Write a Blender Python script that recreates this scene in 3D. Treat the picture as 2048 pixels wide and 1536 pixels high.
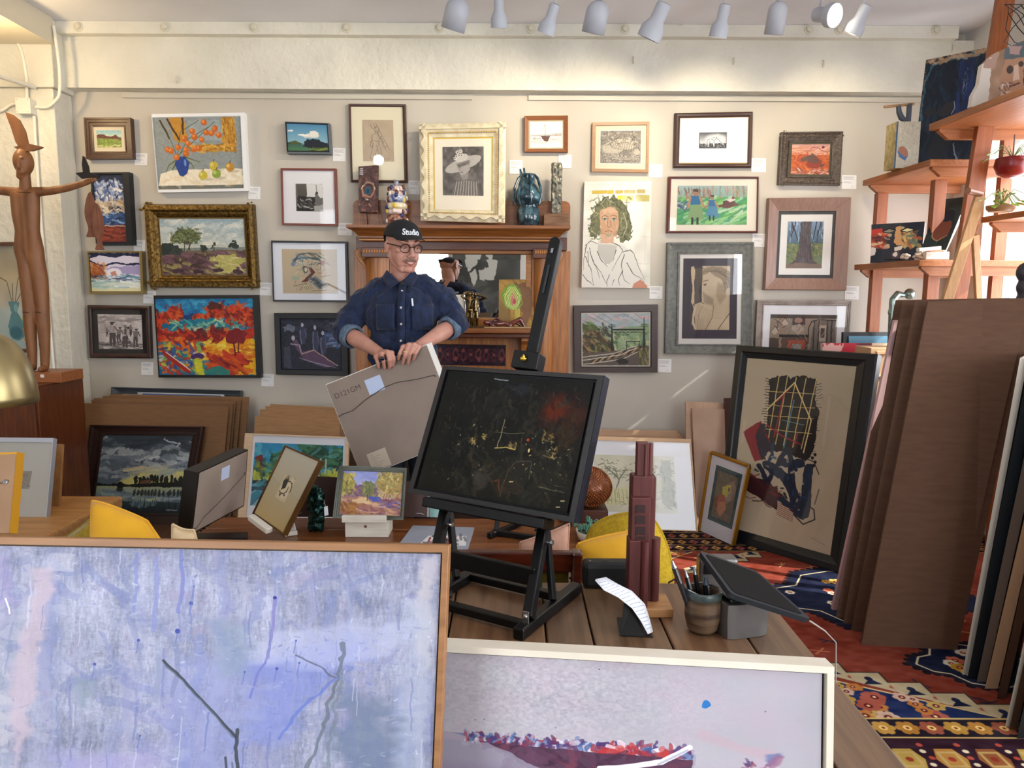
import bpy, bmesh, math, random
import numpy as np
from mathutils import Vector, Matrix, noise

for _o in list(bpy.data.objects):
 bpy.data.objects.remove(_o)
SC = bpy.context.scene
COL = SC.collection
V = Vector
# ------------------------------------------------------------------ camera
F = 1480.0
CAMZ = 1.47
TH = math.radians(7.2)
RO = math.radians(0.32)
_f = V((0, math.cos(TH), -math.sin(TH)))
_r0 = V((1, 0, 0))
_u0 = V((0, math.sin(TH), math.cos(TH)))
_r = _r0 * math.cos(RO) + _u0 * math.sin(RO)
_u = -_r0 * math.sin(RO) + _u0 * math.cos(RO)
CAM = V((0, 0, CAMZ))
cam_d = bpy.data.cameras.new('camera')
cam_d.sensor_width = 36
cam_d.lens = F / 2048 * 36
cam_d.clip_start = 0.02
cam = bpy.data.objects.new('camera', cam_d)
COL.objects.link(cam)
cam.matrix_world = Matrix(((_r.x, _u.x, -_f.x, 0), (_r.y, _u.y, -_f.y, 0), (_r.z, _u.z, -_f.z, CAMZ), (0, 0, 0, 1)))
SC.camera = cam

def ray(px, py):
 return _f + _r * ((px - 1024) / F) - _u * ((py - 768) / F)

def P(px, py, Y):
 """point of the place on the upright plane at distance Y"""
 d = ray(px, py)
 return CAM + d * (Y / d.y)

def Z(px, py, z=0.0):
 """point of the place at height z"""
 d = ray(px, py)
 return CAM + d * ((z - CAMZ) / d.z)

# ------------------------------------------------------------------ world, sun, lights, exposure
SC.view_settings.view_transform = 'Standard'
SC.view_settings.look = 'None'
SC.view_settings.exposure = 0.0
SC.view_settings.gamma = 1.0
SC.view_settings.use_curve_mapping = False
SC.cycles.use_denoising = True
SC.cycles.adaptive_threshold = 0.04
SC.cycles.max_bounces = 6
SC.cycles.diffuse_bounces = 4
SC.cycles.glossy_bounces = 4
SC.cycles.transparent_max_bounces = 12
SC.cycles.caustics_reflective = False
SC.cycles.caustics_refractive = False
SC.cycles.sample_clamp_indirect = 4.0
w = bpy.data.worlds.new('world')
SC.world = w
w.use_nodes = True
bg = w.node_tree.nodes['Background']
bg.inputs[0].default_value = (0.80, 0.88, 1.0, 1)
bg.inputs[1].default_value = 2.2
XR = P(1932, 60, 5.0).x          # right wall
ZC = P(1000, 46, 4.84).z         # ceiling

def light(name, kind, loc, energy, color, aim=None, **kw):
 d = bpy.data.lights.new(name, kind)
 d.energy = energy
 d.color = color
 for k, v in kw.items():
  setattr(d, k, v)
 o = bpy.data.objects.new(name, d)
 COL.objects.link(o)
 o.location = loc
 if aim is not None:
  o.rotation_euler = (V(aim) - V(loc)).to_track_quat('-Z', 'Y').to_euler()
 return o

light('sun', 'SUN', (6, 2, 5), 9.0, (1.0, 0.95, 0.86), aim=(6 - 1.9, 2 + 0.57, 5 - 1.5), angle=math.radians(0.6))
# daylight through the shop windows behind the camera and the window in the right wall
light('daylight_front', 'AREA', (-1.95, -1.52, 1.72), 56, (0.90, 0.95, 1.0), aim=(-1.95, 5, 1.72), shape='RECTANGLE', size=1.96, size_y=1.9)
light('daylight_front', 'AREA', (1.75, -1.52, 1.7), 50, (0.90, 0.95, 1.0), aim=(1.75, 5, 1.7), shape='RECTANGLE', size=1.46, size_y=1.76)
light('daylight_side', 'AREA', (XR + 0.08, .62, 1.55), 72, (0.93, 0.96, 1.0), aim=(-4, .62, 1.55), shape='RECTANGLE', size=1.6, size_y=1.1)
light('daylight_corner_window', 'AREA', (XR + 0.08, 3.83, 1.7), 52, (0.95, 0.97, 1.0), aim=(0, 3.83, 1.7), shape='RECTANGLE', size=1.6, size_y=1.4)
# unseen warm spots under the ceiling, aimed into the room, no fitting built
for _x in (-1.6, 0.2, 1.8):
 light('unseen_spot', 'SPOT', (_x, 0.9, ZC - 0.12), 7, (1.0, 0.93, 0.80), aim=(_x * 0.9, 3.4, 0.9), spot_size=1.9, spot_blend=0.9, shadow_soft_size=0.06)

# the ceiling track's lamps on the back wall and the warm lamp by the post
for _px, _tx, _e in ((1193, 900, 28), (1313, 1150, 38), (1443, 1400, 30), (998, 560, 15), (913, 300, 11), (1718, 1640, 22)):
 _p = P(_px, 74, 4.14)
 _t = P(_tx, 330, 5.0)
 light('track_lamp', 'SPOT', _p, _e, (1.0, 0.86, 0.62), aim=_t, spot_size=1.5, spot_blend=0.9, shadow_soft_size=0.04)
_p = P(1655, 38, 3.9)
light('track_lamp_bright', 'SPOT', _p + V((.04, -.06, -.02)), 20, (1.0, 0.9, 0.74), aim=(1.6, 1.0, .6), spot_size=2.0, spot_blend=0.8, shadow_soft_size=0.04)
light('post_lamp', 'POINT', P(-40, 150, 4.28) + V((0, -.06, 0)), 15, (1.0, 0.74, 0.40), shadow_soft_size=0.05)

# ------------------------------------------------------------------ materials
MATS = {}

def col(c, a=1.0):
 """'#rrggbb' to linear"""
 c = c.lstrip('#')
 out = []
 for i in (0, 2, 4):
  v = int(c[i:i + 2], 16) / 255
  out.append(v / 12.92 if v <= 0.04045 else ((v + 0.055) / 1.055) ** 2.4)
 return (*out, a)

def newmat(name):
 m = bpy.data.materials.new(name)
 m.use_nodes = True
 nt = m.node_tree
 return m, nt, nt.nodes['Principled BSDF']

def bump(nt, b, scale, strength, dist=0.002, stretch=(1, 1, 1), detail=4):
 tc = nt.nodes.new('ShaderNodeTexCoord')
 mp = nt.nodes.new('ShaderNodeMapping')
 mp.inputs['Scale'].default_value = stretch
 n = nt.nodes.new('ShaderNodeTexNoise')
 n.inputs['Scale'].default_value = scale
 n.inputs['Detail'].default_value = detail
 bp = nt.nodes.new('ShaderNodeBump')
 bp.inputs['Strength'].default_value = strength
 bp.inputs['Distance'].default_value = dist
 nt.links.new(tc.outputs['Object'], mp.inputs[0])
 nt.links.new(mp.outputs[0], n.inputs['Vector'])
 nt.links.new(n.outputs[0], bp.inputs['Height'])
 nt.links.new(bp.outputs[0], b.inputs['Normal'])
 return n

def M(c, rough=0.55, metal=0.0, c2=None, scale=30, stretch=(1, 1, 1), bs=0.0, bscale=None, bd=0.002, spec=0.5, sheen=0.0, coat=0.0, lo=0.35, hi=0.65, detail=5):
 """plain or two-colour noise material"""
 key = (c, rough, metal, c2, scale, stretch, bs, bscale, bd, spec, sheen, coat, lo, hi, detail)
 if key in MATS:
  return MATS[key]
 m, nt, b = newmat('surface')
 b.inputs['Base Color'].default_value = col(c)
 b.inputs['Roughness'].default_value = rough
 b.inputs['Metallic'].default_value = metal
 b.inputs['Specular IOR Level'].default_value = spec
 b.inputs['Sheen Weight'].default_value = sheen
 b.inputs['Coat Weight'].default_value = coat
 if c2:
  tc = nt.nodes.new('ShaderNodeTexCoord')
  mp = nt.nodes.new('ShaderNodeMapping')
  mp.inputs['Scale'].default_value = stretch
  n = nt.nodes.new('ShaderNodeTexNoise')
  n.inputs['Scale'].default_value = scale
  n.inputs['Detail'].default_value = detail
  cr = nt.nodes.new('ShaderNodeValToRGB')
  cr.color_ramp.elements[0].position = lo
  cr.color_ramp.elements[1].position = hi
  cr.color_ramp.elements[0].color = col(c)
  cr.color_ramp.elements[1].color = col(c2)
  nt.links.new(tc.outputs['Object'], mp.inputs[0])
  nt.links.new(mp.outputs[0], n.inputs['Vector'])
  nt.links.new(n.outputs[0], cr.inputs[0])
  nt.links.new(cr.outputs[0], b.inputs['Base Color'])
 if bs:
  bump(nt, b, bscale or scale, bs, bd, stretch)
 MATS[key] = m
 return m

def wood(c, c2, axis='x', scale=9, rough=0.45, bs=0.15, coat=0.0):
 st = {'x': (1, 12, 12), 'y': (12, 1, 12), 'z': (12, 12, 1)}[axis]
 return M(c, rough, 0, c2, scale, st, bs=bs, bd=0.001, coat=coat, lo=0.3, hi=0.7, detail=8)

def glassmat():
 if 'glass' in MATS:
  return MATS['glass']
 m = bpy.data.materials.new('picture_glass')
 m.use_nodes = True
 nt = m.node_tree
 nt.nodes.clear()
 o = nt.nodes.new('ShaderNodeOutputMaterial')
 mx = nt.nodes.new('ShaderNodeMixShader')
 lw = nt.nodes.new('ShaderNodeLayerWeight')
 pw_ = nt.nodes.new('ShaderNodeMath')
 pw_.operation = 'POWER'
 pw_.inputs[1].default_value = 4.5
 ad = nt.nodes.new('ShaderNodeMath')
 ad.operation = 'MULTIPLY_ADD'
 ad.inputs[1].default_value = 0.9
 ad.inputs[2].default_value = 0.025
 nt.links.new(lw.outputs['Facing'], pw_.inputs[0])
 nt.links.new(pw_.outputs[0], ad.inputs[0])
 t = nt.nodes.new('ShaderNodeBsdfTransparent')
 g = nt.nodes.new('ShaderNodeBsdfGlossy')
 g.inputs['Roughness'].default_value = 0.02
 nt.links.new(ad.outputs[0], mx.inputs[0])
 nt.links.new(t.outputs[0], mx.inputs[1])
 nt.links.new(g.outputs[0], mx.inputs[2])
 nt.links.new(mx.outputs[0], o.inputs[0])
 MATS['glass'] = m
 return m

def emit(c, s):
 m = bpy.data.materials.new('glow')
 m.use_nodes = True
 nt = m.node_tree
 nt.nodes.clear()
 o = nt.nodes.new('ShaderNodeOutputMaterial')
 e = nt.nodes.new('ShaderNodeEmission')
 e.inputs[0].default_value = col(c)
 e.inputs[1].default_value = s
 nt.links.new(e.outputs[0], o.inputs[0])
 return m

# ------------------------------------------------------------------ objects
def tag(o, label=None, cat=None, group=None, kind=None):
 for k, v in (('label', label), ('category', cat), ('group', group), ('kind', kind)):
  if v:
   o[k] = v
 return o

def thing(name, label, cat, loc, group=None):
 o = bpy.data.objects.new(name, None)
 o.empty_display_size = 0.05
 COL.objects.link(o)
 o.location = V(loc)
 return tag(o, label, cat, group)

def wloc(o):
 p = V(o.location)
 while o.parent:
  o = o.parent
  p = p + V(o.location)
 return p

def obj(name, bm, m, parent=None, smooth=False, origin=None):
 """one mesh object out of a bmesh in world coordinates"""
 if not isinstance(bm, bpy.types.Mesh):
  me = bpy.data.meshes.new(name)
  bm.to_mesh(me)
  bm.free()
 else:
  me = bm
 o = bpy.data.objects.new(name, me)
 for mm in (m if isinstance(m, (list, tuple)) else [m]):
  me.materials.append(mm)
 if smooth:
  me.polygons.foreach_set('use_smooth', [True] * len(me.polygons))
  if smooth != 'all':
   try:
    me.set_sharp_from_angle(angle=math.radians(40))
   except Exception:
    pass
 n = len(me.vertices)
 co = np.empty(n * 3, np.float32)
 me.vertices.foreach_get('co', co)
 co = co.reshape(-1, 3)
 if origin is None:
  if parent is not None:
   origin = (co.min(0) + co.max(0)) / 2
  else:
   mn, mx = co.min(0), co.max(0)
   origin = V(((mn[0] + mx[0]) / 2, (mn[1] + mx[1]) / 2, mn[2]))
 origin = V([float(x) for x in origin])
 me.transform(Matrix.Translation(-origin))
 COL.objects.link(o)
 if parent is not None:
  o.parent = parent
  o.location = origin - wloc(parent)
 else:
  o.location = origin
 return o

def struct(name, bm, m, parent=None, smooth=False):
 o = obj(name, bm, m, parent, smooth, origin=None if parent is None else None)
 if parent is None:
  o['kind'] = 'structure'
 return o

def copytree(o, loc, label=None, parent=None):
 c = o.copy()
 COL.objects.link(c)
 c.parent = parent
 c.location = loc
 if label:
  c['label'] = label
 for ch in o.children:
  copytree(ch, ch.location, None, c)
 return c

# ------------------------------------------------------------------ mesh helpers
def B():
 return bmesh.new()

def hexa(bm, a, b):
 """a: 4 corners, b: 4 matching corners"""
 va = [bm.verts.new(p) for p in a]
 vb = [bm.verts.new(p) for p in b]
 bm.faces.new(va)
 bm.faces.new(vb[::-1])
 for i in range(4):
  j = (i + 1) % 4
  bm.faces.new((va[j], va[i], vb[i], vb[j]))
 return bm

def box(bm, x0, x1, y0, y1, z0, z1, bev=0.0):
 n0 = len(bm.verts)
 a = [(x0, y0, z0), (x1, y0, z0), (x1, y1, z0), (x0, y1, z0)]
 b = [(x0, y0, z1), (x1, y0, z1), (x1, y1, z1), (x0, y1, z1)]
 if bev > 0:
  t = B()
  hexa(t, [V(p) for p in a], [V(p) for p in b])
  bmesh.ops.recalc_face_normals(t, faces=t.faces)
  bmesh.ops.bevel(t, geom=t.edges[:], offset=bev, segments=2, affect='EDGES', profile=0.5)
  me = bpy.data.meshes.new('tmp')
  t.to_mesh(me)
  t.free()
  bm.from_mesh(me)
  bpy.data.meshes.remove(me)
 else:
  t0 = len(bm.faces)
  hexa(bm, [V(p) for p in a], [V(p) for p in b])
  bm.faces.ensure_lookup_table()
  bmesh.ops.recalc_face_normals(bm, faces=bm.faces[t0:])
 return bm

def bar(bm, p0, p1, w, h, up=(0, 0, 1), bev=0.0):
 """box from p0 to p1; w across, h along up"""
 p0, p1, up = V(p0), V(p1), V(up)
 d = (p1 - p0).normalized()
 s = d.cross(up).normalized() * (w / 2)
 u = s.cross(d).normalized() * (h / 2)
 t = B()
 hexa(t, [p0 + s + u, p0 - s + u, p0 - s - u, p0 + s - u], [p1 + s + u, p1 - s + u, p1 - s - u, p1 + s - u])
 bmesh.ops.recalc_face_normals(t, faces=t.faces)
 if bev:
  bmesh.ops.bevel(t, geom=t.edges[:], offset=bev, segments=2, affect='EDGES', profile=0.5)
 me = bpy.data.meshes.new('tmp')
 t.to_mesh(me)
 t.free()
 bm.from_mesh(me)
 bpy.data.meshes.remove(me)
 return bm

def tube(bm, pts, r, n=10, cap=True):
 pts = [V(p) for p in pts]
 rs = r if isinstance(r, (list, tuple)) else [r] * len(pts)
 rings = []
 prev = None
 for i, p in enumerate(pts):
  a = pts[max(i - 1, 0)]
  b = pts[min(i + 1, len(pts) - 1)]
  d = (b - a).normalized()
  if prev is None:
   ref = V((0, 0, 1)) if abs(d.z) < 0.9 else V((1, 0, 0))
   s = d.cross(ref).normalized()
  else:
   s = (prev - d * prev.dot(d)).normalized()
  prev = s
  t = d.cross(s)
  rings.append([bm.verts.new(p + (s * math.cos(k * 2 * math.pi / n) + t * math.sin(k * 2 * math.pi / n)) * rs[i]) for k in range(n)])
 for a, b in zip(rings, rings[1:]):
  for k in range(n):
   bm.faces.new((a[k], a[(k + 1) % n], b[(k + 1) % n], b[k]))
 if cap:
  bm.faces.new(rings[0][::-1])
  bm.faces.new(rings[-1])
 return bm

def lathe(bm, prof, c, axis=(0, 0, 1), n=28, cap=True):
 """prof: (radius, height along axis)"""
 c, ax = V(c), V(axis).normalized()
 ref = V((1, 0, 0)) if abs(ax.x) < 0.9 else V((0, 1, 0))
 s = ax.cross(ref).normalized()
 t = ax.cross(s)
 rings = []
 for r, h in prof:
  rings.append([bm.verts.new(c + ax * h + (s * math.cos(k * 2 * math.pi / n) + t * math.sin(k * 2 * math.pi / n)) * max(r, 1e-5)) for k in range(n)])
 for a, b in zip(rings, rings[1:]):
  for k in range(n):
   bm.faces.new((a[k], a[(k + 1) % n], b[(k + 1) % n], b[k]))
 if cap:
  bm.faces.new(rings[0][::-1])
  bm.faces.new(rings[-1])
 bmesh.ops.recalc_face_normals(bm, faces=bm.faces)
 return bm

def ell(bm, c, r, rot=None, seg=20, rings=12):
 if not isinstance(r, (tuple, list)):
  r = (r, r, r)
 m = Matrix.Translation(V(c)) @ (rot.to_4x4() if rot else Matrix()) @ Matrix.Diagonal((*r, 1))
 bmesh.ops.create_uvsphere(bm, u_segments=seg, v_segments=rings, radius=1, matrix=m)
 return bm

def cap_(bm, p0, p1, r0, r1=None, n=14):
 """tapered capsule"""
 p0, p1 = V(p0), V(p1)
 r1 = r0 if r1 is None else r1
 d = (p1 - p0)
 L = d.length
 d.normalize()
 pts, rs = [], []
 for k in range(4):
  a = math.pi / 2 * (1 - k / 4)
  pts.append(p0 - d * r0 * math.sin(a)); rs.append(max(r0 * math.cos(a), 1e-4))
 pts.append(p0); rs.append(r0)
 pts.append(p1); rs.append(r1)
 for k in range(1, 5):
  a = math.pi / 2 * k / 4
  pts.append(p1 + d * r1 * math.sin(a)); rs.append(max(r1 * math.cos(a), 1e-4))
 return tube(bm, pts, rs, n)

def chain(bm, pts, rs, n=14):
 for i in range(len(pts) - 1):
  cap_(bm, pts[i], pts[i + 1], rs[i], rs[i + 1], n)
 return bm

def prism(bm, poly, o, ex, ey, ez, d):
 """poly of (a,b) in the plane ex,ey at o; pushed by d along ez"""
 o, ex, ey, ez = V(o), V(ex), V(ey), V(ez)
 a = [bm.verts.new(o + ex * x + ey * y) for x, y in poly]
 b = [bm.verts.new(o + ex * x + ey * y + ez * d) for x, y in poly]
 f0 = len(bm.faces)
 bm.faces.new(a)
 bm.faces.new(b[::-1])
 for i in range(len(a)):
  j = (i + 1) % len(a)
  bm.faces.new((a[j], a[i], b[i], b[j]))
 bm.faces.ensure_lookup_table()
 bmesh.ops.recalc_face_normals(bm, faces=bm.faces[f0:])
 return bm

def remesh(o, voxel, it=6, disp=None):
 md = o.modifiers.new('remesh', 'REMESH')
 md.mode = 'VOXEL'
 md.voxel_size = voxel
 md.use_smooth_shade = True
 if it:
  s = o.modifiers.new('smooth', 'SMOOTH')
  s.iterations = it
  s.factor = 0.5
 if disp:
  size, strength, kind = disp
  t = bpy.data.textures.new('relief', kind)
  if kind == 'CLOUDS':
   t.noise_scale = size
   t.noise_depth = 2
  else:
   t.noise_scale = size
  d = o.modifiers.new('relief', 'DISPLACE')
  d.texture = t
  d.strength = strength
  d.mid_level = 0.5
 return o

# ------------------------------------------------------------------ the painter: flat pictures as pixels made here
def H(c):
 c = c.lstrip('#')
 return np.array([int(c[i:i + 2], 16) / 255 for i in (0, 2, 4)], np.float32)

def sn(h, w, n, seed, m=None):
 r = np.random.RandomState(seed)
 m = m or n
 g = r.rand(n + 2, m + 2).astype(np.float32)
 y = np.linspace(0, n - 1e-3, h)
 x = np.linspace(0, m - 1e-3, w)
 yi, xi = y.astype(int), x.astype(int)
 fy, fx = y - yi, x - xi
 fy = (fy * fy * (3 - 2 * fy))[:, None]
 fx = (fx * fx * (3 - 2 * fx))[None]
 a = g[yi][:, xi]; b = g[yi][:, xi + 1]; c = g[yi + 1][:, xi]; d = g[yi + 1][:, xi + 1]
 return ((a * (1 - fx) + b * fx) * (1 - fy) + (c * (1 - fx) + d * fx) * fy).astype(np.float32)

class Art:
 def __init__(s, w, h, bg, seed=1):
  s.w, s.h = w, h
  s.c = np.empty((h, w, 3), np.float32)
  s.c[:] = H(bg)
  s.r = random.Random(seed)
  s.seed = seed
  s.Y, s.X = np.mgrid[0:h, 0:w].astype(np.float32)
  s.X = (s.X + 0.5) * 100 / w
  s.Y = (s.Y + 0.5) * 100 / h
  s.asp = h / w
  s.n1 = sn(h, w, 16, seed) + sn(h, w, 50, seed + 3) * 0.6 - 0.8
  s.n2 = sn(h, w, 16, seed + 1) + sn(h, w, 50, seed + 4) * 0.6 - 0.8

 def sl(s, x0, y0, x1, y1):
  return (slice(max(0, int(y0 * s.h / 100) - 2), max(0, min(s.h, int(y1 * s.h / 100) + 3))),
    slice(max(0, int(x0 * s.w / 100) - 2), max(0, min(s.w, int(x1 * s.w / 100) + 3))))

 def put(s, sl, m, c, al):
  r = s.c[sl]
  r += (H(c) - r) * (np.clip(m, 0, 1) * al)[..., None]
  return s

 def poly(s, pts, c, al=1, ro=0, soft=0):
  xs = [p[0] for p in pts]; ys = [p[1] for p in pts]
  g = ro + soft
  sl = s.sl(min(xs) - g, min(ys) - g, max(xs) + g, max(ys) + g)
  X = s.X[sl] + s.n1[sl] * ro * 2
  Y = s.Y[sl] + s.n2[sl] * ro * 2
  if X.size == 0:
   return s
  ins = np.zeros(X.shape, bool)
  dm = np.full(X.shape, 1e9, np.float32)
  n = len(pts)
  for i in range(n):
   x0, y0 = pts[i]; x1, y1 = pts[(i + 1) % n]
   if y0 != y1:
    c_ = ((Y >= y0) != (Y >= y1)) & (X < (x1 - x0) * (Y - y0) / (y1 - y0) + x0)
    ins ^= c_
   dx, dy = x1 - x0, y1 - y0
   L = dx * dx + dy * dy + 1e-9
   t = np.clip(((X - x0) * dx + (Y - y0) * dy) / L, 0, 1)
   dm = np.minimum(dm, (X - x0 - t * dx) ** 2 + (Y - y0 - t * dy) ** 2)
  d = np.sqrt(dm) * np.where(ins, 1, -1)
  px = max(100 / s.w, soft)
  return s.put(sl, 0.5 + d / px, c, al)

 def st(s, pts, w, c, al=1, ro=0, soft=0, w1=None):
  xs = [p[0] for p in pts]; ys = [p[1] for p in pts]
  k = s.asp
  g = w + ro * 2 + soft
  sl = s.sl(min(xs) - g, min(ys) - g / k, max(xs) + g, max(ys) + g / k)
  X = s.X[sl] + s.n1[sl] * ro * 2
  Y = (s.Y[sl] + s.n2[sl] * ro * 2) * k
  if X.size == 0:
   return s
  dm = np.full(X.shape, 1e9, np.float32)
  n = len(pts) - 1
  w1 = w if w1 is None else w1
  for i in range(n):
   x0, y0 = pts[i]; x1, y1 = pts[i + 1]
   y0 *= k; y1 *= k
   dx, dy = x1 - x0, y1 - y0
   L = dx * dx + dy * dy + 1e-9
   t = np.clip(((X - x0) * dx + (Y - y0) * dy) / L, 0, 1)
   ww = w + (w1 - w) * (i + t) / n
   dm = np.minimum(dm, np.sqrt((X - x0 - t * dx) ** 2 + (Y - y0 - t * dy) ** 2) - ww / 2)
  px = max(100 / s.w, soft)
  return s.put(sl, 0.5 - dm / px, c, al)

 def el(s, x, y, rx, ry, c, al=1, a=0, ro=0, soft=0):
  n = 22
  ca, sa = math.cos(math.radians(a)), math.sin(math.radians(a))
  pts = []
  for i in range(n):
   t = i * 2 * math.pi / n
   u, v = rx * math.cos(t), ry * math.sin(t)
   pts.append((x + u * ca - v * sa, y + u * sa + v * ca))
  return s.poly(pts, c, al, ro, soft)

 def gr(s, y0, y1, c0, c1, x0=0, x1=100, al=1):
  sl = s.sl(x0, y0, x1, y1)
  t = np.clip((s.Y[sl] - y0) / (y1 - y0), 0, 1)[..., None]
  r = s.c[sl]
  r += (H(c0) * (1 - t) + H(c1) * t - r) * al
  return s

 def dabs(s, n, bx, cols, L=6, w=2, ang=0, jit=30, al=0.8, ro=0.5):
  x0, y0, x1, y1 = bx
  for _ in range(n):
   x, y = s.r.uniform(x0, x1), s.r.uniform(y0, y1)
   a = math.radians(ang + s.r.uniform(-jit, jit))
   l = L * s.r.uniform(0.5, 1.2) / 2
   dx, dy = math.cos(a) * l, math.sin(a) * l / s.asp
   s.st([(x - dx, y - dy), (x + dx * 0.2, y + dy * 0.2 + l * 0.1), (x + dx, y + dy)], w * s.r.uniform(0.6, 1.3), s.r.choice(cols), al * s.r.uniform(0.6, 1), ro)
  return s

 def mott(s, amp, n=12, m=None, sd=7, tint=None):
  v = (sn(s.h, s.w, n, s.seed + sd, m) - 0.5)[..., None] * 2 * amp
  if tint:
   s.c += (H(tint) - s.c) * np.clip(v, 0, 1)
  else:
   s.c += v
  s.c = np.clip(s.c, 0, 1)
  return s

 def img(s, name):
  im = bpy.data.images.new(name, s.w, s.h)
  a = np.ones((s.h, s.w, 4), np.float32)
  a[..., :3] = np.clip(s.c, 0, 1)[::-1]
  im.pixels.foreach_set(a.ravel())
  im.update()
  im.pack()
  return im

def artmat(art, rough=0.6, bs=0.25, bscale=120, spec=0.4, extra=None):
 m, nt, b = newmat('artwork')
 t = nt.nodes.new('ShaderNodeTexImage')
 t.image = art.img('artwork')
 t.extension = 'EXTEND'
 uv = nt.nodes.new('ShaderNodeUVMap')
 uv.uv_map = 'UVMap'
 nt.links.new(uv.outputs[0], t.inputs[0])
 nt.links.new(t.outputs[0], b.inputs['Base Color'])
 b.inputs['Roughness'].default_value = rough
 b.inputs['Specular IOR Level'].default_value = spec
 if bs:
  bump(nt, b, bscale, bs, 0.0008)
 return m

# ------------------------------------------------------------------ quads: any flat rectangular thing
class Q:
 """corners TL, TR, BR, BL of a front face; n points to the viewer's side"""

 def __init__(s, tl, tr, br, bl):
  s.p = [V(tl), V(tr), V(br), V(bl)]
  s.n = ((s.p[3] - s.p[0]).cross(s.p[1] - s.p[0]) + (s.p[1] - s.p[2]).cross(s.p[3] - s.p[2])).normalized()

 def at(s, u, v, d=0.0):
  a, b, c, e = s.p
  return (a * (1 - u) + b * u) * (1 - v) + (e * (1 - u) + c * u) * v + s.n * d

 def ring(s, bx, d):
  u0, v0, u1, v1 = bx
  return [s.at(u0, v0, d), s.at(u1, v0, d), s.at(u1, v1, d), s.at(u0, v1, d)]

 def w(s):
  return ((s.p[1] - s.p[0]).length + (s.p[2] - s.p[3]).length) / 2

 def h(s):
  return ((s.p[3] - s.p[0]).length + (s.p[2] - s.p[1]).length) / 2

 def base(s, d=0.0):
  return s.at(0.5, 1, d)

def PQ(px, Y):
 """quad from four photo corners, Y one distance or four"""
 Ys = Y if isinstance(Y, (list, tuple)) else [Y] * 4
 p = [P(a, b, y) for (a, b), y in zip(px, Ys)]
 p[1] = onplane(px[1], p[0], p[2], p[3])
 return Q(*p)

def onplane(xy, a, b, c):
 n = (b - a).cross(c - a)
 d = ray(*xy)
 return CAM + d * ((a - CAM).dot(n) / d.dot(n))

def slab(bm, q, bx, d0, d1):
 """flat plate on a quad between depths d0 (back) and d1 (front), with UVs on the front"""
 a = q.ring(bx, d1)
 b = q.ring(bx, d0)
 va = [bm.verts.new(p) for p in a]
 vb = [bm.verts.new(p) for p in b]
 uvl = bm.loops.layers.uv.get('UVMap') or bm.loops.layers.uv.new('UVMap')
 uvs = [(0, 1), (1, 1), (1, 0), (0, 0)]
 fr = bm.faces.new(va[::-1])
 for lp in fr.loops:
  lp[uvl].uv = uvs[va.index(lp.vert)]
 fs = [fr, bm.faces.new(vb)]
 for i in range(4):
  j = (i + 1) % 4
  f = bm.faces.new((va[i], va[j], vb[j], vb[i]))
  for lp in f.loops:
   v = lp.vert
   lp[uvl].uv = uvs[va.index(v) if v in va else vb.index(v)]
  fs.append(f)
 return bm

def rails(bm, q, inner, depth, prof, rebate=0.006):
 """mitred frame: inner = fractional box of the opening; prof = (t 0..1 across the rail, height)"""
 u0, v0, u1, v1 = inner
 rings = [q.ring((0, 0, 1, 1), -depth)]
 for t, h in prof:
  rings.append(q.ring((u0 * t, v0 * t, 1 - (1 - u1) * t, 1 - (1 - v1) * t), h))
 rings.append(q.ring(inner, -rebate))
 rings.append(q.ring(inner, -depth))
 vs = [[bm.verts.new(p) for p in r] for r in rings]
 vs.append(vs[0])
 for a, b in zip(vs, vs[1:]):
  for i in range(4):
   j = (i + 1) % 4
   try:
    bm.faces.new((a[i], a[j], b[j], b[i]))
   except ValueError:
    pass
 bmesh.ops.recalc_face_normals(bm, faces=bm.faces)
 return bm

FLAT = [(0, 0), (1, 0)]
ROUND = [(0, -0.004), (0.1, 0), (0.35, 0.004), (0.7, 0.003), (1, -0.002)]
SCOOP = [(0, 0.004), (0.12, 0.004), (0.3, -0.002), (0.6, -0.008), (0.8, -0.01), (0.85, -0.004), (1, -0.006)]
STEP = [(0, 0), (0.22, 0), (0.25, -0.004), (0.5, -0.004), (0.55, -0.009), (0.8, -0.009), (0.84, -0.005), (1, -0.006)]
BEVEL = [(0, 0.002), (0.08, 0.004), (0.9, -0.008), (1, -0.008)]

def fbox(px, b):
 """pixel box to fractions of the outer corners"""
 xl = (px[0][0] + px[3][0]) / 2; xr = (px[1][0] + px[2][0]) / 2
 yt = (px[0][1] + px[1][1]) / 2; yb = (px[3][1] + px[2][1]) / 2
 return ((b[0] - xl) / (xr - xl), (b[1] - yt) / (yb - yt), (b[2] - xl) / (xr - xl), (b[3] - yt) / (yb - yt))

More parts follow.
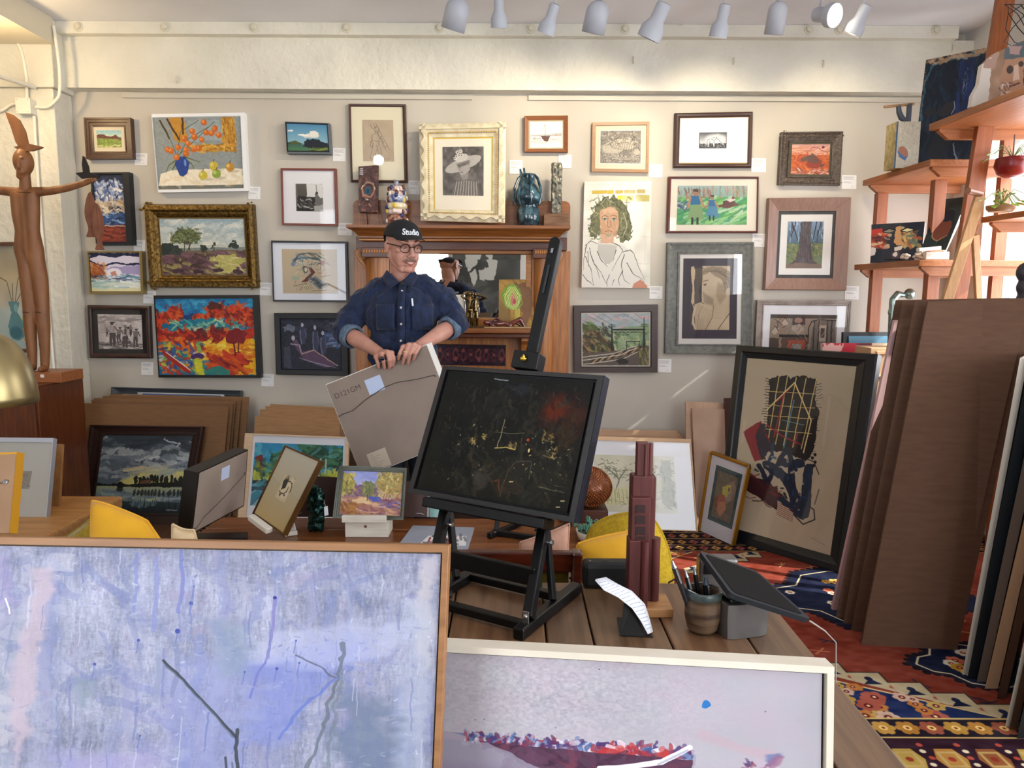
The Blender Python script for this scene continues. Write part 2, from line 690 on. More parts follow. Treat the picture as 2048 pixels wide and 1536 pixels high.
def picture(name, label, cat, px, Y, art, artbox=None, mats=(), fmat=None, prof=FLAT, depth=0.025, glass=False, rough=0.6, bs=0.25, q=None, group=None, fr_extra=None, rec=0.006):
 """a framed or bare picture: frame, mount, artwork, glazing, backing as parts"""
 q = q or PQ(px, Y)
 t = thing(name, label, cat, q.base(-depth / 2), group)
 inner = fbox(px, mats[0][0] if mats else artbox) if (artbox or mats) else (0, 0, 1, 1)
 if fmat:
  obj('frame', rails(B(), q, inner, depth, prof, rec + 0.001), fmat, t)
  if fr_extra:
   fr_extra(q, inner, t)
  obj('backing', slab(B(), q, inner, -depth + 0.002, -rec - 0.006), M('#8d7a63', 0.8), t)
 d = -rec - 0.004 if fmat else -0.001
 for i, (mb, mc) in enumerate(mats):
  obj('mount', slab(B(), q, fbox(px, mb), d - 0.002, d), M(mc, 0.8), t)
  d += 0.0012
 ab = fbox(px, artbox) if artbox else (0, 0, 1, 1)
 am = artmat(art, rough, bs) if isinstance(art, Art) else art
 if fmat:
  obj('artwork', slab(B(), q, ab, d - 0.002, d), am, t)
 else:
  obj('canvas', slab(B(), q, (0, 0, 1, 1), -depth, -0.001), M('#d9cdb8', 0.8), t)
  obj('artwork', slab(B(), q, ab, -0.001, 0.0005), am, t)
 if glass:
  obj('glazing', slab(B(), q, inner, -rec + 0.0005, -rec + 0.002), glassmat(), t)
 return t, q

# ------------------------------------------------------------------ the setting
YB = 5.0
paintwall = M('#cbc4b8', 0.75, 0, '#c5bdb0', 2.5, bs=0.12, bscale=60, bd=0.001)
cream = M('#e6e2d4', 0.5, 0, '#dad6c8', 3, bs=0.9, bscale=22, bd=0.012)
white_c = M('#f0f0f4', 0.8, 0, '#eaeaee', 2)
XL = -4.2
YF = -1.5
struct('floor', box(B(), XL - 0.2, XR + 0.2, YF - 0.2, YB + 0.2, -0.08, 0.0), wood('#4a2f20', '#6a4630', 'y'))
struct('ceiling', box(B(), XL - 0.2, XR + 0.2, YF - 0.2, YB + 0.2, ZC, ZC + 0.1), white_c)
struct('wall_back', box(B(), XL - 0.2, XR + 0.2, YB, YB + 0.15, 0, ZC), paintwall)
struct('wall_left', box(B(), XL - 0.15, XL, YF, YB, 0, ZC), paintwall)

def wall_holes(bm, fixed0, fixed1, a0, a1, z1, holes, along):
 """wall along 'x' or 'y' with rectangular openings (a,b,zlo,zhi)"""
 cuts = sorted(holes)
 pos = a0

 def bx(a, b, lo, hi):
  if b - a < 1e-4 or hi - lo < 1e-4:
   return
  if along == 'x':
   box(bm, a, b, fixed0, fixed1, lo, hi)
  else:
   box(bm, fixed0, fixed1, a, b, lo, hi)
 for a, b, lo, hi in cuts:
  bx(pos, a, 0, z1)
  bx(a, b, 0, lo)
  bx(a, b, hi, z1)
  pos = b
 bx(pos, a1, 0, z1)
 return bm

RWIN = [(-.2, 1.45, 0.95, 2.15), (2.85, 4.66, 0.95, 2.45)]
FWIN = [(-2.95, -0.95, 0.75, 2.05), (-2.95 + 0.0, -0.95, 2.2, 2.7), (1.0, 2.5, 0.8, 2.6)]
struct('wall_right', wall_holes(B(), XR, XR + 0.2, YF, YB, ZC, RWIN, 'y'), M('#d8d4cb', 0.7, bs=0.4, bscale=14, bd=0.005))
struct('wall_front', wall_holes(B(), YF - 0.15, YF, XL, XR, ZC, [(-2.95, -0.95, 0.75, 2.7), (1.0, 2.5, 0.8, 2.6)], 'x'), paintwall)
winwood = M('#e9e6dd', 0.5)

def window_x(n, a, b, lo, hi, mull, trans):
 bm = B()
 y0, y1 = YF - 0.12, YF - 0.06
 for x in [a + 0.03, b - 0.03] + mull:
  box(bm, x - 0.03, x + 0.03, y0, y1, lo, hi)
 for z in [lo + 0.03, hi - 0.03] + trans:
  box(bm, a, b, y0 + 0.002, y1 - 0.002, z - 0.03, z + 0.03)
 w_ = struct('window_%d' % n, bm, winwood)
 obj('pane', box(B(), a, b, YF - 0.095, YF - 0.091, lo, hi), glassmat(), w_)

def window_y(n, a, b, lo, hi, mull, trans):
 bm = B()
 x0, x1 = XR + 0.12, XR + 0.17
 for y in [a + 0.03, b - 0.03] + mull:
  box(bm, x0, x1, y - 0.025, y + 0.025, lo, hi)
 for z in [lo + 0.03, hi - 0.03] + trans:
  box(bm, x0 + 0.002, x1 - 0.002, a, b, z - 0.03, z + 0.03)
 w_ = struct('window_%d' % n, bm, winwood)
 obj('pane', box(B(), XR + 0.14, XR + 0.144, a, b, lo, hi), glassmat(), w_)

window_x(1, -2.95, -0.95, 0.75, 2.7, [-1.6, -2.25], [2.12])
window_x(2, 1.0, 2.5, 0.8, 2.6, [1.75], [2.1])
window_y(3, -.2, 1.45, 0.95, 2.15, [.62], [])
window_y(4, 2.85, 4.66, 0.95, 2.45, [3.85], [])

# painted beams, ledger with bolts, post
zb0 = P(1000, 180, 4.90).z
zb1 = P(1000, 76, 4.90).z
xc = P(122, 100, 4.9).x
bm = B()
box(bm, xc, XR, 4.90, YB, zb0, zb1)
beam = struct('beam_back', bm, cream)
led = struct('trim_1', box(B(), xc, P(1917, 60, 4.85).x, 4.84, YB, zb1 - 0.005, ZC, 0.004), cream)
boltm = M('#d6d0bd', 0.5)
for px in (157, 330, 508, 693, 879, 1062, 1250, 1434, 1618, 1678, 1872):
 c = P(px, 57 + (px - 1000) * 0.004, 4.84)
 bm = B()
 lathe(bm, [(0.030, 0), (0.030, 0.004), (0.021, 0.005)], c, (0, -1, 0), 16)
 lathe(bm, [(0.019, 0.005), (0.019, 0.016), (0.014, 0.018)], c, (0, -1, 0), 6)
 obj('bolt', bm, boltm, led)
for px, py in ((1267, 121), (1467, 123), (1646, 128), (355, 160), (1905, 98)):
 c = P(px, py, 4.90)
 obj('hook', tube(B(), [c + V((0, 0, 0.02)), c + V((0, -0.012, 0.014)), c + V((0, -0.014, -0.006)), c + V((0, -0.002, -0.02))], 0.006, 8), boltm, beam, True)
# thin rail strips below the beam
for x0, x1, n in ((246, 944, 2), (1057, 1842, 3)):
 a, b = P(x0, 195 + (x0 - 1000) * 0.0056, 5.0), P(x1, 195 + (x1 - 1000) * 0.0056, 5.0)
 bm = B()
 box(bm, a.x, b.x, 4.988, YB, a.z - 0.012, a.z + 0.012)
 box(bm, a.x, b.x, 4.982, YB, a.z - 0.018, a.z - 0.010)
 struct('trim_%d' % n, bm, M('#cbc5b8', 0.6))
# thin painted cable slung under the beam
bm = B()
pts = []
for i, x in enumerate(range(180, 1850, 60)):
 pts.append(P(x, 184 + (3 if i % 5 == 2 else 0) + (x - 1000) * 0.0056, 4.985))
tube(bm, pts, 0.004, 6)
tag(obj('cable', bm, M('#cfc9bc', 0.6), None, True), 'thin painted cable slung along the wall just under the beam', 'cable')
# post at the left
x0 = P(38, 200, 4.82).x
x1 = P(118, 300, 4.82).x
post = struct('column', box(B(), x0 - 0.25, x1, 4.80, YB - 0.001, 0, P(60, 176, 4.8).z, 0.006), cream)
struct('column_head', box(B(), XL, x1 + 0.02, 4.78, YB - 0.001, P(60, 176, 4.8).z + 0.001, ZC - 0.001, 0.006), cream)
# beam running towards the viewer over the post
bm = B()
a, b, c_, d = P(104, 47, 4.78), Z(48, 0, ZC), None, None
zl = ZC - 0.16
dr = V((b.x - a.x, b.y - a.y, 0)).normalized()
p0 = V((a.x, 4.79, 0))
p1 = p0 + dr * 7.0
hexa(bm, [V((p0.x, p0.y, zl)), V((p0.x - 0.5, p0.y, zl)), V((p1.x - 0.5, p1.y, zl)), V((p1.x, p1.y, zl))],
 [V((p0.x, p0.y, ZC - 0.001)), V((p0.x - 0.5, p0.y, ZC - 0.001)), V((p1.x - 0.5, p1.y, ZC - 0.001)), V((p1.x, p1.y, ZC - 0.001))])
bmesh.ops.recalc_face_normals(bm, faces=bm.faces)
struct('beam_left', bm, M('#d3cbb8', 0.6, bs=0.4, bscale=14, bd=0.005))

# junction box and conduits
pw = M('#eee9da', 0.45)
jb = thing('junction_box', 'square white junction box on the painted post above the carved figure', 'junction box', P(56, 229, 4.79))
c0, c1 = P(38, 199, 4.77), P(68, 229, 4.77)
obj('housing', box(B(), c0.x, c1.x, 4.74, 4.80, c1.z, c0.z, 0.004), pw, jb)
bm = B()
box(bm, c0.x - 0.003, c1.x + 0.003, 4.733, 4.741, c1.z - 0.003, c0.z + 0.003, 0.003)
obj('cover', bm, pw, jb)
for a_, b_ in ((0.1, 0.1), (0.9, 0.1), (0.1, 0.9), (0.9, 0.9)):
 obj('screw', lathe(B(), [(0.004, 0), (0.004, 0.002), (0.002, 0.003)], (c0.x + (c1.x - c0.x) * a_, 4.733, c0.z + (c1.z - c0.z) * b_), (0, -1, 0), 8), boltm, jb)
yc = 4.775

def conduit(pts, lab, sm=True):
 pts = [P(*p) if len(p) == 3 else P(p[0], p[1], yc) for p in pts]
 out = []
 for i in range(len(pts) - 1):
  a = pts[max(i - 1, 0)]; b = pts[i]; c = pts[i + 1]; d = pts[min(i + 2, len(pts) - 1)]
  for k in range(5):
   t = k / 5
   out.append(0.5 * ((2 * b) + (c - a) * t + (2 * a - 5 * b + 4 * c - d) * t * t + (3 * b - a - 3 * c + d) * t ** 3))
 out.append(pts[-1])
 tag(obj('conduit', tube(B(), out, 0.0095, 10), pw, None, True), lab, 'pipe')

conduit([(-20, 74), (8, 70), (28, 78), (42, 100), (52, 150), (54, 199)], 'white conduit arching from the wall corner down into the junction box')
conduit([(71, 214), (95, 214), (112, 200), (119, 185), (119, 140), (113, 90), (107, 52)], 'white conduit climbing the post edge from the box to the ceiling')
conduit([(68, 232), (72, 300), (80, 420), (95, 600), (108, 745), (112, 800)], 'white conduit running down the post behind the carved figure')
conduit([(38, 206), (20, 210), (0, 222), (-40, 224)], 'white conduit leaving the junction box towards the lamp')

# ------------------------------------------------------------------ pictures on the back wall
YW = 4.965
GRP = None

def wp(name, label, cat, px, art, artbox, **k):
 depth = k.pop('depth', 0.03)
 return picture(name, label, cat, px, 5.0 - depth, art, artbox, depth=depth, **k)

def a_mesa():
 a = Art(200, 150, '#a8c8c0', 11)
 a.gr(0, 35, '#8fc0cc', '#c8d8c0')
 a.poly([(0, 30), (10, 22), (30, 24), (40, 34), (60, 36), (78, 26), (88, 40), (100, 46), (100, 60), (0, 60)], '#6b3d33', ro=1)
 a.poly([(0, 45), (40, 48), (70, 55), (100, 62), (100, 100), (0, 100)], '#7f9440', ro=2)
 a.dabs(70, (0, 50, 100, 90), ['#9aa848', '#6f8a3c', '#b0b45a', '#8a9c4c'], 14, 4, 20, 30)
 a.dabs(30, (0, 86, 100, 100), ['#e6dca0', '#f0e8b8', '#b8b060'], 12, 4)
 return a.mott(.05, 20)

def a_still():
 a = Art(420, 350, '#8f9695', 12)
 a.mott(.09, 7, tint='#6a767a')
 a.poly([(16, 0), (100, 0), (100, 16), (16, 16)], '#8f9ba0', .4)
 a.poly([(17, 0), (36, 0), (36, 34), (24, 34)], '#c08a30', ro=1.5)
 a.poly([(78, 0), (93, 0), (94, 48), (42, 46), (42, 38), (80, 38)], '#b4802a', ro=1)
 a.poly([(40, 4), (76, 4), (78, 33), (40, 33)], '#9aa4a6', ro=1)
 a.dabs(60, (78, 2, 93, 46), ['#e0b450', '#8a5a18', '#c8922e'], 6, 2, 80, 30)
 a.dabs(60, (40, 38, 90, 48), ['#e0b450', '#8a5a18', '#c8922e'], 7, 2, 0, 30)
 for p in ([(8, 4), (17, 28)], [(16, 2), (28, 30)], [(34, 0), (33, 22)]):
  a.st(p, 2.2, '#4a2c1c', ro=.4)
 for p in ([(25, 52), (30, 20), (52, 4)], [(27, 52), (38, 30), (62, 14)], [(26, 52), (48, 30), (70, 6)], [(24, 52), (18, 30), (10, 12)]):
  a.st(p, .7, '#4c5a34')
 for p in ([(28, 55), (14, 66), (8, 82)], [(26, 56), (18, 72), (16, 86)], [(30, 55), (40, 64), (45, 76)], [(32, 54), (40, 58), (50, 62)]):
  a.st(p, 1.8, '#5a6a34', w1=.6)
 a.poly([(4, 78), (16, 73), (100, 72), (100, 96), (0, 96)], '#efe4cc', ro=.5)
 a.poly([(0, 95), (100, 95), (100, 100), (0, 100)], '#6e6f66')
 a.dabs(30, (5, 76, 96, 93), ['#e2c79a', '#f6efe0', '#d9c8a8'], 12, 4, 10, 40, .4)
 a.poly([(24, 54), (33, 54), (38, 64), (35, 78), (30, 83), (25, 80), (21, 64)], '#1e3f8c', ro=.5)
 a.el(33, 63, 1.5, 5, '#7da0e0', .8, soft=1)
 for x, y in ((14, 44), (18, 46), (26, 41), (24, 55), (34, 29), (38, 36), (35, 50), (44, 44), (46, 43), (50, 43), (44, 19), (46, 27), (54, 31), (58, 7), (60, 21), (66, 22), (70, 16), (74, 25), (35, 45)):
  a.el(x, y, 3.4, 4.2, '#c8641e', ro=.5)
  a.el(x - 1, y - 1.2, 1.5, 2, '#ea9650', .8, soft=1)
 for x, y, c in ((66, 68, '#c8b040'), (53, 81, '#c4b440'), (69, 79, '#86a03c'), (85, 70, '#c08a34')):
  a.el(x + 4, y + 6, 7, 2, '#a99d8a', .5, soft=2)
  a.el(x, y, 5.2, 6.6, c, ro=.4)
  a.el(x - 2, y - 2, 2, 2.5, '#ece08c', .6, soft=1.5)
  a.st([(x, y - 6), (x + 1, y - 9)], .8, '#503c20')
 return a.mott(.03, 40)

def a_tallsky():
 a = Art(160, 300, '#22304e', 13)
 a.dabs(50, (0, 0, 100, 14), ['#141c30', '#24365c'], 20, 5, 0, 40)
 a.dabs(140, (5, 10, 100, 42), ['#e8eaf0', '#9fb0d0', '#54689c', '#f4f4f4', '#3a4c80'], 22, 6, 30, 60, .8, 2)
 a.dabs(60, (5, 38, 100, 58), ['#cdb48e', '#a98c6a', '#e6d8c2'], 24, 6, 10, 30, .8, 2)
 a.dabs(60, (0, 56, 100, 74), ['#35568c', '#1f2f58', '#8fb0d8', '#23407c'], 30, 5, 0, 25, .9, 1)
 a.poly([(0, 74), (100, 74), (100, 100), (0, 100)], '#6a2a22', ro=1)
 a.dabs(50, (0, 76, 100, 96), ['#8a3a2a', '#50201c', '#a04a34'], 30, 5, 5, 15)
 a.st([(0, 75), (100, 76)], 1.6, '#e6e0d0', ro=.5)
 return a

def a_heath():
 a = Art(420, 300, '#a3b4b8', 14)
 a.gr(0, 58, '#94aab4', '#c8c8b8')
 a.dabs(70, (0, 4, 100, 44), ['#d8dad2', '#b8c4c6', '#e6e2d4', '#a8b8bc'], 14, 5, -12, 20, .5, 2)
 a.poly([(0, 54), (40, 52), (100, 50), (100, 60), (0, 62)], '#7b8580', ro=.6)
 a.poly([(0, 60), (30, 57), (100, 55), (100, 100), (0, 100)], '#6d5a4c', ro=1)
 a.dabs(160, (0, 58, 100, 100), ['#5a3c46', '#7b5a66', '#4c3a38', '#8a7a50', '#6b4a54'], 12, 4, 8, 18, .8, 1)
 a.poly([(52, 70), (80, 62), (100, 70), (96, 82), (78, 100), (58, 100), (72, 86), (60, 76)], '#b0a860', ro=3)
 a.dabs(60, (56, 66, 98, 98), ['#c8bc78', '#9aa050', '#d8cc94'], 9, 2, 20, 40, .7, 1)
 a.dabs(60, (2, 74, 60, 100), ['#4a2f38', '#6c4a58', '#a09458', '#3c2c2a'], 10, 3.5, 10, 20, .8, 1)
 for x, y, r, rr in ((30, 30, 14, 14), (22, 36, 9, 8), (38, 34, 9, 10), (88, 46, 5, 6), (50, 52, 5, 5), (63, 47, 2.4, 6)):
  a.el(x, y, r, rr, '#5e6a44' if r > 6 else '#2f3a30', ro=3)
  if r > 6:
   a.dabs(70, (x - r, y - rr, x + r, y + rr), ['#77804e', '#4a5438', '#8c9060', '#3c4632'], 4, 1.8, 0, 80, .8, .6)
 for p in ([(29, 40), (27, 58)], [(33, 40), (34, 57)], [(36, 42), (31, 58)], [(63, 50), (63, 58)]):
  a.st(p, 1, '#3c3428')
 a.el(8, 54, 11, 12, '#2a3430', ro=3); a.el(18, 58, 8, 6, '#323c34', ro=2)
 for x, y in ((18, 94), (42, 95), (66, 92), (90, 94)):
  a.el(x, y, 7, 4, '#3f2a34', ro=1.5)
 return a.mott(.04, 50)

def a_sea():
 a = Art(300, 250, '#dcd6e8', 15)
 a.poly([(0, 0), (100, 0), (100, 10), (70, 6), (50, 12), (20, 6), (0, 14)], '#1e2444', ro=1)
 a.st([(0, 22), (25, 34), (50, 26), (75, 30), (100, 28)], 4, '#20284c', ro=1.5)
 a.poly([(30, 38), (100, 32), (100, 56), (40, 54)], '#a79cc8', ro=2)
 a.el(48, 52, 16, 12, '#ece8f0', ro=2)
 a.poly([(0, 22), (10, 28), (22, 48), (36, 66), (20, 70), (0, 68)], '#c0702e', ro=1)
 a.dabs(40, (0, 30, 30, 68), ['#d8925c', '#a85a30', '#e8b890', '#8a4a30'], 14, 4, 60, 20)
 a.poly([(40, 50), (50, 46), (54, 66), (44, 68)], '#c88a7a', ro=1)
 a.dabs(50, (0, 58, 100, 78), ['#20264a', '#5a8aa0', '#e8eef4', '#34406c'], 26, 3, 0, 14)
 a.gr(76, 100, '#cddccc', '#e8dca8')
 a.dabs(60, (0, 70, 100, 90), ['#b8d4cc', '#f4f6f2', '#9cbcc0', '#e0e4d8'], 22, 4, 4, 16, .8, 1)
 return a

def a_workers():
 a = Art(280, 220, '#cfc5c2', 16)
 a.mott(.08, 9)
 k = ['#3a3232', '#6a5e5c', '#282222', '#8f8482']
 a.dabs(30, (0, 4, 100, 22), ['#9a8f8d', '#7f7472'], 30, 3, -6, 12, .6, 1)
 a.dabs(60, (0, 78, 100, 98), k, 20, 2.5, 3, 12, .6, 1)
 a.st([(6, 52), (94, 50)], .8, '#4a4040')
 for x, y, s, b in ((32, 46, 1.25, 0), (60, 56, 1.1, 10), (84, 58, .9, 3), (46, 52, .8, 4), (20, 48, .5, 0), (62, 40, .5, 0), (74, 40, .5, 0)):
  a.el(x + b, y - 16 * s, 3 * s, 3.6 * s, '#3a3030', ro=.5)
  a.st([(x - 4 * s + b, y - 18 * s), (x + 5 * s + b, y - 18.5 * s)], 1.5 * s, '#2a2222')
  a.poly([(x - 5 * s, y - 12 * s), (x + 5 * s + b, y - 12 * s), (x + 6 * s, y + 8 * s), (x - 5 * s, y + 8 * s)], '#b7aaa6' if s > 1 else '#7a6e6c', ro=1)
  a.poly([(x - 5 * s, y + 6 * s), (x + 6 * s, y + 6 * s), (x + 5 * s, y + 36 * s), (x + 1, y + 36 * s), (x, y + 14 * s), (x - 2, y + 36 * s), (x - 6 * s, y + 36 * s)], '#4a4040', ro=.8)
  a.st([(x + 4 * s + b, y - 9 * s), (x + 12 * s, y + 5 * s)], 2.4 * s, '#3e3434', ro=.4)
 a.st([(60, 50), (74, 86)], 1.6, '#3a3030'); a.st([(40, 60), (46, 88), (56, 84)], 1.4, '#3a3030')
 a.dabs(40, (10, 26, 90, 50), ['#8a7e7c', '#a89c9a'], 10, 2, 60, 60, .5, 1)
 return a

def a_blaze():
 a = Art(500, 400, '#1f7fae', 17)
 a.dabs(80, (0, 0, 100, 28), ['#1a8fc4', '#2a70a8', '#4aa8d0', '#1c5f98'], 16, 4, 20, 50, .7, 1)
 a.st([(0, 22), (60, 24), (100, 22)], 5, '#1c3f78', ro=2)
 for x, y, rx, ry in ((6, 28, 10, 10), (19, 20, 9, 9), (60, 17, 10, 12), (82, 18, 11, 11), (96, 26, 6, 12), (4, 40, 8, 10), (80, 30, 10, 8), (50, 26, 12, 5)):
  a.el(x, y, rx, ry, '#c2381a', ro=2.5)
  a.dabs(22, (x - rx, y - ry, x + rx, y + ry), ['#e0521e', '#8a2018', '#d8642c', '#5e1a1c'], 7, 2.5, 60, 70, .8, 1)
 a.el(60, 10, 7, 6, '#3c1c1c', .8, ro=2)
 a.poly([(4, 34), (30, 26), (60, 28), (88, 40), (70, 46), (20, 44)], '#1f7f94', ro=3)
 a.dabs(70, (8, 28, 84, 44), ['#58b8a8', '#a8d0a0', '#16608c', '#4a9888', '#e0dcae'], 8, 2, 10, 50, .8, 1)
 a.poly([(0, 44), (100, 40), (100, 76), (0, 80)], '#b83018', ro=3)
 a.dabs(150, (0, 42, 100, 74), ['#d8441c', '#7a1a1e', '#e87a2a', '#94201c', '#c83a1c', '#50141e'], 12, 4, 40, 60, .8, 2)
 a.poly([(40, 64), (60, 58), (72, 50), (100, 54), (100, 100), (76, 100), (70, 76), (46, 76)], '#ecae16', ro=2)
 a.dabs(80, (42, 58, 100, 78), ['#f6cc30', '#e08e14', '#f8dc58', '#c86414'], 16, 3, -12, 30, .8, 1)
 a.poly([(56, 74), (82, 70), (94, 84), (70, 100), (48, 96)], '#a0241c', ro=2.5)
 a.dabs(50, (52, 72, 90, 98), ['#c83a1c', '#7a161c', '#e0641e'], 14, 4, 30, 30)
 a.el(80, 50, 11, 10, '#7c1a20', ro=2.5); a.st([(78, 58), (79, 74)], 1.6, '#60161c'); a.st([(83, 58), (82, 70)], 1.3, '#60161c')
 a.poly([(0, 56), (20, 58), (38, 72), (46, 100), (0, 100)], '#3a6a8c', ro=2)
 a.dabs(120, (0, 58, 46, 98), ['#2a8a88', '#d8c030', '#c8341c', '#e8e0c0', '#3a4a9c', '#58306c', '#7ab060', '#e8701c'], 7, 3, 30, 70, .9, 1)
 a.st([(6, 72), (30, 96)], 4, '#a82a20', ro=1); a.st([(8, 70), (32, 94)], 1, '#e8e0d0')
 a.el(40, 76, 7, 5, '#4a2a6a', ro=1)
 a.poly([(46, 94), (60, 88), (74, 94), (72, 100), (46, 100)], '#2f8078', ro=1)
 a.dabs(14, (36, 82, 46, 98), ['#c8d040', '#e8d820'], 8, 4, 80, 20)
 return a.mott(.03, 60)

def a_cloud():
 a = Art(180, 130, '#5f93b4', 18)
 a.gr(0, 70, '#4c86ac', '#8ab4c4')
 a.el(58, 42, 22, 8, '#dcd8cc', ro=2); a.el(66, 34, 12, 10, '#e6e2d6', ro=2); a.el(40, 40, 14, 3, '#f2eee6', ro=1); a.el(8, 26, 7, 4, '#e8e0d8', ro=2)
 a.el(18, 72, 16, 8, '#4c5a34', ro=2); a.el(0, 74, 8, 6, '#3c4a34', ro=2)
 a.gr(78, 100, '#3a6254', '#4c7a50')
 a.poly([(40, 66), (50, 56), (78, 54), (86, 66), (100, 68), (100, 88), (78, 90), (70, 100), (60, 92), (40, 84)], '#191e28', ro=2)
 a.dabs(30, (60, 88, 100, 100), ['#8a9c3c', '#5c7838', '#2c3424'], 18, 4, 0, 12)
 return a

def a_photo():
 a = Art(120, 130, '#6a6866', 19)
 a.poly([(40, 0), (100, 0), (100, 50), (40, 60)], '#e4e2e0', ro=1)
 a.poly([(4, 4), (40, 2), (42, 42), (6, 50)], '#55504a'); a.poly([(6, 44), (70, 50), (72, 100), (4, 100)], '#1a1918', ro=3)
 a.st([(76, 4), (80, 60)], 3, '#8a8886'); a.el(78, 56, 9, 22, '#6a6866', ro=3); a.el(78, 34, 5, 6, '#3c3a38')
 a.dabs(40, (8, 55, 60, 95), ['#e6e4e2', '#3a3836', '#100f0f', '#8a8886'], 14, 4, 20, 50)
 a.poly([(66, 80), (100, 76), (100, 100), (66, 100)], '#a8a6a2', ro=2)
 return a

def a_forms():
 a = Art(360, 300, '#c6b497', 20)
 a.el(44, 26, 26, 9, '#4a6a84', .8, ro=1); a.el(46, 28, 22, 6, '#cdbb9d', ro=1)
 a.st([(24, 26), (30, 12), (56, 8), (80, 24)], 3, '#2c4a68', .8, 1, w1=1)
 a.dabs(40, (26, 8, 76, 34), ['#3a5a7a', '#7aa0b4', '#28302c', '#c8d0c8'], 14, 1.2, 15, 30, .7)
 a.poly([(48, 40), (54, 42), (60, 52), (44, 74), (34, 74), (52, 54)], '#6a2c22', ro=.6)
 a.el(42, 46, 5, 8, '#54504c', .8, ro=1); a.el(43, 46, 2.5, 5, '#d8ccb4')
 a.poly([(46, 66), (60, 60), (80, 78), (72, 90), (64, 90)], '#7c8488', ro=.7)
 a.poly([(50, 66), (58, 64), (74, 80), (68, 88)], '#3a4048', .8, ro=.5)
 a.poly([(32, 76), (46, 72), (54, 86), (40, 94)], '#c8b894', ro=.4)
 for i in range(5):
  a.st([(36 + i * 3, 76 - i), (42 + i * 3, 92 - i)], .7, '#54544c')
 a.dabs(60, (22, 30, 84, 90), ['#28282c', '#7a8a98', '#b04a34', '#3f6690', '#6a9a8c', '#f0e8d4'], 12, 1, -35, 60, .6)
 a.poly([(16, 62), (26, 60), (30, 68), (18, 70)], '#7ab09a', .5, soft=2); a.el(20, 34, 4, 5, '#4a6aa8', .6, soft=2); a.el(74, 30, 4, 5, '#b8402c', .6, soft=2)
 for p in ([(62, 36), (76, 26), (88, 36)], [(20, 84), (36, 78)], [(70, 62), (86, 58)], [(52, 94), (80, 92)]):
  a.st(p, .7, '#4a4438')
 return a

def a_night():
 a = Art(360, 310, '#262a38', 21)
 a.dabs(60, (0, 0, 100, 30), ['#2e3444', '#1c202c', '#3a4052', '#242838'], 20, 6, 0, 30)
 a.el(14, 18, 12, 6, '#8088a0', .7, ro=3); a.el(92, 8, 8, 4, '#6a7084', .6, ro=2)
 a.poly([(70, 28), (100, 24), (100, 56), (76, 54)], '#35507c', .8, ro=3)
 a.dabs(30, (70, 24, 100, 58), ['#4a6494', '#5c6c8c', '#2c3c64', '#a0a8bc'], 14, 2, -5, 15)
 for x, y, h in ((36, 10, 40), (57, 15, 52), (70, 26, 44)):
  a.poly([(x - 4, y + 10), (x + 5, y + 10), (x + 7, y + h * .5), (x + 4, y + h), (x - 4, y + h), (x - 6, y + h * .4)], '#39405a', ro=.8)
  a.el(x, y + 2, 2.4, 4.5, '#a8a8bc', ro=.4)
  a.st([(x - 3, y + 12), (x - 4, y + h * .6), (x - 2, y + h)], 1.3, '#8a88a0', .8, .4); a.st([(x + 4, y + 12), (x + 6, y + h * .7)], 1, '#74708c', .8, .4)
 a.poly([(18, 42), (26, 40), (34, 66), (54, 60), (96, 92), (70, 96), (36, 80), (26, 62)], '#5a4660', ro=.8)
 a.el(20, 38, 3, 5, '#b0a8b4'); a.st([(16, 50), (30, 52), (34, 70)], 2.5, '#a898a8', .8, .6)
 a.st([(34, 70), (54, 62), (94, 92)], 1.6, '#c8a89a', .8, .5); a.st([(40, 82), (90, 96)], 1.4, '#8a7a8c', .8, .5); a.st([(30, 78), (46, 84), (80, 94)], 2, '#9a98b0', .6, .6)
 a.poly([(4, 56), (14, 54), (16, 98), (4, 98)], '#3c4050', ro=1)
 return a.mott(.03, 40)

def a_ladder():
 a = Art(200, 270, '#b9a68d', 22)
 a.mott(.03, 8)
 k = '#5a4f48'
 for p in ([(42, 6), (86, 72)], [(36, 10), (78, 78)], [(46, 14), (40, 20)], [(54, 26), (48, 32)], [(62, 38), (55, 44)], [(70, 50), (63, 56)], [(78, 62), (71, 68)],
   [(26, 12), (34, 22)], [(36, 22), (44, 16), (54, 20), (50, 30), (40, 28), (36, 22)], [(42, 24), (41, 32), (47, 33)], [(40, 32), (30, 38), (28, 54), (34, 56)],
   [(48, 34), (60, 46), (68, 56)], [(30, 38), (32, 50), (56, 52)], [(32, 50), (26, 52), (25, 64), (32, 66), (34, 54)], [(34, 56), (28, 76), (22, 92), (34, 96)],
   [(52, 54), (46, 70), (34, 94)], [(52, 54), (58, 74), (62, 92), (72, 94)], [(44, 60), (50, 76), (56, 94)], [(56, 42), (54, 52)], [(60, 40), (66, 50)], [(78, 94), (88, 93)]):
  a.st(p, 1.1, k, .8, .3)
 a.dabs(40, (28, 34, 60, 90), ['#8f8274', '#a49480'], 8, .8, 60, 20, .6)
 return a

